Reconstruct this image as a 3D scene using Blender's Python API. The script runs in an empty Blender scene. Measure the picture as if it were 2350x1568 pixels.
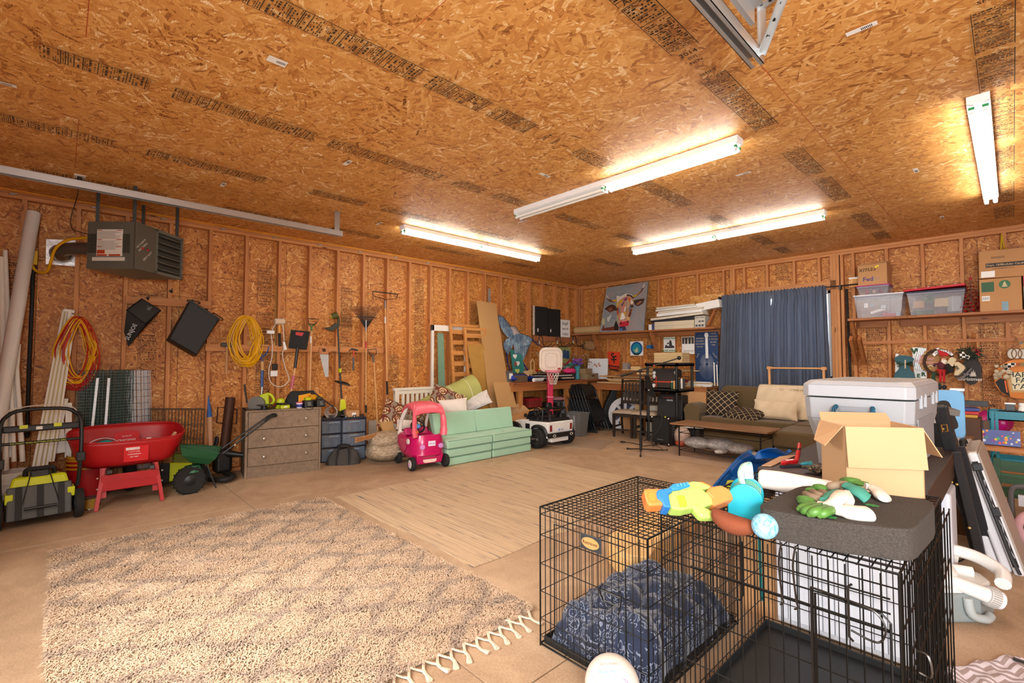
import bpy,math,random
from math import sin,cos,pi,radians as R
from mathutils import Vector as V,Matrix,Euler
random.seed(7);U_=random.uniform;RS_=random.seed
SC=bpy.context.scene
COL=SC.collection
#  camera
FPX=1093.0
cam=bpy.data.cameras.new('camera');camo=bpy.data.objects.new('camera',cam);COL.objects.link(camo)
cam.sensor_fit='HORIZONTAL';cam.sensor_width=36;cam.lens=36*FPX/2350;cam.clip_start=.05
CAMP=V((6.83,-8.68,1.40));YAW=R(46.4);PITCH=math.atan(43/FPX)
camo.location=CAMP;camo.rotation_euler=(pi/2+PITCH,0,YAW)
SC.camera=camo
FW=V((-sin(YAW)*cos(PITCH),cos(YAW)*cos(PITCH),sin(PITCH)));RT=V((cos(YAW),sin(YAW),0));UP=RT.cross(FW)
def at(px,py,x=None,y=None,z=None):
 """point where the sight line through a pixel of the photograph meets a real plane"""
 d=FW+RT*(px-1175)/FPX+UP*(784-py)/FPX
 t=(x-CAMP.x)/d.x if x is not None else(y-CAMP.y)/d.y if y is not None else(z-CAMP.z)/d.z
 return CAMP+d*t
#  world, lights, exposure
CEIL=3.1
w=bpy.data.worlds.new('world');SC.world=w;w.use_nodes=True
bg=w.node_tree.nodes['Background'];bg.inputs[0].default_value=(.80,.90,1,1);bg.inputs[1].default_value=2.6
def area(name,loc,rot,sx,sy,power,color=(1,1,1),portal=False,spread=180):
 l=bpy.data.lights.new(name,'AREA');l.shape='RECTANGLE';l.size=sx;l.size_y=sy;l.energy=power;l.color=color
 l.spread=R(spread)
 if portal:l.cycles.is_portal=True
 o=bpy.data.objects.new(name,l);COL.objects.link(o);o.location=loc;o.rotation_euler=rot
 return o
area('door_daylight',(8.9,-9.62,1.3),(R(90),0,0),4.4,2.5,1,portal=True)
area('doorway_fill',(8.6,-9.5,1.3),(R(86),0,R(12)),4.0,2.4,120,(.97,.98,1))  # added area lamp in the unseen doorway, boosting its daylight
# the photographer's flash, raised beside the camera and aimed up into the room
area('flash',(7.75,-8.95,1.75),(R(115),0,R(30)),.5,.5,64,(1,.97,.92))
# added fill light, unseen, behind the camera to its left
area('fill_light',(4.1,-9.35,2.0),(R(52),0,R(14)),1.8,1.1,60,(1,.97,.93),spread=120)
SC.view_settings.view_transform='Standard';SC.view_settings.look='None';SC.view_settings.gamma=1
SC.view_settings.use_curve_mapping=False
SC.view_settings.exposure=0.66
#  materials
def lin(h):
 if not isinstance(h,str):return(*h,1)
 h=h.lstrip('#');c=[int(h[i:i+2],16)/255 for i in(0,2,4)]
 return(*[x/12.92 if x<.04045 else((x+.055)/1.055)**2.4 for x in c],1)
class NT:
 def __init__(s,name):
  s.m=bpy.data.materials.new(name);s.m.use_nodes=True;s.t=s.m.node_tree
  s.b=s.t.nodes['Principled BSDF']
 def n(s,kind,ins=None,**kw):
  o=s.t.nodes.new(kind)
  for k,v in kw.items():setattr(o,k,v)
  for k,v in(ins or{}).items():
   if hasattr(v,'links')and hasattr(v,'is_output'):s.t.links.new(v,o.inputs[k])
   else:o.inputs[k].default_value=v
  return o
 def ramp(s,fac,stops,interp='LINEAR'):
  o=s.n('ShaderNodeValToRGB',{0:fac});cr=o.color_ramp;cr.interpolation=interp
  while len(cr.elements)<len(stops):cr.elements.new(.5)
  for e,(p,c)in zip(cr.elements,stops):e.position=p;e.color=lin(c)
  return o.outputs[0]
 def mix(s,fac,a,b,mode='MIX'):
  o=s.n('ShaderNodeMix',data_type='RGBA',blend_type=mode)
  for i,v in((0,fac),(6,a),(7,b)):
   if hasattr(v,'is_output'):s.t.links.new(v,o.inputs[i])
   else:o.inputs[i].default_value=v if i==0 else(lin(v)if isinstance(v,str)else v)
  return o.outputs[2]
 def math(s,op,a,b=0.0,c=0.0):
  return s.n('ShaderNodeMath',{0:a,1:b,2:c},operation=op).outputs[0]
 def coord(s,kind='Object',scale=(1,1,1),rnd=0,rot=(0,0,0),loc=(0,0,0)):
  tc=s.n('ShaderNodeTexCoord').outputs[kind]
  if rnd:
   oi=s.n('ShaderNodeObjectInfo').outputs['Random']
   sc=s.math('MULTIPLY',oi,rnd)
   cb=s.n('ShaderNodeCombineXYZ',{0:sc,1:sc,2:0.0}).outputs[0]
   tc=s.n('ShaderNodeVectorMath',{0:tc,1:cb},operation='ADD').outputs[0]
  return s.n('ShaderNodeMapping',{0:tc,1:loc,2:rot,3:scale}).outputs[0]
 def noise(s,vec,scale=5,detail=3,rough=.5,dist=0,out='Fac'):
  return s.n('ShaderNodeTexNoise',{'Vector':vec,'Scale':scale,'Detail':detail,'Roughness':rough,'Distortion':dist}).outputs[out]
 def link(s,o,i):s.t.links.new(o,s.b.inputs[i])
 def bump(s,h,strength=.2,dist=.01):
  s.link(s.n('ShaderNodeBump',{'Height':h,'Strength':strength,'Distance':dist}).outputs[0],'Normal')
MC={}
def M(col,rough=.5,metal=0,var=.08,sc=9,bump=0,bs=60,name=None,alpha=1,trans=0,sheen=0,emit=0,coat=0):
 """plain procedural material: base colour broken up by two noises"""
 key=(col,rough,metal,var,sc,bump,bs,alpha,trans,sheen,emit,coat)
 if key in MC:return MC[key]
 k=NT(name or 'mat_'+str(col).strip('#'));c=lin(col)
 v=k.coord()
 f=k.noise(v,sc,4)
 lo=tuple(x*(1-var)for x in c[:3])+(1,);hi=tuple(min(1,x*(1+var))for x in c[:3])+(1,)
 cc=k.mix(f,lo,hi);k.link(cc,'Base Color')
 k.b.inputs['Roughness'].default_value=rough;k.b.inputs['Metallic'].default_value=metal
 if coat:k.b.inputs['Coat Weight'].default_value=coat
 if sheen:k.b.inputs['Sheen Weight'].default_value=sheen
 if alpha<1:k.b.inputs['Alpha'].default_value=alpha
 if trans:k.b.inputs['Transmission Weight'].default_value=trans;k.b.inputs['IOR'].default_value=1.1
 if emit:k.link(cc,'Emission Color');k.b.inputs['Emission Strength'].default_value=emit
 if bump:k.bump(k.noise(v,bs,3),bump,.004)
 MC[key]=k.m
 return k.m
def osb_mat(name='osb',S=1.0,pal=('5a2f10','9c6024','c8853b','dba052','e3b06a','f3dcae')):
 k=NT(name)
 base=k.coord(rnd=61)
 wob=k.n('ShaderNodeVectorMath',{0:k.noise(base,7,2,out='Color'),1:(-.5,-.5,-.5)},operation='ADD').outputs[0]
 wob=k.n('ShaderNodeVectorMath',{0:wob,'Scale':.05},operation='SCALE').outputs[0]
 base=k.n('ShaderNodeVectorMath',{0:base,1:wob},operation='ADD').outputs[0]
 best_c=best_p=None
 for i,(ang,sx,sy)in enumerate(((8,11,62),(-28,13,70),(72,15,66),(-70,13,62),(34,17,84))):
  mp=k.n('ShaderNodeMapping',{0:base,2:(0,0,R(ang))}).outputs[0]
  mp=k.n('ShaderNodeMapping',{0:mp,1:(i*3.7,i*1.9,0),3:(sx*S,sy*S,1)}).outputs[0]
  vo=k.n('ShaderNodeTexVoronoi',{'Vector':mp,'Scale':1.0,'Randomness':1.0},voronoi_dimensions='2D').outputs['Color']
  sp=k.n('ShaderNodeSeparateColor',{0:vo}).outputs
  if best_c is None:best_c,best_p=sp[1],sp[0]
  else:
   g=k.math('GREATER_THAN',sp[0],best_p)
   best_c=k.n('ShaderNodeMix',{0:g,2:best_c,3:sp[1]}).outputs[0]
   best_p=k.math('MAXIMUM',sp[0],best_p)
 fine=k.noise(k.n('ShaderNodeMapping',{0:base,2:(0,0,.4),3:(30,190,1)}).outputs[0],1,2)
 big=k.noise(base,1.4,2)
 f=k.math('ADD',best_c,k.math('MULTIPLY',k.math('SUBTRACT',fine,.5),.8))
 f=k.math('ADD',f,k.math('MULTIPLY',k.math('SUBTRACT',big,.5),.35))
 f=k.math('ADD',k.math('MULTIPLY',f,.86),.10)
 c=k.ramp(f,[(.0,pal[0]),(.06,pal[1]),(.26,pal[2]),(.58,pal[3]),(.9,pal[4]),(1,pal[5])])
 k.link(c,'Base Color');k.b.inputs['Roughness'].default_value=.55
 k.bump(best_p,.35,.004)
 return k.m
def wood_mat(name,a,b,axis=1,sc=1.0,rough=.6,knots=True,c3=None,bump=.1):
 k=NT(name);s=[22*sc]*3;s[axis]=1.3*sc
 v=k.coord(scale=tuple(s),rnd=23)
 g=k.noise(v,1,4,.6,.8)
 s2=[90*sc]*3;s2[axis]=5*sc
 g2=k.noise(k.coord(scale=tuple(s2),rnd=23),1,2)
 f=k.math('ADD',k.math('MULTIPLY',g,.75),k.math('MULTIPLY',g2,.25))
 c=k.ramp(f,[(.3,a),(.7,b)])
 oi=k.n('ShaderNodeObjectInfo').outputs['Random']
 c=k.mix(k.math('MULTIPLY',oi,.35),c,c3 or a)
 if knots:
  s3=[14]*3;s3[axis]=5
  kn=k.n('ShaderNodeTexVoronoi',{'Vector':k.coord(scale=tuple(s3),rnd=31),'Scale':.55}).outputs['Distance']
  kf=k.ramp(kn,[(.07,'000000'),(.15,'ffffff')])
  c=k.mix(kf,tuple(x*.45 for x in lin(a)[:3])+(1,),c)
 k.link(c,'Base Color');k.b.inputs['Roughness'].default_value=rough
 k.bump(f,bump,.003)
 return k.m
#  mesh builder
class MB:
 def __init__(s):s.v=[];s.f=[];s.T=Matrix();s.mi=[];s.cm=0
 def add(s,vs,fs):
  n=len(s.v);s.v+=[tuple(s.T@V(p))for p in vs];s.f+=[tuple(i+n for i in f)for f in fs];s.mi+=[s.cm]*len(fs)
  return s
 def at(s,loc=(0,0,0),rot=(0,0,0),sc=(1,1,1)):
  s.T=Matrix.LocRotScale(V(loc),Euler(rot),V(sc));return s
 def box(s,c,d):
  x,y,z=c;a,b,h=d[0]/2,d[1]/2,d[2]/2
  return s.add([(x+i*a,y+j*b,z+k*h)for i in(-1,1)for j in(-1,1)for k in(-1,1)],[(0,1,3,2),(4,6,7,5),(0,4,5,1),(2,3,7,6),(0,2,6,4),(1,5,7,3)])
 def bb(s,p,q):
  return s.box([(a+b)/2 for a,b in zip(p,q)],[abs(b-a)for a,b in zip(p,q)])
 def hexa(s,bot,top):
  """bot, top: four points each, same winding"""
  return s.add(list(bot)+list(top),[(3,2,1,0),(4,5,6,7),(0,1,5,4),(1,2,6,5),(2,3,7,6),(3,0,4,7)])
 def beam(s,p,q,wd,th,up=(0,0,1)):
  p,q=V(p),V(q);d=(q-p).normalized();a=d.cross(V(up))
  if a.length<1e-4:a=d.cross(V((0,1,0)))
  a.normalize();b=a.cross(d).normalized();a=a*wd/2;b=b*th/2
  return s.hexa([p-a-b,p+a-b,p+a+b,p-a+b][::-1],[q-a-b,q+a-b,q+a+b,q-a+b][::-1])
 def ring(s,pts,closed,loop_n,cap):
  pass
 def tube(s,pts,r,n=8,closed=False,cap=True,flat=1.0):
  pts=[V(p)for p in pts];N=len(pts);rs=r if isinstance(r,(list,tuple))else[r]*N
  vs=[];prev=None
  for i,p in enumerate(pts):
   if closed:t=pts[(i+1)%N]-pts[i-1]
   else:t=pts[min(i+1,N-1)]-pts[max(i-1,0)]
   t.normalize()
   if prev is None:
    a=t.cross(V((0,0,1)));
    if a.length<.05:a=t.cross(V((0,1,0)))
   else:a=prev-t*prev.dot(t)
   if a.length<1e-6:a=t.orthogonal()
   a.normalize();prev=a;b=t.cross(a)
   for k in range(n):
    an=2*pi*k/n;vs.append(p+a*cos(an)*rs[i]+b*sin(an)*rs[i]*flat)
  fs=[]
  for i in range(N if closed else N-1):
   j=(i+1)%N
   for k in range(n):fs.append((i*n+k,i*n+(k+1)%n,j*n+(k+1)%n,j*n+k))
  if not closed and cap:fs+=[tuple(range(n))[::-1],tuple((N-1)*n+k for k in range(n))]
  return s.add(vs,fs)
 def cyl(s,p,q,r,r2=None,n=16,cap=True):return s.tube([p,q],[r,r if r2 is None else r2],n,cap=cap)
 def prism(s,poly,z0,z1):
  n=len(poly)
  return s.add([(x,y,z0)for x,y in poly]+[(x,y,z1)for x,y in poly],[tuple(range(n))[::-1],tuple(range(n,2*n))]+[(i,(i+1)%n,n+(i+1)%n,n+i)for i in range(n)])
 def lathe(s,prof,n=24,cap=True):
  vs=[(r*cos(2*pi*k/n),r*sin(2*pi*k/n),z)for r,z in prof for k in range(n)]
  fs=[(i*n+k,i*n+(k+1)%n,(i+1)*n+(k+1)%n,(i+1)*n+k)for i in range(len(prof)-1)for k in range(n)]
  if cap:fs+=[tuple(range(n))[::-1],tuple((len(prof)-1)*n+k for k in range(n))]
  return s.add(vs,fs)
 def sph(s,c,r,n=16,m=10):
  r=r if isinstance(r,(list,tuple))else(r,r,r)
  vs=[(c[0],c[1],c[2]-r[2])]
  for i in range(1,m):
   t=pi*i/m
   vs+=[(c[0]+r[0]*sin(t)*cos(2*pi*k/n),c[1]+r[1]*sin(t)*sin(2*pi*k/n),c[2]-r[2]*cos(t))for k in range(n)]
  vs.append((c[0],c[1],c[2]+r[2]))
  fs=[(0,1+(k+1)%n,1+k)for k in range(n)]
  for i in range(m-2):
   a=1+i*n;fs+=[(a+k,a+(k+1)%n,a+n+(k+1)%n,a+n+k)for k in range(n)]
  a=1+(m-2)*n;L=len(vs)-1;fs+=[(a+k,a+(k+1)%n,L)for k in range(n)]
  return s.add(vs,fs)
 def surf(s,fn,nu,nv,closed_u=False):
  vs=[fn(i/nu,j/nv)for j in range(nv+1)for i in range(nu+(0 if closed_u else 1))]
  W=nu if closed_u else nu+1
  return s.add(vs,[(j*W+i,j*W+(i+1)%W,(j+1)*W+(i+1)%W,(j+1)*W+i)for j in range(nv)for i in range(nu)])
 def plate(s,fn,nu,nv,th):
  """surface with thickness along +z of fn's local frame"""
  W=nu+1;top=[V(fn(i/nu,j/nv))for j in range(nv+1)for i in range(W)]
  n=len(top);vs=top+[p-V((0,0,th))for p in top]
  q=[(j*W+i,j*W+i+1,(j+1)*W+i+1,(j+1)*W+i)for j in range(nv)for i in range(nu)]
  fs=q+[tuple(a+n for a in f[::-1])for f in q]
  bd=[i for i in range(W)]+[j*W+nu for j in range(1,nv+1)]+[nv*W+i for i in range(nu-1,-1,-1)]+[j*W for j in range(nv-1,0,-1)]
  for a,b in zip(bd,bd[1:]+bd[:1]):fs.append((b,a,a+n,b+n))
  return s.add(vs,fs)
 def grid_wires(s,w,h,nx,ny,r=.0018,z=0):
  for i in range(nx+1):s.cyl((w*i/nx,0,z),(w*i/nx,h,z),r,n=4)
  for j in range(ny+1):s.cyl((0,h*j/ny,z),(w,h*j/ny,z),r,n=4)
  return s
# frames: local x right, y up, z out of the wall
FR={'A':Matrix(((0,0,1),(1,0,0),(0,1,0))),'B':Matrix(((1,0,0),(0,0,-1),(0,1,0))),'C':Matrix(((1,0,0),(0,-1,0),(0,0,-1)))}
def frot(frame,roll=0,tilt=0,turn=0):
 return(FR[frame]@Matrix.Rotation(R(turn),3,'Y')@Matrix.Rotation(R(tilt),3,'X')@Matrix.Rotation(R(roll),3,'Z')).to_euler()
def rrect(w,h,r,n=4,cx=0,cy=0):
 out=[]
 for(sx,sy,a0)in((1,1,0),(-1,1,90),(-1,-1,180),(1,-1,270)):
  for k in range(n+1):
   a=R(a0+90*k/n);out.append((cx+sx*(w/2-r)+r*cos(a),cy+sy*(h/2-r)+r*sin(a)))
 return out
def circ(r,n=24,cx=0,cy=0,ry=None):
 return[(cx+r*cos(2*pi*k/n),cy+(ry or r)*sin(2*pi*k/n))for k in range(n)]
def bez(pts,k=6,closed=False):
 """Catmull-Rom through points"""
 P=[V(p)for p in pts];N=len(P);out=[]
 for i in range(N if closed else N-1):
  a,b,c,d=(P[(i-1)%N],P[i],P[(i+1)%N],P[(i+2)%N])if closed else(P[max(i-1,0)],P[i],P[i+1],P[min(i+2,N-1)])
  for j in range(k):
   t=j/k;out.append(.5*((2*b)+(c-a)*t+(2*a-5*b+4*c-d)*t*t+(3*b-a-3*c+d)*t**3))
 if not closed:out.append(P[-1])
 return out
def tagp(o,label=None,cat=None,group=None,kind=None):
 for k,v in(('label',label),('category',cat),('group',group),('kind',kind)):
  if v:o[k]=v
 return o
def O(name,mb,mat,parent=None,label=None,cat=None,group=None,kind=None,loc=None,rot=None,smooth=False,bevel=0,sub=0,seg=2,solid=0):
 me=bpy.data.meshes.new(name);me.from_pydata(mb.v,[],mb.f)
 for m in(mat if isinstance(mat,(list,tuple))else[mat]):me.materials.append(m)
 if any(mb.mi):me.polygons.foreach_set('material_index',mb.mi)
 if smooth:me.polygons.foreach_set('use_smooth',[True]*len(me.polygons))
 me.update()
 if smooth and not sub and not bevel:me.set_sharp_from_angle(angle=R(40))
 o=bpy.data.objects.new(name,me);COL.objects.link(o)
 if parent:o.parent=parent
 if loc is not None:o.location=loc
 if rot is not None:o.rotation_euler=rot
 if solid:
  md=o.modifiers.new('s','SOLIDIFY');md.thickness=solid;md.offset=0
 if bevel:
  md=o.modifiers.new('b','BEVEL');md.width=bevel;md.segments=seg;md.limit_method='ANGLE';md.angle_limit=R(35);md.harden_normals=False
 if sub:
  md=o.modifiers.new('u','SUBSURF');md.levels=md.render_levels=sub
 return tagp(o,label,cat,group,kind)
def T(name,label,cat,loc=(0,0,0),rz=0,group=None,rot=None,kind=None):
 o=bpy.data.objects.new(name,None);COL.objects.link(o);o.empty_display_size=.05
 o.location=loc;o.rotation_euler=rot if rot is not None else(0,0,R(rz))
 return tagp(o,label,cat,group,kind)
def text(name,s,size,mat,parent,loc=(0,0,0),rot=(0,0,0),ext=.0004,align='CENTER',sx=1,label=None,shear=0,bold=0,sp=1):
 cu=bpy.data.curves.new(name,'FONT');cu.body=s;cu.size=size;cu.extrude=ext;cu.align_x=align;cu.align_y='CENTER'
 cu.resolution_u=2;cu.shear=shear;cu.offset=bold;cu.space_line=sp
 tmp=bpy.data.objects.new('tmp',cu);me=bpy.data.meshes.new_from_object(tmp);bpy.data.objects.remove(tmp);bpy.data.curves.remove(cu)
 me.materials.clear();me.materials.append(mat)
 o=bpy.data.objects.new(name,me);COL.objects.link(o);o.parent=parent;o.location=loc;o.rotation_euler=rot;o.scale=(sx,1,1)
 if label:o['label']=label
 return o
def copy_tree(o,parent=None):
 c=o.copy();COL.objects.link(c);c.parent=parent
 for ch in o.children:copy_tree(ch,c)
 return c
def dup(o,loc,rot=None,label=None,group=None):
 c=copy_tree(o);c.location=loc
 if rot is not None:c.rotation_euler=rot
 if label:c['label']=label
 if group:c['group']=group
 return c
def W(t):
 """mesh builder that takes world coordinates and stores them in the frame of thing t"""
 b=MB();b.T=t.matrix_basis.inverted();return b
def A(px,py,off=0.0):return at(px,py,x=off)
def B(px,py,off=0.0):return at(px,py,y=-off)
def G(px,py,z=0.0):return at(px,py,z=z)
BLK=M('17181a',.45);BLKM=M('141414',.7);STEEL=M('8d9093',.3,.9);CHR=M('d8dadc',.15,1,.02);WHT=M('eeeeec',.45,var=.03);RUB=M('1b1a19',.85,var=.2,sc=30,bump=.3)
PVC=M('e6e4de',.35,var=.04);REDP=M('b01219',.45,var=.05);KRAFT=M('b98a5c',.85,var=.07,sc=4);TAN=M('d2a068',.7)
# ====== the room shell
OSBW=osb_mat('osb_wall',1.05,('4a220a','84481c','b26c2e','c5803a','d89a50','ecc487'))
OSBC=osb_mat('osb_ceiling',.8,('5f3413','a0622a','c98a45','d69a52','e2ad66','f7e0b6'))
STUD=wood_mat('fir_stud','b06c35','d99a60',1)
STUDX=wood_mat('fir_plate','b06c35','d99a60',0)
INK=M('1c1712',.8,var=.2)
GALV=M('b9bcbd',.35,.85,.12,14)
# concrete
k=NT('concrete');v=k.coord('Object')
n1=k.noise(v,.55,5,.62);n2=k.noise(v,3.1,5,.6,1.2);n3=k.noise(v,90,2)
c=k.ramp(k.math('ADD',k.math('MULTIPLY',n1,.6),k.math('MULTIPLY',n2,.4)),[(.28,'8a7054'),(.46,'a6886a'),(.6,'bb9e7e'),(.75,'caad8b')])
c=k.mix(.12,c,k.ramp(n3,[(.35,'5c4636'),(.65,'d9c3a8')]))
k.link(c,'Base Color');k.b.inputs['Roughness'].default_value=.72;k.bump(n3,.06,.002)
CONC=k.m
X1,Y0=12.0,-9.6
floor=T('floor',None,None,kind='structure')
b=MB();b.bb((-.2,Y0-4,-.2),(X1+.2,.2,-.012));O('slab_bed',b,M('4a3c30',.9),floor)
xs=[-.1,at(300,1211,z=0).x,5.35,8.9,X1+.1];ys=[Y0,at(505,1108,z=0).y,at(1690,1075,z=0).y,.1]
print('joints',xs,ys)
for i in range(4):
 for j in range(3):
  b=MB();b.bb((xs[i]+.004,ys[j]+.004,-.12),(xs[i+1]-.004,ys[j+1]-.004,0));O('slab',b,CONC,floor,bevel=.002)
b=MB();b.bb((-3,Y0-14,-.1),(X1+3,Y0,-.012));O('floor_driveway',b,CONC,kind='structure')
# ---- ceiling of OSB sheets
ceil=T('ceiling',None,None,kind='structure')
b=MB();b.bb((-.2,Y0-.2,CEIL+.03),(X1+.2,.2,CEIL+.12));O('ceiling_deck',b,M('3a2414',.9),ceil)
PW=1.183;xe=[-.1-(1.183-(1.137+.1-0))];xe=[4.695+PW*i for i in range(-4,8)]
xe=[x for x in xe if x<X1+PW]
SEAM=wood_mat('chalk_seam','a8481c','d0683a',1)
for i in range(len(xe)-1):
 a0,a1=max(xe[i],-.09),min(xe[i+1],X1)
 if a1<=a0:continue
 off=-7.40 if i%2==0 else-6.2
 ee=[off+2.42*j for j in range(-2,5)]
 for j in range(len(ee)-1):
  y0,y1=max(ee[j],Y0),min(ee[j+1],.09)
  if y1-y0<.05:continue
  b=MB();g=.0022;b.bb((-(a1-a0)/2+g,-(y1-y0)/2+g,-.014),((a1-a0)/2-g,(y1-y0)/2-g,0))
  O('osb_panel',b,OSBC,ceil,loc=((a0+a1)/2,(y0+y1)/2,CEIL),rot=frot('C'))
b=MB()
for x in xe[1:-1]:
 if 0<x<X1:b.bb((x-.0035,Y0,CEIL+.001),(x+.0035,0,CEIL+.02))
for i in range(len(xe)-1):
 a0,a1=max(xe[i],-.09),min(xe[i+1],X1);off=-7.40 if i%2==0 else-6.2
 for j in range(-2,5):
  y=off+2.42*j
  if Y0<y<0 and a1>a0:b.bb((a0,y-.0035,CEIL+.001),(a1,y+.0035,CEIL+.02))
O('chalked_seam',b,SEAM,ceil)
def wall_frame(name,frame,length,origin,studs,sheets,H=CEIL,skip=None):
 """framed wall: OSB sheathing at depth -.09, studs in front of it, plates top and bottom"""
 wl=T(name,None,None,origin,kind='structure',rot=frot(frame))
 if sheets:
  b=MB();b.bb((sheets[0],-.1,-.20),(sheets[-1],H+.05,-.105));O('sheathing_back',b,M('3a2414',.9),wl)
 return wl
def panel(wl,x0,y0,x1,y1,mat=None):
 b=MB();b.bb((-(x1-x0)/2+.002,-(y1-y0)/2+.002,-.011),((x1-x0)/2-.002,(y1-y0)/2-.002,0))
 return O('osb_panel',b,mat or OSBW,wl,loc=((x0+x1)/2,(y0+y1)/2,-.09))
def stud(wl,x,y0=.04,y1=CEIL-.08,wd=.038,name='stud',d=.09):
 b=MB();b.bb((-wd/2,-(y1-y0)/2,-d),(wd/2,(y1-y0)/2,0));return O(name,b,STUD,wl,loc=(x,(y0+y1)/2,0))
def plate(wl,x0,x1,y,h=.038,name='plate',z=0,d=.09):
 b=MB();b.bb((-(x1-x0)/2,-h/2,-d),((x1-x0)/2,h/2,0));return O(name,b,STUDX,wl,loc=((x0+x1)/2,y,z))
# wall A (left in the picture), plane x=0, local x = world y
WA=wall_frame('wall_left','A',9.6,(0,0,0),None,(Y0,.1))
e=[Y0]+[-8.86+1.22*i for i in range(8)]+[.09]
for p,q in zip(e,e[1:]):
 if q>p:panel(WA,p,.0,q,2.44);panel(WA,p,2.44,q,CEIL)
sy=[-8.68+6.83*(.196+.0595*i)for i in range(-5,18)]
for y in sy:
 if y<-.06:stud(WA,y)
stud(WA,-.02);stud(WA,-.10)
for y,h in((.02,.038),(CEIL-.019,.038),(CEIL-.060,.038)):plate(WA,Y0,0,y)
# foam strip along the top plate and the truss clips
b=MB();pts=[(Y0+i*.09,CEIL-.004-.006*random.random(),.008+.006*random.random())for i in range(int(9.55/.09))]
b.tube(pts,.011,6);O('foam_bead',b,M('e09a2e',.35,var=.25,sc=40),WA,smooth=1,label='amber expanding foam bead')
for i in range(15):
 b=MB();b.hexa([(-.03,-.012,0),(.03,-.004,0),(.03,.012,0),(-.03,.006,0)],[(-.02,-.006,.02),(.03,0,.02),(.03,.008,.02),(-.02,.004,.02)])
 O('metal_clip',b,GALV,WA,loc=(-9.05+i*.61,CEIL-.045,.002))
# wall B (right in the picture), plane y=0, local x = world x
WB=wall_frame('wall_back','B',X1,(0,0,0),None,None,skip=1)
WX0,WX1,WZ0,WZ1=3.50,4.90,1.10,2.50
e=[-.09]+[.45+1.22*i for i in range(10)]
for p,q in zip(e,e[1:]):
 q=min(q,X1)
 if q<=p:continue
 panel(WB,p,2.44,q,CEIL)
 if p<WX1 and q>WX0:
  if p<WX0:panel(WB,p,0,WX0,2.44)
  if q>WX1:panel(WB,WX1,0,q,2.44)
  panel(WB,max(p,WX0),0,min(q,WX1),WZ0)
 else:panel(WB,p,0,q,2.44)
b=MB();b.bb((-.1,-.1,-.20),(WX0-.02,CEIL+.05,-.105));b.bb((WX1+.02,-.1,-.20),(X1,CEIL+.05,-.105))
b.bb((WX0-.03,-.1,-.2),(WX1+.03,WZ0-.02,-.105));b.bb((WX0-.03,WZ1+.02,-.2),(WX1+.03,CEIL+.05,-.105));O('sheathing_back',b,M('3a2414',.9),WB)
for x in(.03,.33,.74,1.15,1.55,1.97,2.293,2.776,3.26,5.203,5.609,6.005,6.40,6.80,7.2,7.6,8.0,8.4,8.8,9.2,9.6,10,10.4,10.8,11.2,11.6):stud(WB,x)
for x in(3.40,3.44,4.925,4.965,5.005,5.06):stud(WB,x)
for x in(3.62,3.993,4.402,4.759):stud(WB,x,WZ1+.14)
plate(WB,3.42,4.98,WZ1+.07,.14,'header');plate(WB,3.46,4.87,WZ0-.02,name='sill_plate')
for y in(.02,CEIL-.019,CEIL-.060):plate(WB,0,X1,y)
# far right and rear walls (out of view), with an unseen garage doorway opened to let daylight in
WC=T('wall_right',None,None,kind='structure')
b=MB();b.bb((X1,Y0,0),(X1+.15,.1,CEIL));O('osb_panel',b,OSBW,WC)
WD=T('wall_front',None,None,kind='structure')
DX0,DX1,DZ=6.7,11.1,2.55
for p,q in(((-.1,Y0-.15,0),(DX0,Y0,CEIL)),((DX1,Y0-.15,0),(X1+.1,Y0,CEIL)),((DX0,Y0-.15,DZ),(DX1,Y0,CEIL))):
 b=MB();b.bb(p,q);O('osb_panel',b,OSBW,WD)
b=MB()
for i in range(5):b.bb((1.55,Y0,.02+i*.5),(6.0,Y0+.05,.51+i*.5))
O('door_1',b,M('e8e4dc',.5),kind='structure')
# ---- window behind the curtains
win=T('window_1',None,None,(0,.10,0),kind='structure')
b=MB()
for p,q in(((WX0,-.03,WZ0),(WX0+.05,.03,WZ1)),((WX1-.05,-.03,WZ0),(WX1,.03,WZ1)),((WX0,-.03,WZ0),(WX1,.03,WZ0+.05)),((WX0,-.03,WZ1-.05),(WX1,.03,WZ1)),((4.15,-.02,WZ0),(4.2,.02,WZ1))):b.bb(p,q)
O('window_frame',b,M('eceae4',.4),win,bevel=.004)
b=MB();b.bb((WX0,-.003,WZ0),(WX1,.003,WZ1));O('pane',b,M('f4faff',.02,trans=1,var=0),win)
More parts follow.
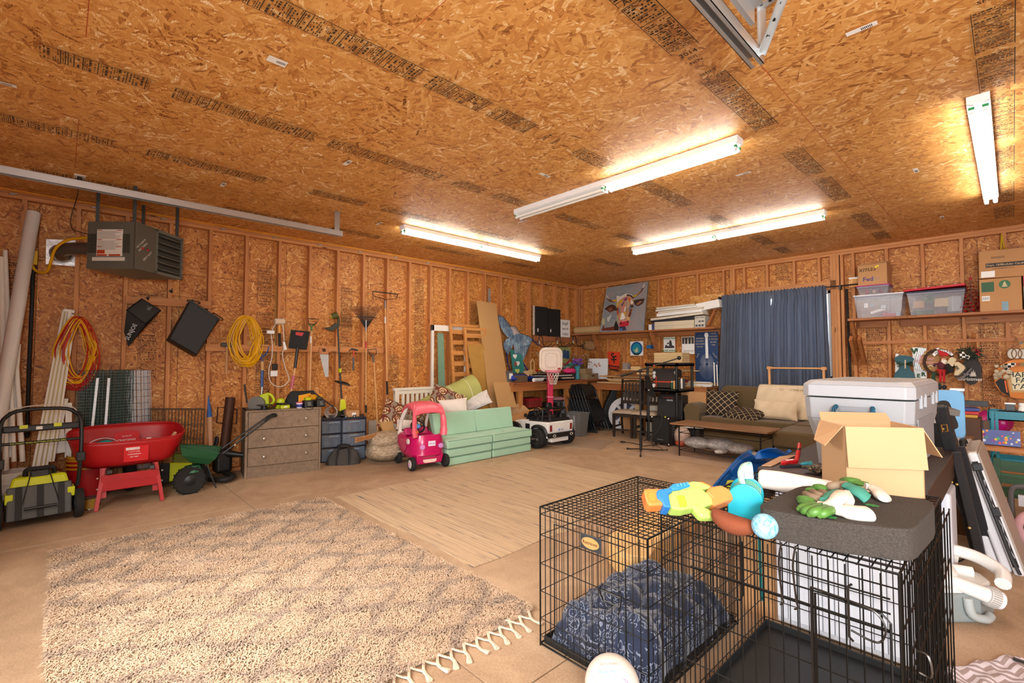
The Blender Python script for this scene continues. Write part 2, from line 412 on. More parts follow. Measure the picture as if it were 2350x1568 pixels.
# ---- fluorescent fixtures
HOUS=M('e9eaec',.35,var=.02);GRN=M('1f8a4a',.5)
k=NT('lit_tube');k.b.inputs['Base Color'].default_value=(1,1,1,1);k.b.inputs['Emission Color'].default_value=(1,.97,.86,1);k.b.inputs['Emission Strength'].default_value=20
LIT=k.m
OFF=M('e9e9e4',.3,var=.02)
def fixture(p,q,label,lit):
 p,q=V(p),V(q);L=(q-p).length;mid=(p+q)/2;rz=math.atan2(q.y-p.y,q.x-p.x)
 t=T('fluorescent_fixture',label,'ceiling light',(mid.x,mid.y,CEIL),math.degrees(rz),'ceiling fluorescent fixtures')
 b=MB();prof=[(-.055,-.001),(-.055,-.05),(-.02,-.062),(.02,-.062),(.055,-.05),(.055,-.001)]
 n=6;vs=[(-L/2,y,z)for y,z in prof]+[(L/2,y,z)for y,z in prof]
 b.add(vs,[tuple(range(6)),tuple(range(6,12))[::-1]]+[(i,n+i,n+(i+1)%n,(i+1)%n)for i in range(6)])
 O('housing',b,HOUS,t)
 k2=0
 for h in(0,1):
  x0,x1=-L/2+h*L/2+.03,-L/2+(h+1)*L/2-.03
  for s in(-1,1):
   b=MB();b.cyl((x0,s*.032,-.087),(x1,s*.032,-.087),.0165,n=12)
   O('tube',b,LIT if lit[k2]else OFF,t,smooth=1,label=None if lit[k2]else 'unlit white tube');k2+=1
   for x in(x0-.008,x1+.008):
    b=MB();b.bb((x-.006,s*.032-.014,-.107),(x+.006,s*.032+.014,-.05));O('socket',b,HOUS,t)
    b=MB();b.bb((x-.009,s*.032-.016,-.085),(x+.009,s*.032+.016,-.07));O('socket_clip',b,GRN,t,label='green socket clip')
 return t
Z=CEIL
fixture((3.0,-4.95,Z),(5.45,-4.97,Z),'long ceiling light nearest the camera, one half unlit',(0,0,1,1))
fixture((1.586,-5.6,Z),(1.586,-3.09,Z),'ceiling light closest to the stud wall with the tools',(1,1,1,1))
fixture((2.92,-2.42,Z),(5.42,-2.44,Z),'ceiling light pointing toward the blue curtains, fully lit',(1,1,1,1))
fixture((6.725,-4.47,Z),(6.725,-1.83,Z),'ceiling light at the far right above the plastic tubs',(1,1,1,1))
# ====== along the left wall
def hook(parent,p,frame='A'):
 """black rubber-coated utility hook screwed to a board"""
 t=T('utility_hook',parent,'hook',p,rot=frot(frame),group='black utility hooks')
 b=MB();b.tube(bez([(0,0,0),(0,-.01,.03),(0,-.03,.07),(0,-.01,.11),(0,.02,.12)]),.005,6);O('hook_arm',b,BLK,t,smooth=1)
 b=MB();b.cyl((0,0,0),(0,0,.008),.014,n=10);O('hook_base',b,BLK,t)
 return t
# ---- unit heater
u=V((sin(-YAW),cos(YAW),0));sd=V((cos(YAW),sin(YAW),0))
h0=at(313,508,z=2.74)
wd,dp,ht=.47,.66,.46
t=T('unit_heater','grey metal unit heater hanging from the ceiling near the left wall','heater',h0)
HG=M('70746c',.42,.35,.05);HG2=M('5c5a50',.45,.3)
def hb(a,c,z):return h0+sd*a+u*c+V((0,0,z))
def hbox(b,a0,a1,c0,c1,z0,z1):return b.hexa([hb(a0,c0,z0),hb(a1,c0,z0),hb(a1,c1,z0),hb(a0,c1,z0)],[hb(a0,c0,z1),hb(a1,c0,z1),hb(a1,c1,z1),hb(a0,c1,z1)])
b=W(t);hbox(b,-wd,-.02,0,dp-.03,-ht,0);O('cabinet',b,HG,t,bevel=.006)
b=W(t);hbox(b,-.025,.0,0,.26,-ht,0);O('side_panel',b,HG2,t,bevel=.003)
b=W(t);hbox(b,-.03,.0,.26,.29,-ht,0);hbox(b,-.03,0,dp-.03,dp,-ht,0);hbox(b,-.03,0,.26,dp,-.03,0);hbox(b,-.03,0,.26,dp,-ht,-ht+.03);O('outlet_frame',b,HG,t)
for i in range(6):
 z=-.06-i*.068
 b=W(t);b.hexa([hb(-.005,.29,z),hb(.045,.29,z-.02),hb(.045,dp-.03,z-.02),hb(-.005,dp-.03,z)],[hb(-.005,.29,z+.006),hb(.045,.29,z-.014),hb(.045,dp-.03,z-.014),hb(-.005,dp-.03,z+.006)])
 O('louver',b,HG,t)
for i in range(5):
 z=-.09-i*.075
 b=W(t);b.tube(bez([hb(-.05,.30,z),hb(-.05,.50,z-.01),hb(-.045,.56,z-.03),hb(-.05,.50,z-.05),hb(-.05,.3,z-.04)]),.02,8);O('heat_exchanger_tube',b,M('a9a49a',.3,.8),t,smooth=1)
b=W(t);hbox(b,-.019,-.012,.29,dp-.03,-ht+.03,-.03);O('fan_guard',b,M('35352f',.5),t)
b=W(t)
for i in range(20):
 for s0 in(-.46,-.14):
  z=-.13-i*.0093;hbox(b,s0,s0+.085,-.004,.0,z,z+.005)
O('vent_slots',b,M('33352f',.6),t,kind='stuff')
b=W(t);hbox(b,-.37,-.125,-.006,0,-.34,-.08);lb=O('warning_label',b,M('e9e6df',.5),t)
b=W(t);hbox(b,-.41,-.10,-.007,0,-.385,-.35);O('rating_label',b,M('dcdad2',.5),t)
b=W(t)
for z in(-.087,-.177,-.245):hbox(b,-.365,-.32,-.008,-.004,z-.006,z);hbox(b,-.18,-.13,-.008,-.004,z-.006,z)
hbox(b,-.365,-.29,-.008,-.004,-.315,-.28);hbox(b,-.365,-.27,-.008,-.004,-.338,-.322);hbox(b,-.25,-.14,-.008,-.004,-.338,-.322)
O('label_print_red',b,M('b8401c',.5),lb,kind='stuff')
b=W(t)
for i in range(26):
 z=-.10-i*.007;L_=.16+.06*random.random()
 if abs(z+.18)>.006:hbox(b,-.362,-.362+L_,-.0075,-.004,z-.002,z)
O('label_print',b,M('8a8880',.6),lb,kind='stuff')
hm=(Matrix((u,(0,0,1),sd)).transposed())
e_=hm.to_euler()
text('label_lettering','WARNING',.03,M('d8d4c8',.5),t,hb(.002,.09,-.23)-h0,(hm@Matrix.Rotation(R(45),3,'Z')).to_euler())
text('label_lettering','MUY CALIENTE',.022,M('d8d4c8',.5),t,hb(.002,.065,-.20)-h0,(hm@Matrix.Rotation(R(45),3,'Z')).to_euler())
text('label_lettering','VERY HOT',.032,M('d8d4c8',.5),t,hb(.002,.15,-.31)-h0,(hm@Matrix.Rotation(R(45),3,'Z')).to_euler())
for q in(.07,.14):
 b=W(t);b.sph(hb(.002,q+.01,-.245),.013,8,6);O('indicator_dot',b,M('a8202a',.5),t,smooth=1)
for a_,c_,px,py in((-.42,.05,231,424),(-.42,.62,308,463),(-.06,.05,346,430),(-.06,.64,410,478)):
 p=hb(a_,c_,0);b=W(t);b.beam(p+V((0,0,-.02)),V((p.x,p.y,CEIL)),.028,.028);O('hanging_strut',b,M('3d3f3f',.45,.6),t)
# ---- flue, vent plate, gas line
c_=A(141,583,.02)
t=T('flue_pipe','grey flue pipe elbow running from the heater into the silver wall plate','pipe',c_)
b=W(t);b.tube(bez([A(147,590,-.05),A(140,586,.12),A(150,572,.28),hb(-wd+.0,.30,-.20)],8),.062,16);O('duct',b,M('6d6c68',.35,.7),t,smooth=1)
b=W(t)
for k_ in(.035,.06):b.T=b.T@Matrix.Identity(4)
b.tube([c_+V((0.02,.085*cos(a),.085*sin(a)))for a in[2*pi*i/20 for i in range(20)]],.012,6,closed=1);O('collar',b,GALV,t,smooth=1)
t=T('vent_plate','crinkled silver metal plate around the flue on the left wall','vent plate',A(141,580,.0),rot=frot('A'))
P4=[A(x,y,.0)for x,y in((105,606),(177,612),(178,552),(106,549))]
b=W(t);b.hexa([p-V((.01,0,0))for p in P4],P4);O('plate',b,M('c9c9cc',.3,.8,.25,20,bump=.8,bs=14),t)
t=T('gas_pipe','black iron gas pipe with valve standing against the far left stud','pipe',A(60,1010,.03))
b=W(t);b.tube([A(62,1005,.05),A(66,860,.05),A(73,700,.05),A(76,622,.05)],.017,10);O('pipe',b,BLKM,t,smooth=1)
b=W(t);b.cyl(A(61,1000,.05),A(61,985,.05),.026,n=12);O('cap',b,BLKM,t);b=W(t);b.cyl(A(75,627,.05),A(76,610,.05),.026,n=12);O('coupling',b,BLKM,t)
t=T('gas_hose','bright yellow flexible gas hose looping to the heater','hose',A(75,600,.05))
b=W(t);b.tube(bez([A(72,585,.07),A(74,610,.09),A(88,624,.12),A(108,622,.2),A(117,600,.28),A(128,570,.36),A(160,550,.45),hb(-wd+.02,.1,-.13)],8),.013,10);O('tube',b,M('e0a800',.35),t,smooth=1)
b=W(t);p=A(77,592,.06);b.bb(p+V((-.03,-.03,-.07)),p+V((.03,.03,.07)));O('tag',b,M('d8b21c',.6),t,bevel=.004)
# ceiling outlet with cord
p=at(183,405,z=CEIL);t=T('ceiling_outlet','white ceiling outlet with a black plug above the heater','outlet',p)
b=MB();b.bb((-.06,-.04,-.006),(.06,.04,0));O('plate',b,WHT,t,bevel=.002)
b=MB();b.cyl((0,0,-.006),(0,0,-.06),.018,.012,10);O('plug',b,BLK,t)
b=W(t);b.tube(bez([p+V((0,0,-.05)),A(177,452,.35),A(163,500,.25),A(166,525,.25),A(185,533,.4),hb(-wd,.25,-.12)],6),.004,6);O('cord',b,BLK,t,smooth=1)
# ---- garage door rails
def rail(name,label,pts,brk,r=.05):
 t=T(name,label,'door rail',pts[0],group=None)
 b=W(t)
 p,q=V(pts[0]),V(pts[1]);d=(q-p).normalized();s=V((1,0,0));z=V((0,0,1))
 for(a0,a1,z0,z1)in((-.03,.03,.027,.03),(-.03,-.027,-.03,.03),(.027,.03,-.03,.03),(-.03,-.012,-.03,-.027),(.012,.03,-.03,-.027)):
  b.hexa([p+s*a0+z*z0,p+s*a1+z*z0,p+s*a1+z*z1,p+s*a0+z*z1],[q+s*a0+z*z0,q+s*a1+z*z0,q+s*a1+z*z1,q+s*a0+z*z1])
 O('track',b,M('c3c7c9',.3,.75),t)
 for y in brk:
  b=W(t);b.bb((p.x-.003,y-.03,p.z),(p.x+.003,y+.03,CEIL));b.bb((p.x-.03,y-.03,CEIL-.004),(p.x+.03,y+.03,CEIL));O('hanger_bracket',b,GALV,t)
 return t
rail('door_rail','long galvanized garage door rail crossing below the ceiling at left',((1.52,Y0+.05,2.86),(1.58,-6.37,2.84)),(-6.40,))
t=rail('door_rail','galvanized door rail with a perforated angle brace at top right of the ceiling',((6.02,Y0+.05,2.85),(6.02,-6.27,2.85)),())
b=W(t);b.bb((6.07,Y0+.05,2.88),(6.09,-6.5,2.95));b.bb((6.07,Y0+.05,2.95),(6.13,-6.5,2.953));O('reinforcing_angle',b,M('c3c7c9',.3,.75),t)
def perf(b,p,q,side):
 b.beam(p,q,.004,.035,side);b.beam(V(p)+V((0.016,0,0)),V(q)+V((0.016,0,0)),.032,.004,side)
 return b
PF=NT('perforated_steel');v=PF.coord(scale=(26,26,26));vo=PF.n('ShaderNodeTexVoronoi',{'Vector':v,'Scale':1.0,'Randomness':0.0}).outputs['Distance']
PF.link(PF.ramp(vo,[(.16,'3a3a38'),(.2,'c6c9ca')],'CONSTANT'),'Base Color');PF.b.inputs['Metallic'].default_value=.7;PF.b.inputs['Roughness'].default_value=.35
for p,q in(((6.04,-6.30,2.85),(6.04,-6.30,CEIL)),((6.04,-6.30,2.85),(6.34,-6.62,CEIL)),((6.04,-6.30,CEIL-.02),(6.5,-6.45,CEIL-.02))):
 b=perf(W(t),V(p),V(q),(0,1,0));O('angle_brace',b,PF.m,t)
# ---- hook boards
t=T('hook_board','short upper 2x4 hook board carrying the black tub and chute','board',A(384,692,.0),rot=frot('A'))
b=W(t);p,q=A(287,690,0),A(482,690,0);b.bb((0,p.y,2.035),(.035,q.y,2.125));O('board',b,STUDX,t)
t=T('hook_board','long 2x4 tool rail nailed across the studs at waist height','board',A(670,800,.0),rot=frot('A'))
b=W(t);b.bb((0,A(470,800).y,1.515),(.035,A(878,800).y,1.60));O('board',b,STUDX,t)
hook('black hook above the hanging black chute',A(338,684,.03));hook('black hook holding the left corner of the black tub',A(437,693,.03));hook('small black hook on the stud under the heater',A(391,668,.0))
# ---- black chute and tub
BP=M('0b0b0c',.55,var=.15)
t=T('grass_chute','black plastic discharge chute with white lettering hung on a hook','chute',A(327,740,.12))
fr_=[A(x,y,.16)for x,y in((290,712),(325,686),(369,713),(333,744))]
bk_=[A(x,y,.04)for x,y in((290,712),(322,688),(366,712),(335,742))]
b=W(t);tip=[A(x,y,.08)for x,y in((286,758),(293,768),(345,742),(294,797))]
pts=[A(290,712,.18),A(333,744,.18),A(369,713,.14),A(325,686,.14)]
low=[A(284,762,.10),A(294,797,.12),A(300,790,.06),A(300,745,.03)]
b.hexa(low,pts);O('shell',b,BP,t,bevel=.006)
b=W(t);b.tube(pts,.007,6,closed=1);O('rim',b,BP,t)
b=W(t);pin=[p.lerp(sum(pts,V())/4,.1)+V((.006,0,0))for p in pts];b.add(pin,[(0,1,2,3)]);O('mouth',b,M('1d1f22',.5),t,solid=.002)
o=text('lettering','SUNJOE',.055,M('cfd2d8',.5),t,(0,0,0));
o.matrix_basis=(Matrix.Translation(A(301,762,.175)-t.location)@(FR['A']@Matrix.Rotation(R(68),3,'Z')).to_4x4())
o=text('lettering','JE',.05,M('8f939a',.5),t,(0,0,0));o.matrix_basis=(Matrix.Translation(A(342,708,.17)-t.location)@(FR['A']@Matrix.Rotation(R(160),3,'Z')).to_4x4())
t=T('black_tub','large black plastic utility tub hanging tilted on the upper board','tub',A(443,755,.1))
F4=[A(x,y,.26)for x,y in((381,783),(450,818),(503,738),(434,700))];K4=[A(x,y,.06)for x,y in((384,784),(446,820),(504,735),(440,698))]
def tubshape(b,K4,F4,th):
 b.hexa(K4,F4)
b=W(t);n_=[]
# body: open box seen from its back, mouth up-right
Lw=[A(380,782,.08),A(444,820,.08),A(452,816,.25),A(388,778,.25)];Up=[A(428,700,.05),A(500,740,.05),A(503,733,.30),A(436,690,.30)]
b.hexa(Lw,Up);O('body',b,BP,t,bevel=.012)
b=W(t);b.tube([Up[0],Up[1],Up[2],Up[3]],.012,8,closed=1);O('rim',b,M('1f2124',.4),t,smooth=1)
for(x0,y0,x1,y1)in((430,692,455,697),(488,722,508,735)):
 b=W(t);b.tube(bez([A(x0,y0,.30),A(x0+3,y0-3,.34),A(x1+3,y1-3,.34),A(x1,y1,.30)],5),.006,6);O('handle',b,BLK,t,smooth=1)
# ---- coils of cord
def coil(name,label,cx,cy,rx,ry,n,mats,off,group=None,neck=.0):
 c=A(cx,cy,off);t=T(name,label,'extension cord',c,rot=frot('A'))
 s=abs(A(cx+10,cy,off).y-A(cx,cy,off).y)/10;sz=abs(A(cx,cy+10,off).z-c.z)/10
 for mi,(m,nn)in enumerate(mats):
  b=MB();pts=[]
  for i in range(nn*18):
   a=2*pi*i/18+mi;lp=i//18
   RS_(lp*7+mi*91+3);q=.58+.46*random.random();dx=(random.random()-.5)*.5;dy=(random.random()-.5)*1.1;sw=random.random()
   X=(cos(a)*rx*q*(1-neck*max(0,sin(a)))+dx*rx)*s;Y=(sin(a)*ry*(q*.3+.7)+(ry*.3*dy if sin(a)<0 else 0))*sz
   pts.append((X,Y,.02+.05*random.random()+.015*sin(a*3+lp)))
  b.tube(bez(pts,3),.0065,5);O('cord_loop',b,m,t,smooth=1,label=None)
 return t
YC=M('e2a912',.4,var=.06);RC=M('b8231c',.4)
t=coil('extension_cord','tangled yellow and red extension cords hanging beside the white rails',178,806,44,78,5,((YC,15),(RC,12)),.10,neck=.45)
hook('black hook holding the yellow and red cords',A(182,732,.03))
t=coil('extension_cord','thick yellow extension cord coiled in the middle of the tool wall',563,780,34,54,5,((YC,22),),.06,neck=.25)
RS_(11)
# ---- pipes and rails leaning at far left
t=T('pvc_pipe','fat white pvc drain pipe leaning at far left','pipe',A(25,950,.35))
b=W(t);b.cyl(A(-25,1090,.45),A(77,488,.06),.055,n=24);O('pipe',b,M('d9d7d4',.35,var=.03),t,smooth=1)
for i,(x0,y0,x1,y1,r)in enumerate(((14,1060,2,590,.022),(32,1040,12,575,.018),(52,1040,28,700,.02))):
 t=T('pvc_pipe',('thin white pipe at the far left edge','thin white pipe second from the left edge','short white pipe behind the fat drain pipe')[i],'pipe',A(x0,y0,.3))
 b=W(t);b.cyl(A(x0,y0+20,.35),A(x1,y1,.08),r,n=12);O('pipe',b,PVC,t,smooth=1)
lab=('leftmost white vinyl rail leaning beside the cords','second white vinyl rail leaning beside the cords','third white vinyl rail behind the cords','white vinyl rail nearest the hanging cords')
for i,(x0,y0,x1,y1)in enumerate(((78,1085,150,712),(90,1085,156,716),(102,1075,163,722),(118,1060,167,735))):
 t=T('vinyl_rail',lab[i],'vinyl rail',A(x0,y0,.35));p,q=A(x0,y0,.35),A(x1,y1,.06)
 b=W(t);b.beam(p,q,.045,.03,(1,0,0));O('rail',b,PVC,t,bevel=.003)
 b=W(t);b.beam(p+V((.018,0,0)),q+V((.018,0,0)),.012,.006,(1,0,0));O('groove',b,M('b9ad7c',.5),t)
t=T('vinyl_rail','white pipe tee lying on top of the leaning rails','pipe fitting',A(158,712,.06));b=W(t);b.cyl(A(147,712,.08),A(171,716,.08),.02,n=12);b.cyl(A(160,714,.08),A(157,735,.08),.02,n=12);O('tee',b,PVC,t,smooth=1)
for i,(x0,y0,x1,y1,w_)in enumerate(((118,1050,150,915,.05),(140,1040,132,920,.07),(156,1050,158,925,.05),(20,1050,40,790,.05))):
 t=T('white_plank',('short white plank leaning low between rails and fence roll','wide short white plank behind the mower handle','white plank next to the green fence roll','white plank behind the mower at far left')[i],'plank',A(x0,y0,.3));b=W(t);b.beam(A(x0,y0,.3),A(x1,y1,.15),w_,.02,(1,0,0));O('plank',b,PVC,t,bevel=.003)
# ---- fence rolls
def meshroll(label,px0,px1,py0,py1,off,r,nz,na,mat,tiltx=0,wire=.0016):
 p=A((px0+px1)/2,py1,off);q=A((px0+px1)/2+tiltx,py0,off-.03)
 t=T('fence_roll',label,'wire fence roll',p);b=W(t);L=(q-p)
 for turn,rr in((0,r),(1,r*.9),(2,r*.8),(.5,r*.68),(1.5,r*.5)):
  for i in range(na):
   a=2*pi*i/na+turn;o=V((cos(a)*rr*.45,sin(a)*rr,0));b.cyl(p+o,q+o,wire,n=3,cap=False)
  for j in range(nz+1):
   c=p+L*j/nz;b.tube([c+V((cos(2*pi*k/16)*rr*.45,sin(2*pi*k/16)*rr,0))for k in range(16)],wire,3,closed=1)
 O('mesh_roll',b,mat,t);return t
meshroll('green coated wire fence roll standing behind the wheelbarrow',185,285,850,1075,.13,.23,34,44,M('0e3b2c',.4),10)
meshroll('galvanized wire mesh roll standing right of the green roll',298,345,850,1075,.10,.11,15,18,M('9a9da0',.35,.8),-4)
t=T('tag_strip','silver tag strip down the green fence roll','strip',A(225,900,.6));
for i,(x0,x1)in enumerate(((224,212),(250,242))):
 b=W(t);b.beam(A(x0,868,.22),A(x1,980,.25),.022,.004,(1,0,0));O('strip',b,M('b7bcc0',.4,.5,.5,90),t)
# ---- metal basket cart
t=T('wire_basket_cart','rusty metal wire basket cart against the studs behind the wheelbarrow','wire cart',A(405,1000,.3))
WR=M('6f6355',.45,.6,.3,40)
p00,p10,p01,p11=A(345,940,.24),A(470,940,.22),A(345,1040,.24),A(463,1040,.22)
b=W(t)
b.tube([p00,p10,p11,p01],.008,6,closed=1);b.tube([p+V((-.15,0,0))for p in(p00,p10,p11,p01)],.006,6,closed=1)
for p in(p00,p10,p01,p11):b.cyl(p,p+V((-.15,0,0)),.006,n=6)
O('frame',b,WR,t,smooth=1)
b=W(t)
for i in range(1,16):
 f=i/16;b.cyl(p00.lerp(p10,f),p01.lerp(p11,f),.003 if i%2 else.0045,n=5);b.cyl(p00.lerp(p10,f)+V((-.15,0,0)),p01.lerp(p11,f)+V((-.15,0,0)),.0025,n=4)
for f in(.33,.36,.66,.69):b.cyl(p00.lerp(p01,f),p10.lerp(p11,f),.0035,n=5)
O('wire_grid',b,WR,t)
# ---- lawn mower
YG=M('c5cc10',.4,var=.05);GR=M('4b4c4a',.6,var=.12,sc=30)
m0=V((.76,-8.78,0));t=T('lawn_mower','yellow and black push lawn mower with folded handle at far left','lawn mower',m0,4)
b=MB();b.hexa([(-.34,-.21,.06),(.30,-.21,.06),(.30,.21,.06),(-.34,.21,.06)],[(-.30,-.19,.22),(.28,-.19,.26),(.28,.19,.26),(-.30,.19,.22)]);O('deck',b,BLK,t,bevel=.015)
b=MB();b.hexa([(-.24,-.17,.22),(.26,-.20,.26),(.26,.20,.26),(-.24,.17,.22)],[(-.2,-.12,.36),(.20,-.17,.40),(.20,.17,.40),(-.2,.12,.36)]);O('motor_cover',b,YG,t,bevel=.02)
b=MB();b.hexa([(.27,-.20,.07),(.35,-.20,.07),(.35,.20,.07),(.27,.20,.07)],[(.24,-.20,.33),(.27,-.20,.33),(.27,.20,.33),(.24,.20,.33)]);O('rear_flap',b,GR,t,bevel=.01)
for y in(-.13,0,.13):
 b=MB();b.hexa([(.345,y-.02,.08),(.37,y-.02,.08),(.37,y+.02,.08),(.345,y+.02,.08)],[(.255,y-.02,.33),(.285,y-.02,.33),(.285,y+.02,.33),(.255,y+.02,.33)]);O('flap_rib',b,BLKM,t)
b=MB();b.cyl((.365,-.1,.16),(.365,.1,.16),.012,n=8);O('flap_bar',b,BLK,t)
b=MB();b.tube(bez([(.16,-.09,.40),(.18,-.08,.455),(.19,0,.46),(.18,.08,.455),(.16,.09,.40)],5),.018,8);O('battery_handle',b,BLK,t,smooth=1)
b=MB();b.bb((.10,-.06,.38),(.2,.06,.44));O('battery',b,M('262626',.5),t,bevel=.01)
for sy_ in(-1,1):
 for x_,r_ in((.27,.125),(-.25,.10)):
  b=MB();b.at((x_,sy_*.25,r_),(pi/2,0,0));b.lathe([(r_*.5,-.03),(r_*.93,-.03),(r_,-.018),(r_,.018),(r_*.93,.03),(r_*.5,.03)],24);O('wheel',b,RUB,t,smooth=1)
  b=MB();b.at((x_,sy_*.25,r_),(pi/2,0,0));b.cyl((0,0,-.034),(0,0,.034),r_*.45,n=14);O('wheel_hub',b,BLK,t)
 b=MB();b.bb((.16,sy_*.19-.02,.2),(.3,sy_*.19+.03,.28));O('side_trim',b,YG,t,bevel=.006)
hp=[(.26,-.24,.28),(.30,-.25,.55),(.25,-.25,.84),(.20,-.21,.93),(.18,-.12,.97),(.18,.12,.97),(.20,.21,.93),(.25,.25,.84),(.30,.25,.55),(.26,.24,.28)]
b=MB();b.tube(bez(hp,4),.0155,10);O('handle',b,BLK,t,smooth=1)
b=MB();b.tube(bez([(.22,-.23,.88),(.13,-.2,.97),(.10,0,1.0),(.13,.2,.97),(.22,.23,.88)],4),.005,6);O('bail_bar',b,M('d8d4c8',.4),t,smooth=1,label='cream bail wire')
b=MB();b.bb((.225,-.24,.79),(.27,.24,.845));O('control_bar',b,BLK,t,bevel=.012)
b=MB();b.bb((.268,-.04,.805),(.273,.0,.832));O('control_label',b,M('d8d8d0',.5),t)
b=MB();b.bb((.26,.07,.82),(.275,.12,.85));b.bb((.26,-.14,.82),(.275,-.09,.85));O('control_button',b,YG,t)
b=MB();b.cyl((.28,-.24,.70),(.28,.24,.70),.0125,n=10);O('cross_tube',b,BLK,t,smooth=1)
o=text('warning_text','TO START  PUSH BUTTON AND PULL BAIL',.018,YG,t,(.294,-.02,.70),(pi/2,0,pi/2))
for s in(-1,1):
 b=MB();b.bb((.27,s*.25-.03,.50),(.33,s*.25+.03,.58));O('clamp',b,BLK,t,bevel=.008)
 b=MB();b.tube([(.18,s*.05,.46),(.36,s*.11,.20)],.004,5);O('cable',b,BLK,t)
# ---- buckets behind the mower
def bucket(p,r,h,mat,label,rim=None,lid=None,bands=0):
 t=T('bucket',label,'bucket',p);b=MB();b.lathe([(r*.82,0),(r*.98,h),(r,h),(r,h-.01),(r*.95,h),(r*.80,.01)],28);O('bucket_body',b,mat,t,smooth=1)
 b=MB()
 for z in(h-.01,h-.05,h-.09)if bands else(h-.012,):b.lathe([(r*.97,z-.008),(r*1.05,z-.008),(r*1.05,z+.008),(r*.97,z+.008)],28,cap=False)
 O('rim',b,rim or mat,t,smooth=1)
 if lid:b=MB();b.lathe([(r*.1,h+.0),(r*.98,h+.001),(r*.98,h+.03),(r*.93,h+.03),(r*.9,h+.008)],28);O('bucket_lid',b,lid,t,smooth=1)
 return t
bucket((.32,-8.98,0),.16,.36,M('dcdad6',.4),'white plastic bucket behind the mower at the far left',bands=1)
bucket((.33,-8.43,0),.17,.42,REDP,'red bucket with a yellow gasket behind the mower',rim=M('c8901a',.4),lid=M('cf9420',.45),bands=1)
t=T('paint_can','small paint can with a gold label beside the wheelbarrow leg','can',(.80,-8.43,0));b=MB();b.lathe([(.05,0),(.053,.003),(.05,.008),(.05,.105),(.054,.11),(.05,.115),(.045,.11)],20);O('can',b,STEEL,t,smooth=1)
b=MB();b.lathe([(.0515,.012),(.0515,.10)],20,cap=False);O('can_label',b,M('b08a30',.5,var=.3,sc=40),t,smooth=1)
# ---- wheelbarrow
w0=V((.60,-8.14,0));t=T('wheelbarrow','red wheelbarrow with bolted steel leg panel','wheelbarrow',w0)
ctr=[A(x,y,0)for x,y in()]
RX,RY=.34,.46
def tubfn(u_,v_):
 a=2*pi*u_;k_=.70+.30*min(1,v_*1.0)**.55
 sx_=abs(cos(a))**.62*(1 if cos(a)>=0 else-1);sy_=abs(sin(a))**.62*(1 if sin(a)>=0 else-1)
 return(sx_*RX*k_,sy_*RY*k_,.37+.25*v_+(.05-.05*sx_)*v_)
b=MB();b.surf(tubfn,36,8,closed_u=True)
n=len(b.v);b.add([tubfn(i/36,0)for i in range(36)],[tuple(range(36))[::-1]])
O('tray',b,REDP,t,smooth=1,solid=.004)
b=MB();b.tube([tubfn(i/36,1)for i in range(36)],.009,8,closed=1);O('tray_rim',b,REDP,t,smooth=1)
for s in(-1,1):
 b=MB();b.beam((.28,s*.20,.10),(.22,s*.20,.37),.05,.012,(1,0,0));b.beam((.34,s*.25,0),(.25,s*.20,.37),.05,.03,(0,1,0));O('leg',b,REDP,t)
b=MB();b.beam((.30,-.215,.24),(.30,.215,.24),.012,.15,(0,0,1));O('leg_panel',b,REDP,t,bevel=.004)
text('embossed_lettering','CRAFTSMAN',.062,M('a81018',.4),t,(.3075,0,.235),(pi/2,0,pi/2),ext=.0008)
for s in(-1,1):
 for z in(.12,.20,.30):b=MB();b.cyl((.31,s*.245-.0,z),(.33,s*.245,z),.008,n=6);O('bolt',b,CHR,t)
for s in(-1,1):
 b=MB();b.beam((.36,s*.16,.35),(-.5,s*.26,.33),.035,.03,(0,0,1));O('handle_rail',b,M('3b3b3b',.5),t)
b=MB();b.at((-.36,.05,.19),(pi/2,0,0));b.lathe([(.10,-.04),(.17,-.045),(.19,-.02),(.19,.02),(.17,.045),(.10,.04)],24);O('wheel',b,RUB,t,smooth=1)
def flatlab(t,name,corners,mat,parent=None):
 b=W(t);b.hexa([V(c)for c in corners],[V(c)+V((.003,0,.001))for c in corners]);return O(name,b,mat,parent or t)
RB=w0+V((0,0,0))
yl0,yl1=-.06,.13
lb=O('price_label',MB().hexa([(.300,yl0,.42),(.300,yl1,.42),(.325,yl1,.57),(.325,yl0,.57)],[(.318,yl0,.42),(.318,yl1,.42),(.338,yl1,.57),(.338,yl0,.57)]),M('cf202a',.35),t)
th_=math.atan2(.15,.02)
def labtext(s,size,y,z,mt):text('lettering',s,size,mt,t,(.3395-(.62-z)*.1333,y,z-.05),(th_,0,pi/2))
b=MB();b.hexa([(.326,-.045,.533),(.326,.06,.533),(.329,.06,.557),(.329,-.045,.557)],[(.3335,-.045,.533),(.3335,.06,.533),(.3368,.06,.557),(.3368,-.045,.557)]);O('label_panel',b,WHT,t)
labtext('CRAFTSMAN',.017,.008,.595,REDP);labtext('6 CU FT STEEL',.014,.02,.565,WHT);labtext('WHEELBARROW',.014,.02,.54,WHT);labtext('EASY GRIP',.014,.02,.515,WHT)
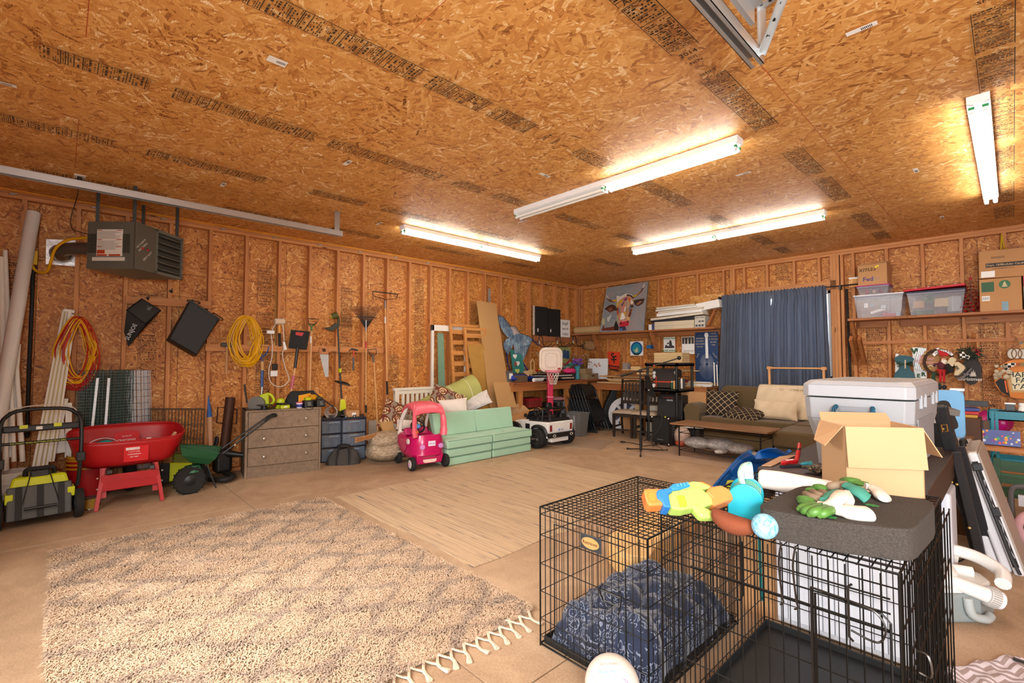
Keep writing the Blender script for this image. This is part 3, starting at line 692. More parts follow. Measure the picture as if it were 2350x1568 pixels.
# contents
t=T('bowl','turquoise bowl lying in the wheelbarrow','bowl',w0+V((.08,-.20,.52)),rot=(R(18),R(12),0));b=MB();b.lathe([(.001,.09),(.07,.08),(.11,.04),(.125,0),(.12,0),(.10,.04),(.06,.07),(.001,.08)],28,cap=False);O('bowl_body',b,M('2aa5a0',.4),t,smooth=1)
t=T('wire_loop','thin metal hoop over the turquoise bowl','wire',w0+V((.10,-.20,.54)),rot=(R(80),0,R(90)));b=MB();b.tube([(.13*cos(pi*i/14),.10*sin(pi*i/14),0)for i in range(15)],.004,6);O('hoop',b,STEEL,t,smooth=1)
t=T('red_label_card','red printed card standing inside the wheelbarrow','label card',w0+V((-.16,.0,.52)),rot=(R(86),0,R(96)));b=MB();b.prism([(-.11,0),(-.1,.13),(0,.15),(.1,.13),(.11,0)],0,.004);O('card',b,M('c8202a',.4),t)
text('lettering','CRAFTSMAN',.026,WHT,t,(0,.05,.005));text('lettering','10 CU FT',.02,WHT,t,(0,.09,.005))
t=T('parts_package','clear parts package standing in the wheelbarrow','package',w0+V((.0,.20,.55)),rot=(R(84),R(0),R(88)));b=MB();b.prism(rrect(.13,.11,.012),0,.02);O('shell',b,M('9d3a3a',.25),t);b=MB();b.bb((-.055,-.04,.021),(-.015,.045,.025));O('insert',b,WHT,t);b=MB();b.bb((.0,-.04,.021),(.05,.03,.03));O('tray_insert',b,M('552222',.4),t)
t=T('wooden_grip','short wooden tool handle sticking out of the wheelbarrow','tool handle',w0+V((.02,.33,.52)),rot=(R(-25),R(20),0));b=MB();b.lathe([(.016,0),(.014,.05),(.019,.11),(.016,.13),(.006,.138)],14);O('grip',b,M('c79b72',.6),t,smooth=1)
t=T('pruning_saw','black handled tool lying flat in the wheelbarrow','hand tool',w0+V((.14,-.04,.53)),85);b=MB();b.at((0,0,0));b.prism([(-.14,-.01),(.0,-.025),(.08,-.02),(.1,.0),(.08,.02),(0,.02),(-.14,.01)],0,.018);O('tool_body',b,M('2c2e30',.5),t,bevel=.004)
# ====== tools on the left wall, dresser, drawers
WOOD=wood_mat('ash_handle','c98f52','e0b078',2,1,.5,knots=False);WOODY=wood_mat('oak_handle','a87545','c89560',1,1,.55,knots=False)
def tool(name,label,cat,px,py,off,group='hand tools on the stud wall'):
 return T(name,label,cat,A(px,py,off),rot=frot('A'),group=group)
def shaft(t,pts,r,mat,name='shaft',off=.06,n=8):
 b=W(t);b.tube([A(x,y,off)for x,y in pts],r,n);return O(name,b,mat,t,smooth=1)
def slab(t,name,pix,mat,off,th,bevel=0,parent=None,**kw):
 """solid cut-out: outline on plane off, thickness th"""
 f=[A(x,y,off+th)for x,y in pix];k_=[p-V((th,0,0))for p in f];n=len(f)
 b=W(t);b.add(k_+f,[tuple(range(n)),tuple(range(n,2*n))[::-1]]+[(i,n+i,n+(i+1)%n,(i+1)%n)for i in range(n)])
 return O(name,b,mat,parent or t,bevel=bevel,**kw)
t=tool('sledge_hammer','sledge hammer with a dark steel head hanging left of the yellow coil','hammer',520,792,.06)
b=W(t);b.beam(A(507,791,.07),A(533,793,.07),.05,.05,(1,0,0));O('hammer_head',b,M('4c4a46',.5,.5),t,bevel=.008)
shaft(t,((521,795),(519,860)),.016,WOODY,'handle',.07)
t=tool('garden_fork','blue D-handled digging fork standing behind the saw on the dresser','shovel',602,850,.1)
shaft(t,((602,828),(601,888)),.018,M('1c4f8f',.4),'shaft',.10);shaft(t,((602,888),(600,908)),.015,STEEL,'ferrule',.1)
shaft(t,((602,830),(602,850)),.019,M('c79a58',.5),'label_band',.102)
b=W(t);b.tube(bez([A(602,826,.1),A(594,815,.1),A(600,812,.1),A(603,820,.1),A(614,806,.1),A(617,792,.1)],4),.008,6);O('yoke',b,M('1c4f8f',.4),t,smooth=1)
b=W(t);b.cyl(A(598,793,.1),A(617,794,.1),.016,n=10);O('grip',b,WOODY,t,smooth=1)
t=tool('rubber_mallet','white headed rubber mallet with yellow and black handle on the stud','mallet',641,738,.05)
b=W(t);b.cyl(A(630,738,.06),A(653,738,.06),.042,n=18);O('mallet_head',b,M('d8c3ac',.7),t,bevel=.008,smooth=1)
shaft(t,((641,746),(641,766)),.014,M('e69a10',.4),'neck');shaft(t,((641,765),(642,795)),.018,BLKM,'grip')
t=tool('white_extension_cord','white extension cord hanging in a long loop beside the mallet','extension cord',640,820,.04,None)
b=W(t);b.tube(bez([A(x,y,.05)for x,y in((622,768),(626,755),(634,744),(648,746),(651,770),(652,797),(648,815),(655,845),(663,870),(652,885),(635,887),(620,875),(617,850),(624,820),(625,790),(622,768))],5),.006,6);O('cord',b,M('d8cfc8',.4),t,smooth=1)
b=W(t);p=A(620,763,.05);b.bb(p+V((-.01,-.045,-.02)),p+V((.03,.045,.025)));O('outlet_end',b,WHT,t,bevel=.004)
b=W(t);b.cyl(A(651,785,.06),A(655,803,.06),.016,.022,8);O('plug_end',b,WHT,t)
t=tool('wall_outlet','white outlet box with a black adapter on the stud under the mallet','outlet',628,850,0,None)
b=W(t);p=A(628,857,0);b.bb(p+V((0,-.045,-.04)),p+V((.03,.04,.035)));O('outlet_box',b,WHT,t,bevel=.003)
b=W(t);p=A(629,842,.0);b.bb(p+V((.0,-.03,-.04)),p+V((.06,.03,.04)));O('adapter',b,BLK,t,bevel=.006)
b=W(t);b.tube([A(634,640,.01),A(633,740,.01),A(632,830,.01)],.006,6);O('cable',b,M('8a7418',.5),t)
t=tool('square_shovel','flat square shovel with a red sticker hanging blade up','shovel',686,780,.05)
b=W(t);o_=[A(x,y,.08)for x,y in((668,757),(712,761),(704,803),(662,799))];b.hexa([p-V((.012,0,0))for p in o_],o_);O('blade',b,M('1c1c1e',.5,.3),t,bevel=.004)
slab(t,'sticker',((679,762),(698,764),(693,772),(678,769)),M('b8343c',.5),.084,.002)
shaft(t,((683,798),(677,845)),.02,M('1f1f20',.5),'socket',.08);shaft(t,((677,845),(674,864)),.015,WOOD,'shaft',.08);shaft(t,((674,862),(669,892)),.018,M('c9607c',.5),'label_sleeve',.08);shaft(t,((669,892),(664,925)),.015,WOOD,'shaft',.08)
t=tool('post_hole_rake','green triangular headed hoe with long wooden handle on a stud','garden hoe',714,800,.06)
b=W(t);b.tube([A(707,731,.08),A(731,733,.08),A(723,745,.08),A(709,744,.08)],.006,6,closed=1);O('hoe_head',b,BLK,t)
b=W(t);b.tube([A(708,744,.08),A(715,750,.08),A(722,745,.08)],.009,6);b.cyl(A(715,748,.08),A(715,760,.08),.012,n=8);O('socket',b,M('2c6a2c',.5),t)
shaft(t,((715,760),(711,905)),.0125,WOOD,'shaft',.08);shaft(t,((714,772),(713,788)),.0135,M('dcdcd8',.5),'label_band',.08)
t=tool('hand_saw','hand saw with a wooden grip hanging on the tool rail','saw',744,830,.04)
slab(t,'saw_blade',((732,806),(736,812),(754,814),(754,865),(746,865)),M('c4c8ca',.4,.3),.045,.003)
slab(t,'saw_grip',((735,797),(754,796),(754,814),(735,813),(732,806)),wood_mat('saw_wood','a5663c','c98658',1,knots=False),.04,.02,.004)
slab(t,'grip_hole',((739,800),(747,800),(748,807),(741,808)),M('3b2413',.8),.058,.003)
t=tool('string_trimmer','green and black string trimmer hanging head up','trimmer',780,830,.08)
shaft(t,((775,748),(780,850),(784,915)),.013,BLK,'shaft',.1);b=W(t);b.tube(bez([A(775,752,.1),A(777,735,.1),A(772,724,.12)],4),.022,8);O('neck',b,M('45452f',.5),t,smooth=1)
b=W(t);b.cyl(A(763,727,.1),A(775,722,.14),.045,.05,14);O('cutting_head',b,M('5b5a22',.5),t,smooth=1)
b=W(t);b.cyl(A(762,726,.10),A(764,727,.11),.03,n=12);O('spool_cap',b,M('c3cc2a',.4),t)
slab(t,'guard',((744,753),(760,750),(771,741),(783,745),(775,752),(763,761),(752,757)),M('38362a',.5),.08,.04,.004)
b=W(t);b.bb(A(775,855,.06),A(784,846,.13));O('clamp',b,YG,t,bevel=.004)
b=W(t);b.tube(bez([A(769,875,.02),A(780,879,.12),A(802,884,.2),A(790,878,.08),A(769,875,.02)],5),.011,8);O('loop_handle',b,BLK,t,smooth=1)
b=W(t);b.hexa([A(779,945,.08),A(795,938,.08),A(795,938,.18),A(779,945,.18)],[A(781,917,.08),A(792,917,.08),A(792,917,.16),A(781,917,.16)]);O('motor_grip',b,YG,t,bevel=.012)
shaft(t,((788,938),(789,950)),.02,BLK,'battery_mount',.13)
t=tool('claw_hammer','small claw hammer hanging right of the trimmer','hammer',810,820,.05)
b=W(t);b.tube(bez([A(800,808,.06),A(807,801,.06),A(821,804,.06)],4),[.006]*4+[.013]*5,8);O('hammer_head',b,M('4a4642',.4,.6),t,smooth=1)
shaft(t,((812,804),(811,822)),.013,M('c8402c',.5),'neck');shaft(t,((811,820),(811,851)),.015,M('4f5256',.5),'grip')
t=tool('leaf_rake','leaf rake hanging with its fan of tines upward','rake',840,760,.08)
b=W(t)
for i in range(21):
 f=i/20;b.tube([A(838+4*f,753,.08),A(823+36*f,728-2*sin(pi*f),.08),A(803+72*f,706-3*sin(pi*f),.08),A(804+71*f,703,.11)],.0038,4)
O('tines',b,M('3a3632',.5,.5),t,kind='stuff')
b=W(t);b.beam(A(818,727,.085),A(864,729,.085),.012,.02,(1,0,0));O('spreader_bar',b,BLK,t)
b=W(t);b.tube([A(834,728,.09),A(840,740,.09),A(848,730,.09)],.004,5);O('brace',b,STEEL,t)
shaft(t,((840,735),(840,760)),.012,STEEL,'ferrule',.09);shaft(t,((840,760),(840,932)),.011,WOOD,'shaft',.09);shaft(t,((840,784),(840,800)),.0125,M('c23a3a',.5),'label_band',.09);shaft(t,((840,930),(840,948)),.014,BLKM,'grip',.09)
t=tool('bow_rake','bow rake hanging high with its toothed bar at the top','rake',885,700,.08)
b=W(t);b.beam(A(855,669,.08),A(913,676,.08),.012,.014,(1,0,0));O('rake_bar',b,M('2e2b28',.5,.5),t)
b=W(t)
for i in range(14):p=A(856+57*i/13,669+7*i/13,.08);b.tube([p,p+V((.05,0,.01))],[.004,.002],4)
O('teeth',b,M('2e2b28',.5,.5),t,kind='stuff')
b=W(t);b.tube(bez([A(855,669,.08),A(858,679,.08),A(880,686,.08),A(884,690,.08)],4),.005,6);b.tube(bez([A(913,676,.08),A(908,685,.08),A(890,687,.08),A(884,690,.08)],4),.005,6);O('bow',b,M('2e2b28',.5,.5),t,smooth=1)
shaft(t,((884,690),(884,708)),.012,STEEL,'ferrule',.08);shaft(t,((884,708),(888,880)),.0125,WOOD,'shaft',.08);shaft(t,((884,728),(884,742)),.0135,M('dcdcd8',.5),'label_band',.08);shaft(t,((888,875),(889,906)),.016,BLKM,'grip',.08)
t=tool('d_handle_shovel','long shovel with worn D-grip leaning beside the rakes','shovel',855,820,.08)
b=W(t);b.tube([A(844,803,.08),A(863,801,.08),A(864,812,.08),A(855,818,.08),A(847,811,.08)],.007,6,closed=1);O('d_grip',b,M('3f3a36',.5),t)
shaft(t,((855,815),(858,832)),.014,M('6a6460',.5,.4),'socket',.08);b=W(t);b.tube([A(858,832,.08),A(862,900,.12),A(867,990,.22)],.0135,8);O('shaft',b,WOOD,t,smooth=1)
t=tool('pry_bar','thin black bar leaning behind the dresser tools','bar',562,900,.06);shaft(t,((561,882),(563,900),(567,925)),.01,BLK,'bar',.06)
t=tool('blue_tipped_stake','pointed wooden stake with a blue painted tip','stake',480,950,.10)
b=W(t);b.tube([A(478,908,.10),A(480,935,.10),A(481,957,.10)],[.004,.018,.03],8);O('painted_tip',b,M('1d57a0',.5),t,smooth=1,label='blue painted tip');b=W(t);b.tube([A(481,957,.10),A(485,1050,.14)],[.03,.022],8);O('stake_body',b,M('c08f6a',.7),t,smooth=1)
t=tool('post_driver','rusty steel post driver tube with two loop handles','post driver',525,980,.1)
shaft(t,((529,912),(516,1020),(512,1050)),.055,M('4a2b1c',.6,.4,.2,14),'driver_tube',.14,16)
for pts in(((523,936),(500,935),(497,970),(520,973)),((532,938),(544,939),(542,973),(525,971))):
 b=W(t);b.tube([A(x,y,.14)for x,y in pts],.008,6);O('handle',b,M('3d2418',.6,.4),t,smooth=1)
# ---- dresser
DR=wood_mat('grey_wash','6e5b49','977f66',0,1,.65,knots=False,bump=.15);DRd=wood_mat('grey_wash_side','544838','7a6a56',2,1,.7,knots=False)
d0=V((.16,-6.56,0));dang=-9.5
t=T('dresser','grey wood dresser with four drawer fronts and nickel knobs','dresser',d0,dang)
DW,DD,DH=.85,.47,.80
def dpart(name,mat,*boxes,parent=None,bev=.002,label=None):
 b=MB()
 for p,q in boxes:b.bb(p,q)
 return O(name,b,mat,parent or t,bevel=bev,label=label)
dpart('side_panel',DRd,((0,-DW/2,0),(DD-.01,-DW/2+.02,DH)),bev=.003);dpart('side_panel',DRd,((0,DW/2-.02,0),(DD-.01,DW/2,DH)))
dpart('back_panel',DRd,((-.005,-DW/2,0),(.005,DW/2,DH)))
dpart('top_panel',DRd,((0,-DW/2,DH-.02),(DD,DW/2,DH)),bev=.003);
dpart('face_frame',DR,((DD-.012,-DW/2,0),(DD+.002,-DW/2+.028,DH)),((DD-.012,DW/2-.022,0),(DD+.002,DW/2,DH)),((DD-.012,-DW/2+.028,DH-.022),(DD+.002,DW/2-.022,DH)))
dpart('plinth',DR,((DD-.02,-DW/2+.03,0),(DD-.004,DW/2-.024,.135)))
KN=M('c9c6bd',.25,.9)
for i,(z0,z1,st)in enumerate(((.57,.775,0),(.355,.565,-.006),(.14,.35,.012))):
 dw=dpart('drawer',DR,((DD-.02,-DW/2+.032+st*0,z0),(DD+.006+max(0,st),DW/2-.026,z1)),bev=.004)
 for s in((-1,1)if i else(1,)):
  b=MB();b.at((DD+.006+max(0,st),.01+s*.235,(z0+z1)/2),(0,pi/2,0));b.lathe([(.007,0),(.007,.012),(.017,.018),(.019,.026),(.013,.034),(.001,.036)],14);O('knob',b,KN,dw,smooth=1)
# things on the dresser (local frame: x toward the room, y right)
DM=Matrix.Rotation(R(dang),4,'Z')
def onD(x,y,z=0.0):return d0+DM@V((x,y,DH+z))
CY=M('b9c81a',.4,var=.05)
t=T('circular_saw','green and black cordless circular saw lying at the left of the dresser top','power saw',onD(.28,-.27),60)
b=MB();b.at((-.02,0,.06),(pi/2,0,0));b.cyl((0,0,-.02),(0,0,.03),.095,n=24);O('blade_guard',b,M('6a6660',.4,.6),t,smooth=1)
b=MB();b.hexa([(-.05,.03,.01),(.11,.03,.01),(.11,.1,.01),(-.05,.1,.01)],[(.0,.03,.17),(.1,.03,.2),(.1,.09,.2),(.0,.09,.17)]);O('body',b,CY,t,bevel=.015)
b=MB();b.tube(bez([(.08,.06,.18),(.13,.06,.16),(.16,.06,.09),(.12,.06,.04)],4),.017,8);O('handle',b,CY,t,smooth=1)
b=MB();b.bb((-.12,-.05,0),(.15,.11,.006));O('base_plate',b,M('2d2b28',.4,.4),t)
t=T('line_spool','black spool sitting at the front left edge of the dresser','spool',onD(.40,-.22));b=MB();b.lathe([(.09,0),(.09,.006),(.035,.008),(.035,.05),(.09,.052),(.09,.058)],22);O('spool_body',b,BLK,t,smooth=1)
t=T('random_sander','lime green palm sander with its battery on the dresser','power sander',onD(.34,-.03),10)
b=MB();b.lathe([(.06,0),(.062,.012),(.05,.02),(.045,.045),(.05,.07),(.045,.11),(.02,.125)],20);O('body',b,CY,t,smooth=1);b=MB();b.lathe([(.055,.045),(.057,.06),(.05,.07)],20,cap=False);O('grip_band',b,BLK,t,smooth=1)
b=MB();b.bb((-.03,.05,.02),(.04,.13,.06));O('dust_box',b,BLK,t,bevel=.01)
t=T('battery_pack','lime green tool battery lying in front of the sander','battery',onD(.42,.0),5);b=MB();b.bb((-.04,-.055,0),(.04,.055,.045));O('case',b,CY,t,bevel=.01);b=MB();b.bb((-.03,-.045,.045),(.03,.045,.07));O('top_cap',b,BLK,t,bevel=.008);b=MB();b.bb((.04,-.02,.015),(.0415,.02,.03));O('badge',b,WHT,t)
t=T('putty_tub','small blue labelled tub with a pink lid','tub',onD(.44,.17));b=MB();b.lathe([(.032,0),(.038,.062)],18);O('tub_body',b,M('e8e6ee',.5),t,smooth=1);b=MB();b.lathe([(.035,.012),(.0375,.048)],18,cap=False);O('tub_label',b,M('3a3a8c',.5),t,smooth=1);b=MB();b.lathe([(.041,.062),(.041,.073)],18);O('tub_lid',b,M('d6588c',.5),t,smooth=1)
for i,(x,y)in enumerate(((.42,.27),(.40,.42))):
 t=T('battery_charger',('black battery charger nearer the pink lidded tub','black battery charger nearer the end of the dresser')[i],'charger',onD(x,y),6)
 b=MB();b.hexa([(-.06,-.06,0),(.06,-.06,0),(.06,.06,0),(-.06,.06,0)],[(-.05,-.055,.09),(.03,-.055,.09),(.03,.055,.09),(-.05,.055,.09)]);O('charger_body',b,BLK,t,bevel=.014)
 b=MB();b.bb((-.04,-.035,.09),(.03,.035,.125));O('battery',b,CY if i==0 else M('39392f',.4),t,bevel=.01)
 for j in range(4):b=MB();b.bb((.049-.008*j,-.02,.03+.015*j),(.056-.008*j,.02,.034+.015*j));O('stripe',b,M('b9bab0',.5),t)
t=T('tool_bag','black and yellow soft tool bag at the back of the dresser','tool bag',onD(.24,.24),0)
b=MB();b.surf(lambda u_,v_:(.10*cos(2*pi*u_)*(1-.75*v_),.22*sin(2*pi*u_)*(1-.35*v_**2),.2*v_**.8),24,8,True);O('bag_body',b,M('1b1b1c',.8,bump=.4),t,smooth=1,solid=.004)
b=MB();b.hexa([(.07,-.08,.05),(.09,-.08,.05),(.09,.12,.05),(.07,.12,.05)],[(.035,-.08,.15),(.05,-.06,.15),(.05,.08,.17),(.03,.1,.17)]);O('yellow_panel',b,M('e39a14',.6),t,bevel=.01)
t=T('bit_case','yellow and clear drill bit cases stacked on the dresser','case',onD(.30,.39,.0),4)
for j in range(3):b=MB();b.bb((-.05,-.10+.01*j,.09+.022*j),(.05,.09-.012*j,.108+.022*j));O('yellow_case',b,M('e3a014',.4),t,bevel=.004)
b=MB();b.bb((-.05,-.09,0),(.04,.1,.088));O('clear_case',b,M('47423c',.3),t,bevel=.006)
t=T('thin_black_rod','black wiper-like rod leaning over the end of the dresser','rod',onD(.30,.46,.02));b=W(t);b.tube([onD(.35,.36,.18),onD(.40,.60,-.02)],.009,6);O('rod',b,BLK,t)
t=T('power_lead','thin black lead drooping over the dresser edge','cord',onD(.46,.22));b=W(t);b.tube(bez([onD(.44,.20,.01),onD(.475,.22,.0),onD(.485,.26,-.025),onD(.48,.31,-.02),onD(.46,.34,.012)],5),.004,5);O('lead',b,BLK,t,smooth=1)
# ---- spreader
s0=at(428,1133,z=0)+V((-.06,.02,0))
t=T('seed_spreader','green hopper seed spreader with black push handle in front of the dresser','spreader',s0)
GN=M('17512f',.42,var=.1)
def sp(px,py,x):return at(px,py,x=x)
xc=s0.x
b=W(t);bot=[sp(440,1062,xc+.10),sp(478,1066,xc+.10),sp(478,1066,xc-.08),sp(440,1062,xc-.08)];top=[sp(414,1024,xc+.17),sp(502,1040,xc+.17),sp(508,1026,xc-.17),sp(416,1020,xc-.17)]
mid_=[sp(418,1046,xc+.15),sp(494,1054,xc+.15),sp(499,1046,xc-.15),sp(420,1042,xc-.15)]
b.add(bot+mid_+top,[(3,2,1,0)]+[(i+4*j,(i+1)%4+4*j,(i+1)%4+4*j+4,i+4*j+4)for j in(0,1)for i in range(4)]);O('hopper',b,GN,t,solid=.006,bevel=.008)
b=W(t);b.tube(top,.008,6,closed=1);O('hopper_rim',b,GN,t,smooth=1)
for s,(px,py)in((1,(427,1105)),(-1,(520,1095))):
 if s>0:c=V((xc+.08,s0.y,.14))
 else:c=V((xc-.25,s0.y+.12,.12))
 r_=.14 if s>0 else.12
 b=W(t);b.T=b.T@Matrix.Translation(c)@Matrix.Rotation(pi/2,4,'Y')
 b.lathe([(r_*.52,-.04),(r_*.9,-.05),(r_,-.035),(r_,.035),(r_*.9,.05),(r_*.52,.04)],28);O('wheel',b,RUB,t,smooth=1)
 b=W(t);b.T=b.T@Matrix.Translation(c)@Matrix.Rotation(pi/2,4,'Y')
 for k_ in range(28):a=2*pi*k_/28;b.box((cos(a)*r_,sin(a)*r_,.02*(-1)**k_),(.016,.016,.05))
 O('tread_lugs',b,RUB,t,kind='stuff')
 b=W(t);b.T=b.T@Matrix.Translation(c)@Matrix.Rotation(pi/2,4,'Y');b.lathe([(r_*.55,-.03),(r_*.55,.03),(r_*.48,.035),(r_*.2,.05),(.001,.052)],20,cap=False);O('hub_cap',b,BLK,t,smooth=1)
p1,p2=sp(500,1050,xc+.02),sp(622,957,xc+.10);q1,q2=sp(508,1031,xc-.12),sp(612,958,xc-.08)
for a_,c_ in((p1,p2),(q1,q2)):b=W(t);b.tube([a_,c_],.0105,8);O('handle_tube',b,BLK,t,smooth=1)
b=W(t);b.tube(bez([p2.lerp(p1,.12),p2,sp(634,954,xc+.04),sp(628,951,xc-.03),q2],4),.014,8);O('grip',b,BLKM,t,smooth=1)
for f in(.3,):b=W(t);b.cyl(p1.lerp(p2,f)+V((.012,0,0)),p1.lerp(p2,f)+V((.02,0,0)),.012,n=8);O('bolt',b,CHR,t)
b=W(t);b.tube([sp(474,1066,xc+.08),sp(496,1120,xc+.13)],.008,6);b.tube([sp(474,1066,xc-.05),sp(485,1098,xc-.02)],.008,6);O('stand_leg',b,BLK,t,kind='stuff')
b=W(t);b.cyl(sp(443,1068,xc+.05),sp(443,1082,xc+.05),.06,.09,16);O('spinner',b,M('1f5a36',.5),t)
# ---- lime mower behind spreader
t=T('battery_lawn_mower','lime green battery mower partly hidden behind the seed spreader','lawn mower',(.28,-7.72,0))
b=W(t);x_=.40
b.hexa([at(378,1108,x=x_),at(482,1095,x=x_),at(482,1090,x=.0),at(380,1100,x=.0)],[at(384,1062,x=x_),at(478,1062,x=x_),at(478,1062,x=.0),at(384,1060,x=.0)]);O('deck',b,YG,t,bevel=.02)
b=W(t);b.hexa([at(360,1112,x=.44),at(388,1108,x=.44),at(388,1100,x=.1),at(365,1104,x=.1)],[at(368,1064,x=.44),at(390,1062,x=.44),at(390,1062,x=.1),at(368,1064,x=.1)]);O('side_skirt',b,BLKM,t,bevel=.01)
b=W(t);b.hexa([at(395,1064,x=.36),at(440,1064,x=.36),at(440,1064,x=.1),at(395,1064,x=.1)],[at(398,1040,x=.3),at(436,1044,x=.3),at(436,1044,x=.12),at(398,1044,x=.12)]);O('motor_cover',b,M('5e6a18',.5),t,bevel=.02)
b=W(t);b.tube([at(385,1048,x=.3),at(408,1018,x=.2)],.014,8);O('handle_stub',b,BLK,t)
# ---- leaf blower behind
t=T('leaf_blower','black blower tube and nozzle lying between spreader and dresser','leaf blower',(.32,-7.16,0))
b=W(t);b.tube(bez([at(478,1100,z=.04),at(500,1102,z=.05),at(524,1100,z=.05),at(535,1092,z=.05),at(515,1085,z=.06)],6),[.028+.002*(i%3)for i in range(25)],10);O('hose',b,BLKM,t,smooth=1)
b=W(t);b.bb(V((.1,-7.30,.05)),V((.3,-7.12,.33)));O('motor_body',b,BLK,t,bevel=.04,seg=4)
b=W(t);b.tube([V((.25,-7.2,.28)),V((.34,-7.07,.26)),V((.36,-6.98,.24))],[.05,.03,.025],12);O('nozzle',b,BLK,t,smooth=1)
b=W(t);b.tube(bez([at(497,1020,x=.2),at(498,1003,x=.2),at(492,1030,x=.18)],5),.02,8);O('handle',b,BLK,t,smooth=1)
# ---- plastic drawer towers
TB=M('1d2634',.4);TR=M('76818f',.25,alpha=.55,var=.05)
def tower(px,label,rz):
 p=at(px[0],px[1],z=0);t=T('drawer_tower',label,'drawer tower',p+V((-.19,.17,0)),rz,'clear plastic drawer towers')
 Wd,Dp,H=.335,.36,.60
 b=MB();b.bb((-Dp/2,-Wd/2,H-.02),(Dp/2+.005,Wd/2,H));O('top_panel',b,TB,t,bevel=.006)
 for i in range(4):
  z=.0+i*.19
  if i<3:
   for s in(-1,1):b=MB();b.bb((-Dp/2,s*Wd/2-.007,z),(Dp/2,s*Wd/2+.007,z+.2));O('side_frame',b,TB,t)
  b=MB();b.bb((-Dp/2,-Wd/2,z),(Dp/2,Wd/2,z+.015));O('shelf_frame',b,TB,t,bevel=.003)
 for i in range(3):
  z=.018+i*.19
  b=MB();f=lambda x:.02*(1-(x/(Wd/2))**2)
  ys=[-Wd/2+.012+(Wd-.024)*j/8 for j in range(9)]
  poly=[(Dp/2-.002+f(y),y)for y in ys]+[(Dp/2-.008+f(y),y)for y in ys[::-1]];b.prism(poly,z,z+.165)
  b.bb((-Dp/2,-Wd/2+.012,z),(Dp/2,-Wd/2+.015,z+.15));b.bb((-Dp/2,Wd/2-.015,z),(Dp/2,Wd/2-.012,z+.15));b.bb((-Dp/2,-Wd/2+.012,z),(Dp/2,Wd/2-.012,z+.004))
  dr=O('drawer',b,TR,t)
  b=MB();b.tube(bez([(Dp/2+.016,-.07,z+.125),(Dp/2+.026,-.06,z+.14),(Dp/2+.03,0,z+.143),(Dp/2+.026,.06,z+.14),(Dp/2+.016,.07,z+.125)],4),.006,6);O('handle',b,M('98a2ae',.3),dr,smooth=1)
 return t
t1=tower((742,1064),'clear three drawer plastic tower next to the dresser',-9)
t2=tower((790,1060),'clear three drawer plastic tower on the right of the pair',-9)
CN=[('b87a3c',(.0,-.09),(.05,.08,.09),1),('8a5a4a',(.0,.0),(.06,.06,.07),1),('d8c8b8',(.05,.09),(.04,.07,.06),1),('c9d0d4',(.0,-.06),(.08,.1,.06),0),('e2dcd0',(.03,.08),(.06,.09,.05),0),('cfa050',(.0,-.08),(.05,.07,.10),3),('d8cf30',(.04,-.04),(.03,.05,.05),3),('a8b4be',(.0,.05),(.08,.06,.07),3),('2c8a4c',(.03,.12),(.04,.05,.04),3),('b89aa8',(.0,-.07),(.08,.08,.06),2),('c04c6a',(.04,.02),(.05,.05,.08),2),('e8e4e0',(.02,.1),(.06,.05,.05),2)]
nm=('cardboard box of screws','small brown carton','cream packet','crumpled clear bag','white parts box','tan sandpaper pack','yellow carton','grey plastic pouch','green parts box','pale packet','pink and white box','white carton')
for(c,(x,y),d,lv),lb_ in zip(CN,nm):
 tt=t1 if lv<2 else t2;z=.022+.19*(2 if lv in(1,3)else 1)
 p=tt.matrix_basis@V((x+.02,y,z));t=T('drawer_item',lb_+(' in the top drawer' if lv in(1,3)else ' in the middle drawer')+(' of the left tower' if tt is t1 else ' of the right tower'),'packet',p,U_(-20,20));b=MB();b.bb((-d[0]/2,-d[1]/2,0),(d[0]/2,d[1]/2,d[2]*1.1));O('packet_body',b,M(c,.6),t,bevel=.003)
p=t2.matrix_basis@V((.06,.0,.60));t=T('small_carton','small brown carton with a white label on the right drawer tower','box',p,-12);b=MB();b.bb((-.06,-.09,0),(.06,.09,.085));O('carton_body',b,KRAFT,t,bevel=.002);b=MB();b.bb((.06,-.01,.02),(.0615,.045,.055));O('carton_label',b,WHT,t)
p=t1.matrix_basis@V((.05,.0,.60));t=T('face_shield','white and black headgear lying on its side on the left drawer tower','face shield',p,60)
b=MB();b.at((0,0,.075),(R(95),0,0));b.lathe([(.05,-.09),(.075,-.04),(.085,.06),(.08,.06),(.07,-.03)],20,cap=False);O('shield',b,M('d9cfc4',.5),t,smooth=1);b=MB();b.at((0,.06,.02));b.prism(circ(.12,20,ry=.06),-.018,.0);O('visor',b,BLK,t)
p=t2.matrix_basis@V((-.08,-.03,.60));t=T('steel_ruler_plate','grey metal plate with holes leaning behind the small carton','metal plate',p,0);b=MB();b.at((0,0,.0),(0,R(-50),0));b.bb((-.01,-.14,0),(0,.10,.10));O('plate_body',b,STEEL,t)
for i,(y,r_)in enumerate(((.02,.022),(.13,.018),(-.10,.02))):
 p=t2.matrix_basis@V((.13,y,.60));t=T('steel_socket',('steel socket left of the small carton','small dark socket at the tower edge','black and steel fitting at the left tower corner')[i],'socket',p);b=MB();b.lathe([(r_,0),(r_,.025),(r_*.7,.03)],12);O('socket_body',b,STEEL if i!=1 else BLK,t,smooth=1)
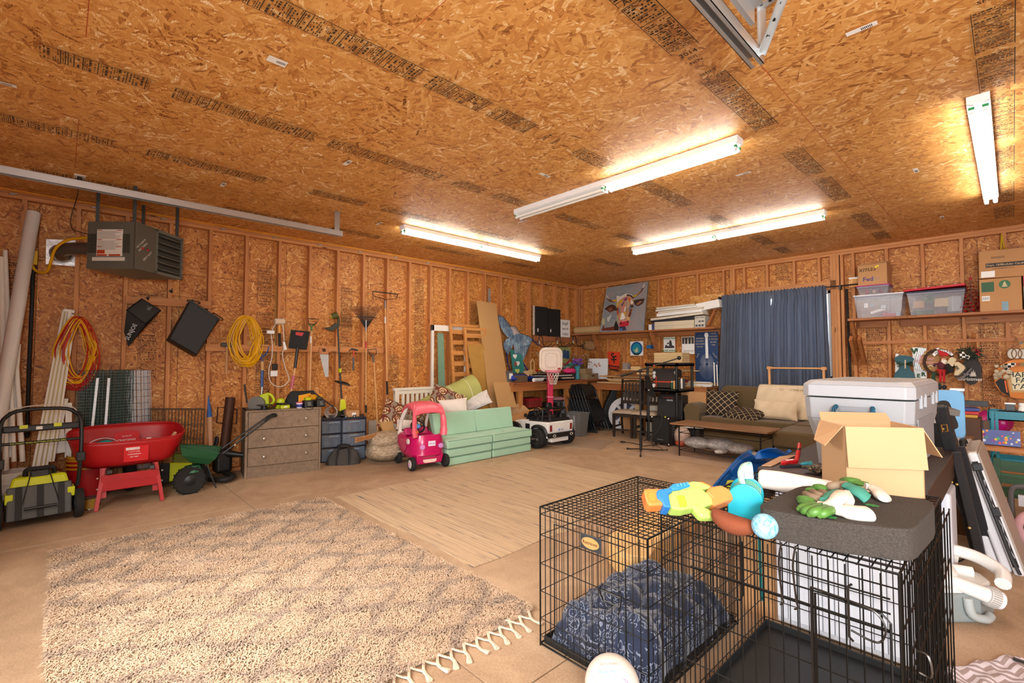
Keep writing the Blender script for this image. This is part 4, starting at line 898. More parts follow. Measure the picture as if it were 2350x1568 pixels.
# ---- duffel bag
p=at(795,1068,z=0)+V((-.13,.02,0));t=T('duffel_bag','small black and grey duffel bag on the floor by the drawers','bag',p,-30)
b=MB()
def dfn(u_,v_):
 a=2*pi*u_;z=.2*v_;w_=1-.72*v_**1.5;sx_=abs(cos(a))**.7*(1 if cos(a)>0 else-1);sy_=abs(sin(a))**.7*(1 if sin(a)>0 else-1)
 return(.13*sx_*w_+.008*sin(7*a+9*v_),.22*sy_*(1-.45*v_**2),z+.01*sin(5*a)*v_)
b.surf(dfn,40,10,True);n=len(b.v);b.add([dfn(i/40,1)for i in range(40)],[tuple(range(40))]);b.add([dfn(i/40,0)for i in range(40)],[tuple(range(40))[::-1]]);O('bag_body',b,M('3c3834',.8,var=.25,bump=.5,bs=25),t,smooth=1)
for y in(-.08,.08):
 b=MB();b.tube(bez([(.135,y,.01),(.12,y,.12),(.05,y*.8,.215),(.0,y*.4,.25),(-.05,y*.7,.21)],5),.012,6,flat=.35);O('strap',b,BLKM,t,smooth=1)
b=MB();b.sph((.0,0,.235),(.05,.09,.03),12,8);O('strap_bundle',b,BLKM,t,smooth=1)
# ====== toys, foam sofa, boards
MINT=M('a0c8ac',.8,var=.07,sc=5,bump=.25,bs=200,sheen=.2)
def soft(sx,sy,sz,mat,name,parent,loc=(0,0,0),rot=(0,0,0),puff=.0,bev=.02,label=None):
 b=MB();b.at(loc,rot);b.box((0,0,0),(sx,sy,sz));o=O(name,b,mat,parent,bevel=bev,seg=3,label=label);return o
t=T('foam_play_sofa','mint green foam sofa with two stacks of folded seat cushions','sofa',(1.3,-4.14,0))
PIP=M('5f8f77',.8)
for i,(y0,y1,dx)in enumerate(((-.80,-.015,.0),(.015,.80,-.012))):
 for j in range(3):
  h=.112;xo=dx+(.012 if j==2 else 0)+.006*((j+i)%2)
  b=MB();b.bb((-.14+xo,y0+.006*(j%2),.002+j*h),(.36+xo,y1+.01*(j==2),(j+1)*h-.003))
  c=O('seat_cushion',b,MINT,t,bevel=.018,seg=3)
  b=MB();b.tube([(.362+xo,y0+.01,(j+1)*h-.006),(.362+xo,y1,(j+1)*h-.006)],.003,5);O('piping',b,PIP,c)
for y0,y1 in((-.72,.02),(.03,.78)):
 b=MB();b.hexa([(-.10,y0,.335),(-.02,y0,.335),(-.02,y1,.335),(-.10,y1,.335)],[(-.20,y0-.01,.64),(-.09,y0-.01,.65),(-.09,y1+.01,.65),(-.20,y1+.01,.64)]);O('back_cushion',b,MINT,t,bevel=.016,seg=3)
b=MB();b.tube(bez([(.12,.30,.345),(.18,.36,.352),(.24,.30,.345),(.16,.22,.35)],4,True),.006,5,closed=1);O('fabric_tuck',b,MINT,t,smooth=1)
# ---- pink coupe.  local x = forward, y = left
t=T('toy_car','magenta and pink ride-in toy coupe in front of the green foam sofa','toy car',(1.33,-5.13,0),rot=(0,0,R(170)));t.scale=(1.06,1.1,1.0)
MG=M('c0105c',.28,var=.04,coat=.3);PK=M('e0606f',.35,var=.03);CRM=M('e6ddd4',.4)
def rings(b,spec,n=40,capb=True,capt=True):
 """spec: list of (z, x0, x1, halfwidth, power)"""
 base=len(b.v)
 for(z,x0,x1,hw,pw)in spec:
  vs=[]
  for k_ in range(n):
   a=2*pi*k_/n;ca,sa=cos(a),sin(a)
   ex=abs(ca)**(2/pw)*(1 if ca>0 else-1);ey=abs(sa)**(2/pw)*(1 if sa>0 else-1)
   zz=z(ex,ey)if callable(z)else z
   vs.append(((x0+x1)/2+(x1-x0)/2*ex,hw*ey,zz))
  b.add(vs,[])
 m=len(spec)
 T0=b.T;b.T=Matrix()
 fs=[(base+i*n+k_,base+i*n+(k_+1)%n,base+(i+1)*n+(k_+1)%n,base+(i+1)*n+k_)for i in range(m-1)for k_ in range(n)]
 if capb:fs.append(tuple(base+k_ for k_ in range(n))[::-1])
 if capt:fs.append(tuple(base+(m-1)*n+k_ for k_ in range(n)))
 b.f+=fs;b.mi+=[b.cm]*len(fs);b.T=T0
 return b
rimz=lambda ex,ey:.415+.035*max(0,-ex)-.05*max(0,1-abs(ex)*1.6)*abs(ey)+.01*ex
b=MB();rings(b,[(.09,-.22,.10,.13,3),(.12,-.25,.16,.17,3),(.17,-.315,.24,.205,3),(.19,-.335,.28,.215,3),(.21,-.33,.30,.215,3),(.30,-.335,.37,.225,3),(.37,-.325,.375,.22,3),(rimz,-.31,.34,.205,3)],44,True,False)
nb=len(b.v);rings(b,[(rimz,-.31,.34,.205,3),(rimz,-.28,.20,.175,3),(.20,-.24,.14,.14,3)],44,False,True)
O('body',b,MG,t,smooth=1)
b=MB();b.tube([(.20+.0,-.212,.40),(.17,-.226,.30),(.08,-.226,.22),(-.02,-.222,.20),(-.10,-.222,.26),(-.13,-.22,.38)],.005,6);b.tube([(.20,.212,.40),(.17,.226,.30),(.08,.226,.22),(-.02,.222,.20),(-.10,.222,.26),(-.13,.22,.38)],.005,6);O('door_outline',b,M('9c0c4a',.35),t,smooth=1)
for s in(-1,1):
 b=MB();b.tube(bez([(-.27,s*.175,.42),(-.26,s*.185,.52),(-.25,s*.18,.66),(-.21,s*.165,.76),(-.16,s*.14,.80)],5),[.048]*5+[.040]*5+[.034]*5+[.034]*6,12,flat=.65);O('rear_pillar',b,PK,t,smooth=1)
 b=MB();b.tube(bez([(.27,s*.16,.38),(.26,s*.17,.46),(.22,s*.17,.58),(.13,s*.155,.72),(.10,s*.14,.78)],5),[.040]*4+[.026]*17,10,flat=.7);O('front_pillar',b,CRM,t,smooth=1,label='cream front pillar')
def rf(u_,v_):
 x=-.27+.44*u_;y=-.19+.38*v_;e1=(2*u_-1);e2=(2*v_-1);return(x,y,.858-.07*abs(e1)**3-.045*abs(e2)**3-.03*e1*e1)
b=MB();b.plate(rf,14,12,.045);O('roof',b,PK,t,smooth=1,bevel=.01)
b=MB();b.at((-.19,0,.775),(0,R(25),0));b.box((0,0,0),(.05,.3,.05));O('rear_roof_bar',b,PK,t,bevel=.02,seg=3)
b=MB();b.at((.10,0,.50),(0,R(-60),0));b.tube([(.085*cos(2*pi*i/20),.085*sin(2*pi*i/20),0)for i in range(20)],.012,8,closed=1);b.cyl((0,0,-.03),(0,0,0),.02);b.cyl((-.08,0,0),(.08,0,0),.008);b.cyl((0,-.08,0),(0,.08,0),.008);O('steering_wheel',b,BLK,t,smooth=1)
b=MB();b.at((.10,0,.50),(0,R(-60),0));b.sph((0,0,.01),(.035,.035,.02),12,8);O('horn',b,M('5b9fd6',.4),t,smooth=1)
b=MB();b.hexa([(.12,-.16,.38),(.22,-.16,.38),(.22,.16,.38),(.12,.16,.38)],[(.15,-.15,.49),(.2,-.15,.47),(.2,.15,.47),(.15,.15,.49)]);O('dashboard',b,MG,t,bevel=.02)
b=MB();b.bb((-.24,-.15,.26),(-.1,.15,.30));O('seat',b,MG,t,bevel=.02)
for s in(-1,1):
 b=MB();b.at((-.332,s*.115,.30),(0,-pi/2,0));b.lathe([(.032,0),(.03,.01),(.001,.014)],20);O('tail_light',b,M('d08acb',.3),t,smooth=1)
b=MB();b.at((-.18,.224,.36),(-pi/2,0,0));b.lathe([(.036,0),(.034,.014),(.001,.016)],20);O('fuel_cap',b,CRM,t,smooth=1)
b=MB();b.bb((-.345,-.045,.305),(-.333,.045,.37));O('licence_plate',b,M('e4d6e6',.4),t,bevel=.004);text('plate_text','PRINCESS',.019,M('2b5fae',.5),t,(-.3455,0,.337),(pi/2,0,-pi/2))
b=MB();b.prism(rrect(.17,.075,.03),0,.01);b.v=[(-.275-z,x,y+.125)for x,y,z in b.v];O('bumper_grille',b,M('e2cdbd',.5),t)
b=MB();b.hexa([(-.27,-.16,.07),(-.22,-.16,.07),(-.22,.16,.07),(-.27,.16,.07)],[(-.30,-.17,.19),(-.22,-.17,.19),(-.22,.17,.19),(-.30,.17,.19)]);O('rear_apron',b,MG,t,bevel=.012)
b=MB();b.bb((-.30,.150,.48),(-.285,.185,.50));O('maker_badge',b,M('d8701c',.5),t)
for(x,y,r_,hub)in((-.25,-.21,.085,0),(-.25,.21,.085,1),(.27,-.19,.085,2),(.27,.19,.085,2)):
 s=1 if y>0 else-1
 b=MB();b.at((x,y,r_),(pi/2,0,0));b.lathe([(r_*.6,-.024),(r_*.95,-.024),(r_,-.015),(r_,.015),(r_*.95,.024),(r_*.6,.024)],26);w_=O('wheel',b,RUB,t,smooth=1)
 b=MB();b.at((x,y+s*.002,r_),(-s*pi/2,0,0));b.lathe([(r_*.62,.0),(r_*.62,.024),(r_*.3,.03),(.001,.03)],22);O('hub_cap',b,BLK if hub==2 else M('ded6cc',.4),w_,smooth=1)
 if hub==1:
  for k_ in range(8):b=MB();a=pi*k_/4;b.at((x,y+.03,r_),(pi/2,0,0));b.cyl((cos(a)*.035,sin(a)*.035,-.003),(cos(a)*.035,sin(a)*.035,.003),.008,n=8);O('hub_hole',b,M('a58f98',.5),w_)
  b=MB();b.sph((x,y+.033,r_),(.016,.01,.016),10,6);O('hub_centre',b,M('c47fc0',.3),w_,smooth=1)
for s in(-1,1):b=MB();b.tube([(.27,s*.222,.085),(.24,s*.222,.17),(.22,s*.19,.20)],.007,6);O('front_fork',b,STEEL,t,smooth=1)
# ---- white ride-on off-roader
t=T('toy_jeep','white ride-on toy off-roader with black roll bar and fenders','toy car',(1.36,-2.76,0),rot=(0,0,R(178)))
JW=M('e6e4e0',.3,var=.03)
b=MB();b.hexa([(-.40,-.30,.16),(.10,-.30,.16),(.10,.30,.16),(-.40,.30,.16)],[(-.42,-.30,.42),(.10,-.30,.40),(.10,.30,.40),(-.42,.30,.42)]);O('body_tub',b,JW,t,bevel=.02)
b=MB();b.hexa([(.10,-.27,.20),(.52,-.24,.20),(.52,.24,.20),(.10,.27,.20)],[(.10,-.26,.42),(.50,-.2,.37),(.50,.2,.37),(.10,.26,.42)]);O('hood',b,JW,t,bevel=.03,seg=3)
b=MB();b.bb((-.40,-.26,.36),(.06,.26,.43));O('cabin_well',b,BLKM,t,bevel=.01)
b=MB();b.bb((-.12,-.235,.415),(.12,.235,.47));O('dash',b,BLK,t,bevel=.02)
b=MB();b.hexa([(.12,-.26,.42),(.145,-.26,.42),(.145,.26,.42),(.12,.26,.42)],[(.06,-.24,.56),(.08,-.24,.56),(.08,.24,.56),(.06,.24,.56)]);O('windshield',b,BLK,t,bevel=.01)
b=MB();b.hexa([(.118,-.22,.44),(.121,-.22,.44),(.121,.22,.44),(.118,.22,.44)],[(.060,-.21,.545),(.063,-.21,.545),(.063,.21,.545),(.060,.21,.545)]);O('windshield_pane',b,M('33363a',.15),t)
b=MB();b.tube(bez([(-.26,-.27,.42),(-.27,-.27,.56),(-.26,-.22,.61),(-.26,.22,.61),(-.27,.27,.56),(-.26,.27,.42)],4),.017,10);b.tube([(-.26,-.24,.60),(.0,-.25,.45)],.015,8);b.tube([(-.26,.24,.60),(.0,.25,.45)],.015,8);O('roll_bar',b,BLK,t,smooth=1)
for y in(-.13,.13):
 b=MB();b.at((-.27,y,.66),(0,pi/2,0));b.lathe([(.03,.03),(.055,.02),(.06,-.02),(.05,-.03)],18);O('spotlight',b,BLK,t,smooth=1)
 b=MB();b.hexa([(-.36,y-.075,.42),(-.30,y-.075,.42),(-.30,y+.075,.42),(-.36,y+.075,.42)],[(-.34,y-.055,.53),(-.31,y-.055,.53),(-.31,y+.055,.53),(-.34,y+.055,.53)]);O('seat_back',b,BLK,t,bevel=.015)
b=MB();b.hexa([(-.40,-.24,.42),(-.36,-.24,.42),(-.36,.24,.42),(-.40,.24,.42)],[(-.39,-.22,.47),(-.36,-.22,.47),(-.36,.22,.47),(-.39,.22,.47)]);O('rear_shelf',b,BLK,t,bevel=.01)
b=MB();b.at((-.02,.12,.53),(0,R(-55),0));b.tube([(.085*cos(2*pi*i/18),.085*sin(2*pi*i/18),0)for i in range(18)],.011,8,closed=1);b.cyl((-.08,0,0),(.08,0,0),.009);b.cyl((0,-.08,0),(0,.08,0),.009);b.cyl((0,0,-.09),(0,0,.01),.02);O('steering_wheel',b,BLK,t,smooth=1)
for s in(-1,1):
 for x_,nm_ in((-.22,'rear'),(.36,'front')):
  b=MB();b.tube(bez([(x_-.17,s*.30,.20),(x_-.13,s*.32,.31),(x_,s*.325,.345),(x_+.13,s*.32,.31),(x_+.18,s*.30,.20)],4),.02,8,flat=1.4);O('fender_flare',b,BLK,t,smooth=1)
 b=MB();b.bb((-.425,s*.235-.02,.27),(-.41,s*.235+.02,.37));O('tail_light',b,M('7c1f1c',.25),t,bevel=.004)
 b=MB();b.box((.10,s*.30,.49),(.04,.05,.06));O('side_mirror',b,BLK,t,bevel=.012)
b=MB();b.hexa([(-.45,-.30,.17),(-.40,-.30,.17),(-.40,.30,.17),(-.45,.30,.17)],[(-.46,-.31,.245),(-.40,-.31,.245),(-.40,.31,.245),(-.46,.31,.245)]);O('rear_bumper',b,BLK,t,bevel=.012)
b=MB();b.bb((-.40,-.2,.09),(-.2,.2,.17));O('rear_skid',b,JW,t,bevel=.015)
for s in(-1,1):b=MB();b.at((-.462,s*.2,.205),(0,pi/2,0));b.tube([(.018*cos(a),.03*sin(a),0)for a in[2*pi*i/12 for i in range(12)]],.005,5,closed=1);O('tow_hook',b,M('cfc8b8',.5),t)
b=MB();b.bb((-.428,-.07,.275),(-.418,.07,.305));O('number_plate',b,M('d9dbe0',.4),t);text('plate_text','4B2 E',.022,BLK,t,(-.4295,-.01,.29),(pi/2,0,-pi/2));b=MB();b.bb((-.4295,.05,.275),(-.428,.07,.305));O('plate_band',b,M('3a62c8',.4),t)
b=MB();b.at((-.27,.302,.33),(-pi/2,0,0));b.cyl((0,0,0),(0,0,.008),.022);O('fuel_cap',b,BLK,t)
b=MB();b.bb((.0,.298,.20),(.10,.304,.36));O('step_decal',b,BLK,t)
for(x,y)in((-.22,-.33),(-.22,.33),(.36,-.31),(.36,.31)):
 r_=.155;s=1 if y>0 else-1
 b=MB();b.at((x,y,r_),(pi/2,0,0));b.lathe([(r_*.55,-.07),(r_*.93,-.075),(r_,-.055),(r_,.055),(r_*.93,.075),(r_*.55,.07)],30);w_=O('wheel',b,RUB,t,smooth=1)
 b=MB();b.at((x,y+s*.05,r_),(-s*pi/2,0,0));b.lathe([(r_*.58,.02),(r_*.5,.022),(r_*.45,-.01),(.001,-.01)],24,cap=False)
 O('rim',b,M('5c5856',.35,.5),w_,smooth=1)
 for k_ in range(5):
  a=2*pi*k_/5;b=MB();b.at((x,y+s*.05,r_),(-s*pi/2,0,a));b.hexa([(.015,-.012,.0),(.088,-.02,.0),(.088,.02,.0),(.015,.012,.0)],[(.015,-.01,.022),(.088,-.014,.018),(.088,.014,.018),(.015,.01,.022)]);O('spoke',b,M('6b6662',.35,.5),w_)
# ---- basketball hoop
t=T('toy_basketball_hoop','toy basketball hoop on a magenta pole behind the white toy jeep','basketball hoop',(.98,-2.15,0),rot=(0,0,R(58)))
b=MB();b.bb((-.05,-.045,.0),(.05,.045,1.22));O('pole',b,M('c2284e',.35),t,bevel=.012)
for z in(.45,.56,.67,.92,1.02,1.12):b=MB();b.bb((.01,-.047,z),(.052,.047,z+.008));O('height_notch',b,M('98183a',.4),t)
b=MB();b.bb((-.06,-.055,.72),(.06,.055,.74));O('collar',b,M('dd7fa0',.4),t,bevel=.005)
b=MB();b.prism(rrect(.44,.45,.12,6),-.015,.02);b.T=Matrix()
b.v=[(x,-.06-z,1.41+y)for x,y,z in b.v];O('backboard',b,M('dccdbf',.45),t,bevel=.01,seg=3)
for w_,h_ in((.36,.36),(.22,.26)):
 b=MB();b.tube([(x,-.085,1.40+y)for x,y in rrect(w_,h_,.07,5)],.006,6,closed=1);O('backboard_ridge',b,M('d2c2b3',.45),t,smooth=1)
b=MB();b.prism(rrect(.06,.035,.012,3),0,.005);b.v=[(x+.15,-.086-z,1.245+y)for x,y,z in b.v];O('maker_badge',b,M('a8322c',.5),t)
b=MB();b.at((0,-.20,1.20));b.tube([(.12*cos(a),.12*sin(a),0)for a in[2*pi*i/28 for i in range(28)]],.022,8,closed=1);b.box((0,.10,0),(.14,.08,.04));O('rim',b,M('dc7f98',.4),t,smooth=1)
b=MB()
def npt(i,j):a=2*pi*(i+.5*(j%2))/12;r_=.115-.012*j;return(r_*cos(a),-.20+r_*sin(a),1.19-.045*j)
for j in range(5):
 for i in range(12):
  b.cyl(npt(i,j),npt(i,j+1),.003,n=4,cap=False);b.cyl(npt(i,j),npt(i+(1 if j%2 else-1),j+1),.003,n=4,cap=False)
O('net',b,M('e4d8c8',.8),t,kind='stuff')
# ---- headboard, frames, boards against the wall
t=T('crib_headboard','white slatted crib headboard leaning against the studs','headboard',(.25,-4.55,.4))
Y0h,Y1h=A(905,893,.25).y,A(995,889,.25).y
b=W(t);b.bb((.22,Y0h-.02,.93),(.28,Y1h,.97));b.bb((.235,Y0h,.87),(.265,Y1h,.93));O('top_rail',b,M('e2dacb',.5),t,bevel=.006)
b=W(t);b.bb((.22,Y0h,.0),(.28,Y0h+.07,.93));O('post',b,M('e2dacb',.5),t,bevel=.004)
for i in range(8):y=Y0h+.13+i*.085;b=W(t);b.bb((.24,y,.10),(.26,y+.045,.88));O('slat',b,M('e2dacb',.5),t)
b=W(t);b.bb((.235,Y0h,.08),(.265,Y1h,.16));O('bottom_rail',b,M('e2dacb',.5),t)
t=T('door_frame','white painted door frame standing against the wall behind the bed slats','frame',(.08,-3.9,0))
y0=A(990,745,.08).y;y1=y0+.75
for p,q,nm_ in(((.06,y0,0),(.10,y0+.045,2.0),'jamb'),((.06,y0,1.90),(.10,y1,2.0),'head'),((.06,y1-.045,0),(.10,y1,2.0),'jamb')):b=W(t);b.bb(p,q);O(nm_,b,M('e8e3da',.5),t,bevel=.003)
t=T('green_strip_board','long narrow grey-green board inside the white frame','board',(.14,-3.8,0));b=W(t);b.hexa([A(1006,900,.2),A(1022,900,.2),A(1022,900,.22),A(1006,900,.22)],[A(1004,764,.10),A(1018,766,.10),A(1018,766,.12),A(1004,764,.12)]);O('board',b,M('6d8f78',.6),t)
BW=wood_mat('bed_pine','b87838','d99c5a',1,.8,.5,knots=False)
def bedside(label,xo,pxl,pyt,pxr,pyb,nslat,lean):
 t=T('bed_slat_frame',label,'bed frame',(xo,A(pxl,pyt,xo).y,0));yl=A(pxl,pyt,xo).y;yr=A(pxr,pyt,xo).y;zt=A(pxl,pyt,xo).z
 def P(y,z):return V((xo+lean*(zt-z),y,z))
 b=W(t);b.beam(P(yl+.03,.02),P(yl+.03,zt),.05,.04,(1,0,0));O('side_rail',b,BW,t,bevel=.003)
 b=W(t);b.beam(P(yr,.02),P(yr,zt),.05,.04,(1,0,0));O('side_rail',b,BW,t,bevel=.003)
 b=W(t);b.beam(P(yl,zt-.02),P(yr+.02,zt-.02),.05,.04,(1,0,0));O('end_rail',b,BW,t,bevel=.003)
 for i in range(nslat):z=zt-.14-i*(zt-.2)/nslat;b=W(t);b.beam(P(yl+.05,z)+V((.012,0,0)),P(yr,z)+V((.012,0,0)),.015,.075,(0,0,1));O('slat',b,BW,t)
 return t
bedside('outer pine bed slat frame leaning beside the white frame',.14,1030,743,1100,0,10,.10)
bedside('pine bed slat frame stacked in front with nearer side rail',.22,1063,752,1112,0,10,.12)
t=T('roll_of_underlay','translucent yellow-brown sheet leaning over the pine slats','sheet',(.3,-3.3,0));b=W(t)
b.hexa([V((.62,-3.40,.02)),V((.62,-2.85,.02)),V((.63,-2.85,.02)),V((.63,-3.40,.02))],[A(1072,792,.30),A(1110,792,.30),A(1110,792,.31),A(1072,792,.31)]);O('sheet',b,M('b0843e',.5,var=.15),t)
t=T('leaning_board','tall tan hardboard sheet leaning against the wall','board',(.6,-2.9,0))
dA,dB=V((.08,-3.157,2.494)),V((.08,-2.69,2.477));eA,eB=V((.78,-3.36,.02)),V((.78,-2.62,.02))
eA=at(1127,960,x=.62);eB=at(1178,960,x=.62)
HB=M('b98f5c',.65,var=.06,sc=3)
b=W(t);b.hexa([eA,eB,eB+V((.012,0,0)),eA+V((.012,0,0))],[dA,dB,dB+V((.012,0,0)),dA+V((.012,0,0))]);O('sheet',b,HB,t,label=None)
t=T('leaning_board','short tan hardboard panel leaning in front of the tall sheet','board',(.8,-2.9,.3))
P4=[at(1143,935,x=.80),at(1186,935,x=.80),at(1172,877,x=.62),at(1132,877,x=.62)]
b=W(t);b.hexa([p-V((.012,0,0))for p in P4],P4);O('panel',b,HB,t)
t=T('metal_strap','perforated metal strap nailed above the tall leaning board','strap',A(1123,680,0));b=W(t);b.bb(A(1120,693,0),A(1126,663,.004));O('strap',b,PF.m,t)
# boards on the floor behind the foam sofa
t=T('leaning_plank','wide tan plank lying behind the toy coupe','plank',A(915,985,.6));P4=[at(882,995,x=.72),at(1000,975,x=.52),at(1000,950,x=.50),at(872,971,x=.70)];b=W(t);b.hexa([p-V((.03,0,0))for p in P4],P4);O('plank',b,HB,t,bevel=.003)
t=T('leaning_plank','tan cardboard slab between the foam sofa and the toy jeep','plank',(1.0,-3.0,.0));P4=[at(1160,1000,x=.95),at(1240,985,x=.95),at(1240,935,x=.85),at(1160,960,x=.9)];b=W(t);b.hexa([p-V((.04,0,0))for p in P4],P4);O('plank',b,M('b98552',.75),t,bevel=.004)
t=T('paint_drip_panel','pale scuffed panel leaning on the studs right of the drawers','panel',A(855,1000,.1));P4=[A(845,1055,.22),A(872,1050,.22),A(868,964,.08),A(846,966,.08)];b=W(t);b.hexa([p-V((.01,0,0))for p in P4],P4);O('panel',b,M('a89c8c',.6,var=.3,sc=20),t)
for i in range(3):t=T('stick',('upper stick of the tied bundle pointing at the drawers','middle stick of the tied bundle pointing at the drawers','lower stick of the tied bundle pointing at the drawers')[i],'stick',at(850,1000,x=.75),group=None);b=W(t);b.tube([at(816,1015-i*4,x=.95),at(880,998-i*3,x=.7)],.011,7);O('stick_body',b,WOODY,t,smooth=1)
# lumpy plastic wrapped bundle
t=T('plastic_wrapped_bundle','beige bundle wrapped in clear plastic beside the toy coupe','bundle',(.75,-5.32,0))
def lump(r,n=28,m=14,amp=.08,seed=0,flat=1):
 RS_(seed);ph=[(U_(1,5),U_(1,5),U_(0,6))for _ in range(5)]
 def f(u_,v_):
  a=2*pi*u_;p=pi*v_;k_=1+amp*sum(sin(x*a//1*0+round(x)*a+z)*sin(y*p+z)for x,y,z in ph)/2
  return(r[0]*k_*sin(p)*cos(a),r[1]*k_*sin(p)*sin(a),r[2]+r[2]*-cos(p)*(1+.0*k_))
 return MB().surf(f,n,m,True)
k=NT('cling_plastic');v=k.coord(scale=(1,1,3));n1=k.noise(v,14,6,.7,2)
k.link(k.ramp(n1,[(.35,'9c8468'),(.5,'b8a184'),(.62,'d8c8ae'),(.72,'f2ebdf')]),'Base Color');k.b.inputs['Roughness'].default_value=.22;k.bump(n1,.9,.02);CLING=k.m
for z,s_,sd_ in((0,(.30,.30,.16),1),(.17,(.26,.27,.12),2)):b=lump(s_,seed=sd_,amp=.1);b.v=[(x,y,zz+z)for x,y,zz in b.v];O('wrapped_bag',b,CLING,t,smooth=1)
# patterned pillows, white pillows, green roll
def pillow(name,label,c,w_,h_,th,rot,mat,group=None,cat='pillow',piping=None,pinch=.06):
 t=T(name,label,cat,c,rot=rot,group=group)
 def f(side):
  def g(u_,v_):
   x=2*u_-1;y=2*v_-1;e=(max(0,1-x*x)**.5)*(max(0,1-y*y)**.5)
   px=x*(w_/2)*(1-pinch*(1-y*y));py=y*(h_/2)*(1-pinch*(1-x*x))
   return(px,py,side*th/2*e**.75+.004*sin(9*x+5*y))
  return g
 b=MB();b.surf(f(1),16,16);b.surf(f(-1),16,16);b.f=[fc if i<256 else fc[::-1]for i,fc in enumerate(b.f)]
 O('cushion_body',b,mat,t,smooth=1)
 if piping:b=MB();b.tube([((2*x-1)*w_/2*1.0,(2*y-1)*h_/2,0)for x,y in((0,0),(.5,pinch/2),(1,0),(1-pinch/2,.5),(1,1),(.5,1-pinch/2),(0,1),(pinch/2,.5))],.005,6,closed=1);O('piping',b,piping,t,smooth=1)
 return t
k=NT('floral_fabric');v=k.coord(scale=(1,1,1));vo=k.n('ShaderNodeTexVoronoi',{'Vector':v,'Scale':5.5},voronoi_dimensions='2D').outputs
d_=k.math('ADD',vo['Distance'],k.math('MULTIPLY',k.noise(v,30,2),.12));rg=k.ramp(d_,[(.0,'4a1f14'),(.10,'d8bc94'),(.18,'5c1c14'),(.26,'c9a97c'),(.38,'57301f'),(.48,'8a7a66'),(.7,'6e6454')],'CONSTANT')
c2=k.mix(k.math('GREATER_THAN',k.noise(v,16,3),.56),rg,'6a2a1c');k.link(c2,'Base Color');k.b.inputs['Roughness'].default_value=.9;FLOR=k.m
pillow('floral_pillow','brown floral throw pillow leaning left of the coupe roof',at(925,962,x=.62),.66,.46,.16,(R(62),R(22),R(66)),FLOR)
pillow('floral_pillow','brown floral throw pillow tucked under the green roll',at(1024,918,x=.80),.52,.40,.15,(R(60),R(24),R(62)),FLOR)
pillow('white_pillow','plain white pillow standing behind the foam sofa back',at(1042,938,x=.98),.46,.30,.14,(R(78),R(-3),R(75)),M('ddd2c8',.9,bump=.2))
pillow('white_pillow','white pillow with a grey leafy edge by the tall board',at(1094,922,x=.85),.46,.28,.13,(R(48),R(-24),R(52)),M('cfc9c4',.9,var=.3,sc=30))
pillow('white_pillow','white pillow squashed between the floral pillow and plank',at(938,975,x=.80),.36,.14,.10,(R(80),R(5),R(75)),M('dccfc2',.9))
t=T('foam_mat_roll','large rolled yellow-green foam mat lying behind the foam sofa','foam roll',at(1040,915,x=.45))
p,q=at(990,925,x=.50),at(1088,893,x=.62);GNR=M('a5a65c',.7,var=.08)
pp=at(935,950,x=.42)
b=W(t);b.tube([pp,p.lerp(q,.3),q],[.10,.17,.245],26);O('roll_body',b,GNR,t,smooth=1)
ax=(q-pp).normalized();e1=ax.orthogonal().normalized();e2=ax.cross(e1)
b=W(t);b.tube([q+ax*.006+(e1*cos(a)+e2*sin(a))*(.22-.028*a/6.283)for a in[.3*i for i in range(126)]if.22-.028*a/6.283>.03],.004,4);O('spiral_edge',b,M('6f6c38',.8),t)
for f in(.62,.86):c=pp.lerp(q,f);r_=.17+.065*(f-.3)/.7+.006;b=W(t);b.tube([c+(e1*cos(2*pi*i/24)+e2*sin(2*pi*i/24))*r_ for i in range(24)],.004,5,closed=1);O('white_string',b,M('e8e2d4',.7),t)
# ====== corner: workbench, wall hangings, chairs
BCH=wood_mat('bench_fir','8f5228','bd7d45',1,1,.6);BCHX=wood_mat('bench_fir_x','8f5228','bd7d45',0,1,.6)
BZ=1.0
t=T('workbench','L-shaped wooden workbench filling the corner, side along the left wall','workbench',(.36,-1.5,0))
b=W(t);b.bb((.0,-2.85,BZ-.035),(.75,-.02,BZ));O('worktop',b,wood_mat('bench_top','7c3f20','a4603a',1,1,.5),t,bevel=.003)
b=W(t);b.bb((.68,-2.85,BZ-.16),(.72,-.7,BZ-.035));O('apron',b,BCH,t)
for x,y in((.66,-2.62),(.66,-1.3),(.05,-2.62)):b=W(t);b.bb((x-.045,y-.045,0),(x+.045,y+.045,BZ-.035));O('leg',b,STUD if 0 else wood_mat('bench_leg','a5662f','cc8f52',2,1,.6),t)
b=W(t);b.bb((.05,-2.8,.42),(.66,-.3,.44));O('lower_shelf',b,BCH,t)
t=T('workbench','long wooden workbench against the back wall holding stacked lumber','workbench',(2.0,-.36,0))
b=W(t);b.bb((.76,-.62,.90),(3.2,-.02,.935));O('worktop',b,wood_mat('bench_topx','7c4a28','a46c3e',0,1,.5),t)
b=W(t);b.bb((.76,-.62,.80),(3.2,-.58,.90));O('apron',b,BCHX,t)
for x in(.9,2.0,3.1):b=W(t);b.bb((x-.045,-.58,0),(x+.045,-.49,.9));O('leg',b,wood_mat('bench_leg','a5662f','cc8f52',2,1,.6),t)
def thingbox(name,label,cat,p,dims,mat,rz=0,part='body',bev=.003,group=None,lid=None,lidm=None):
 t=T(name,label,cat,p,rz,group);b=MB();b.bb((-dims[0]/2,-dims[1]/2,0),(dims[0]/2,dims[1]/2,dims[2]));O(part,b,mat,t,bevel=bev)
 if lid:b=MB();b.bb((-dims[0]/2-.006,-dims[1]/2-.006,dims[2]),(dims[0]/2+.006,dims[1]/2+.006,dims[2]+lid));O('box_lid',b,lidm or mat,t,bevel=bev)
 return t
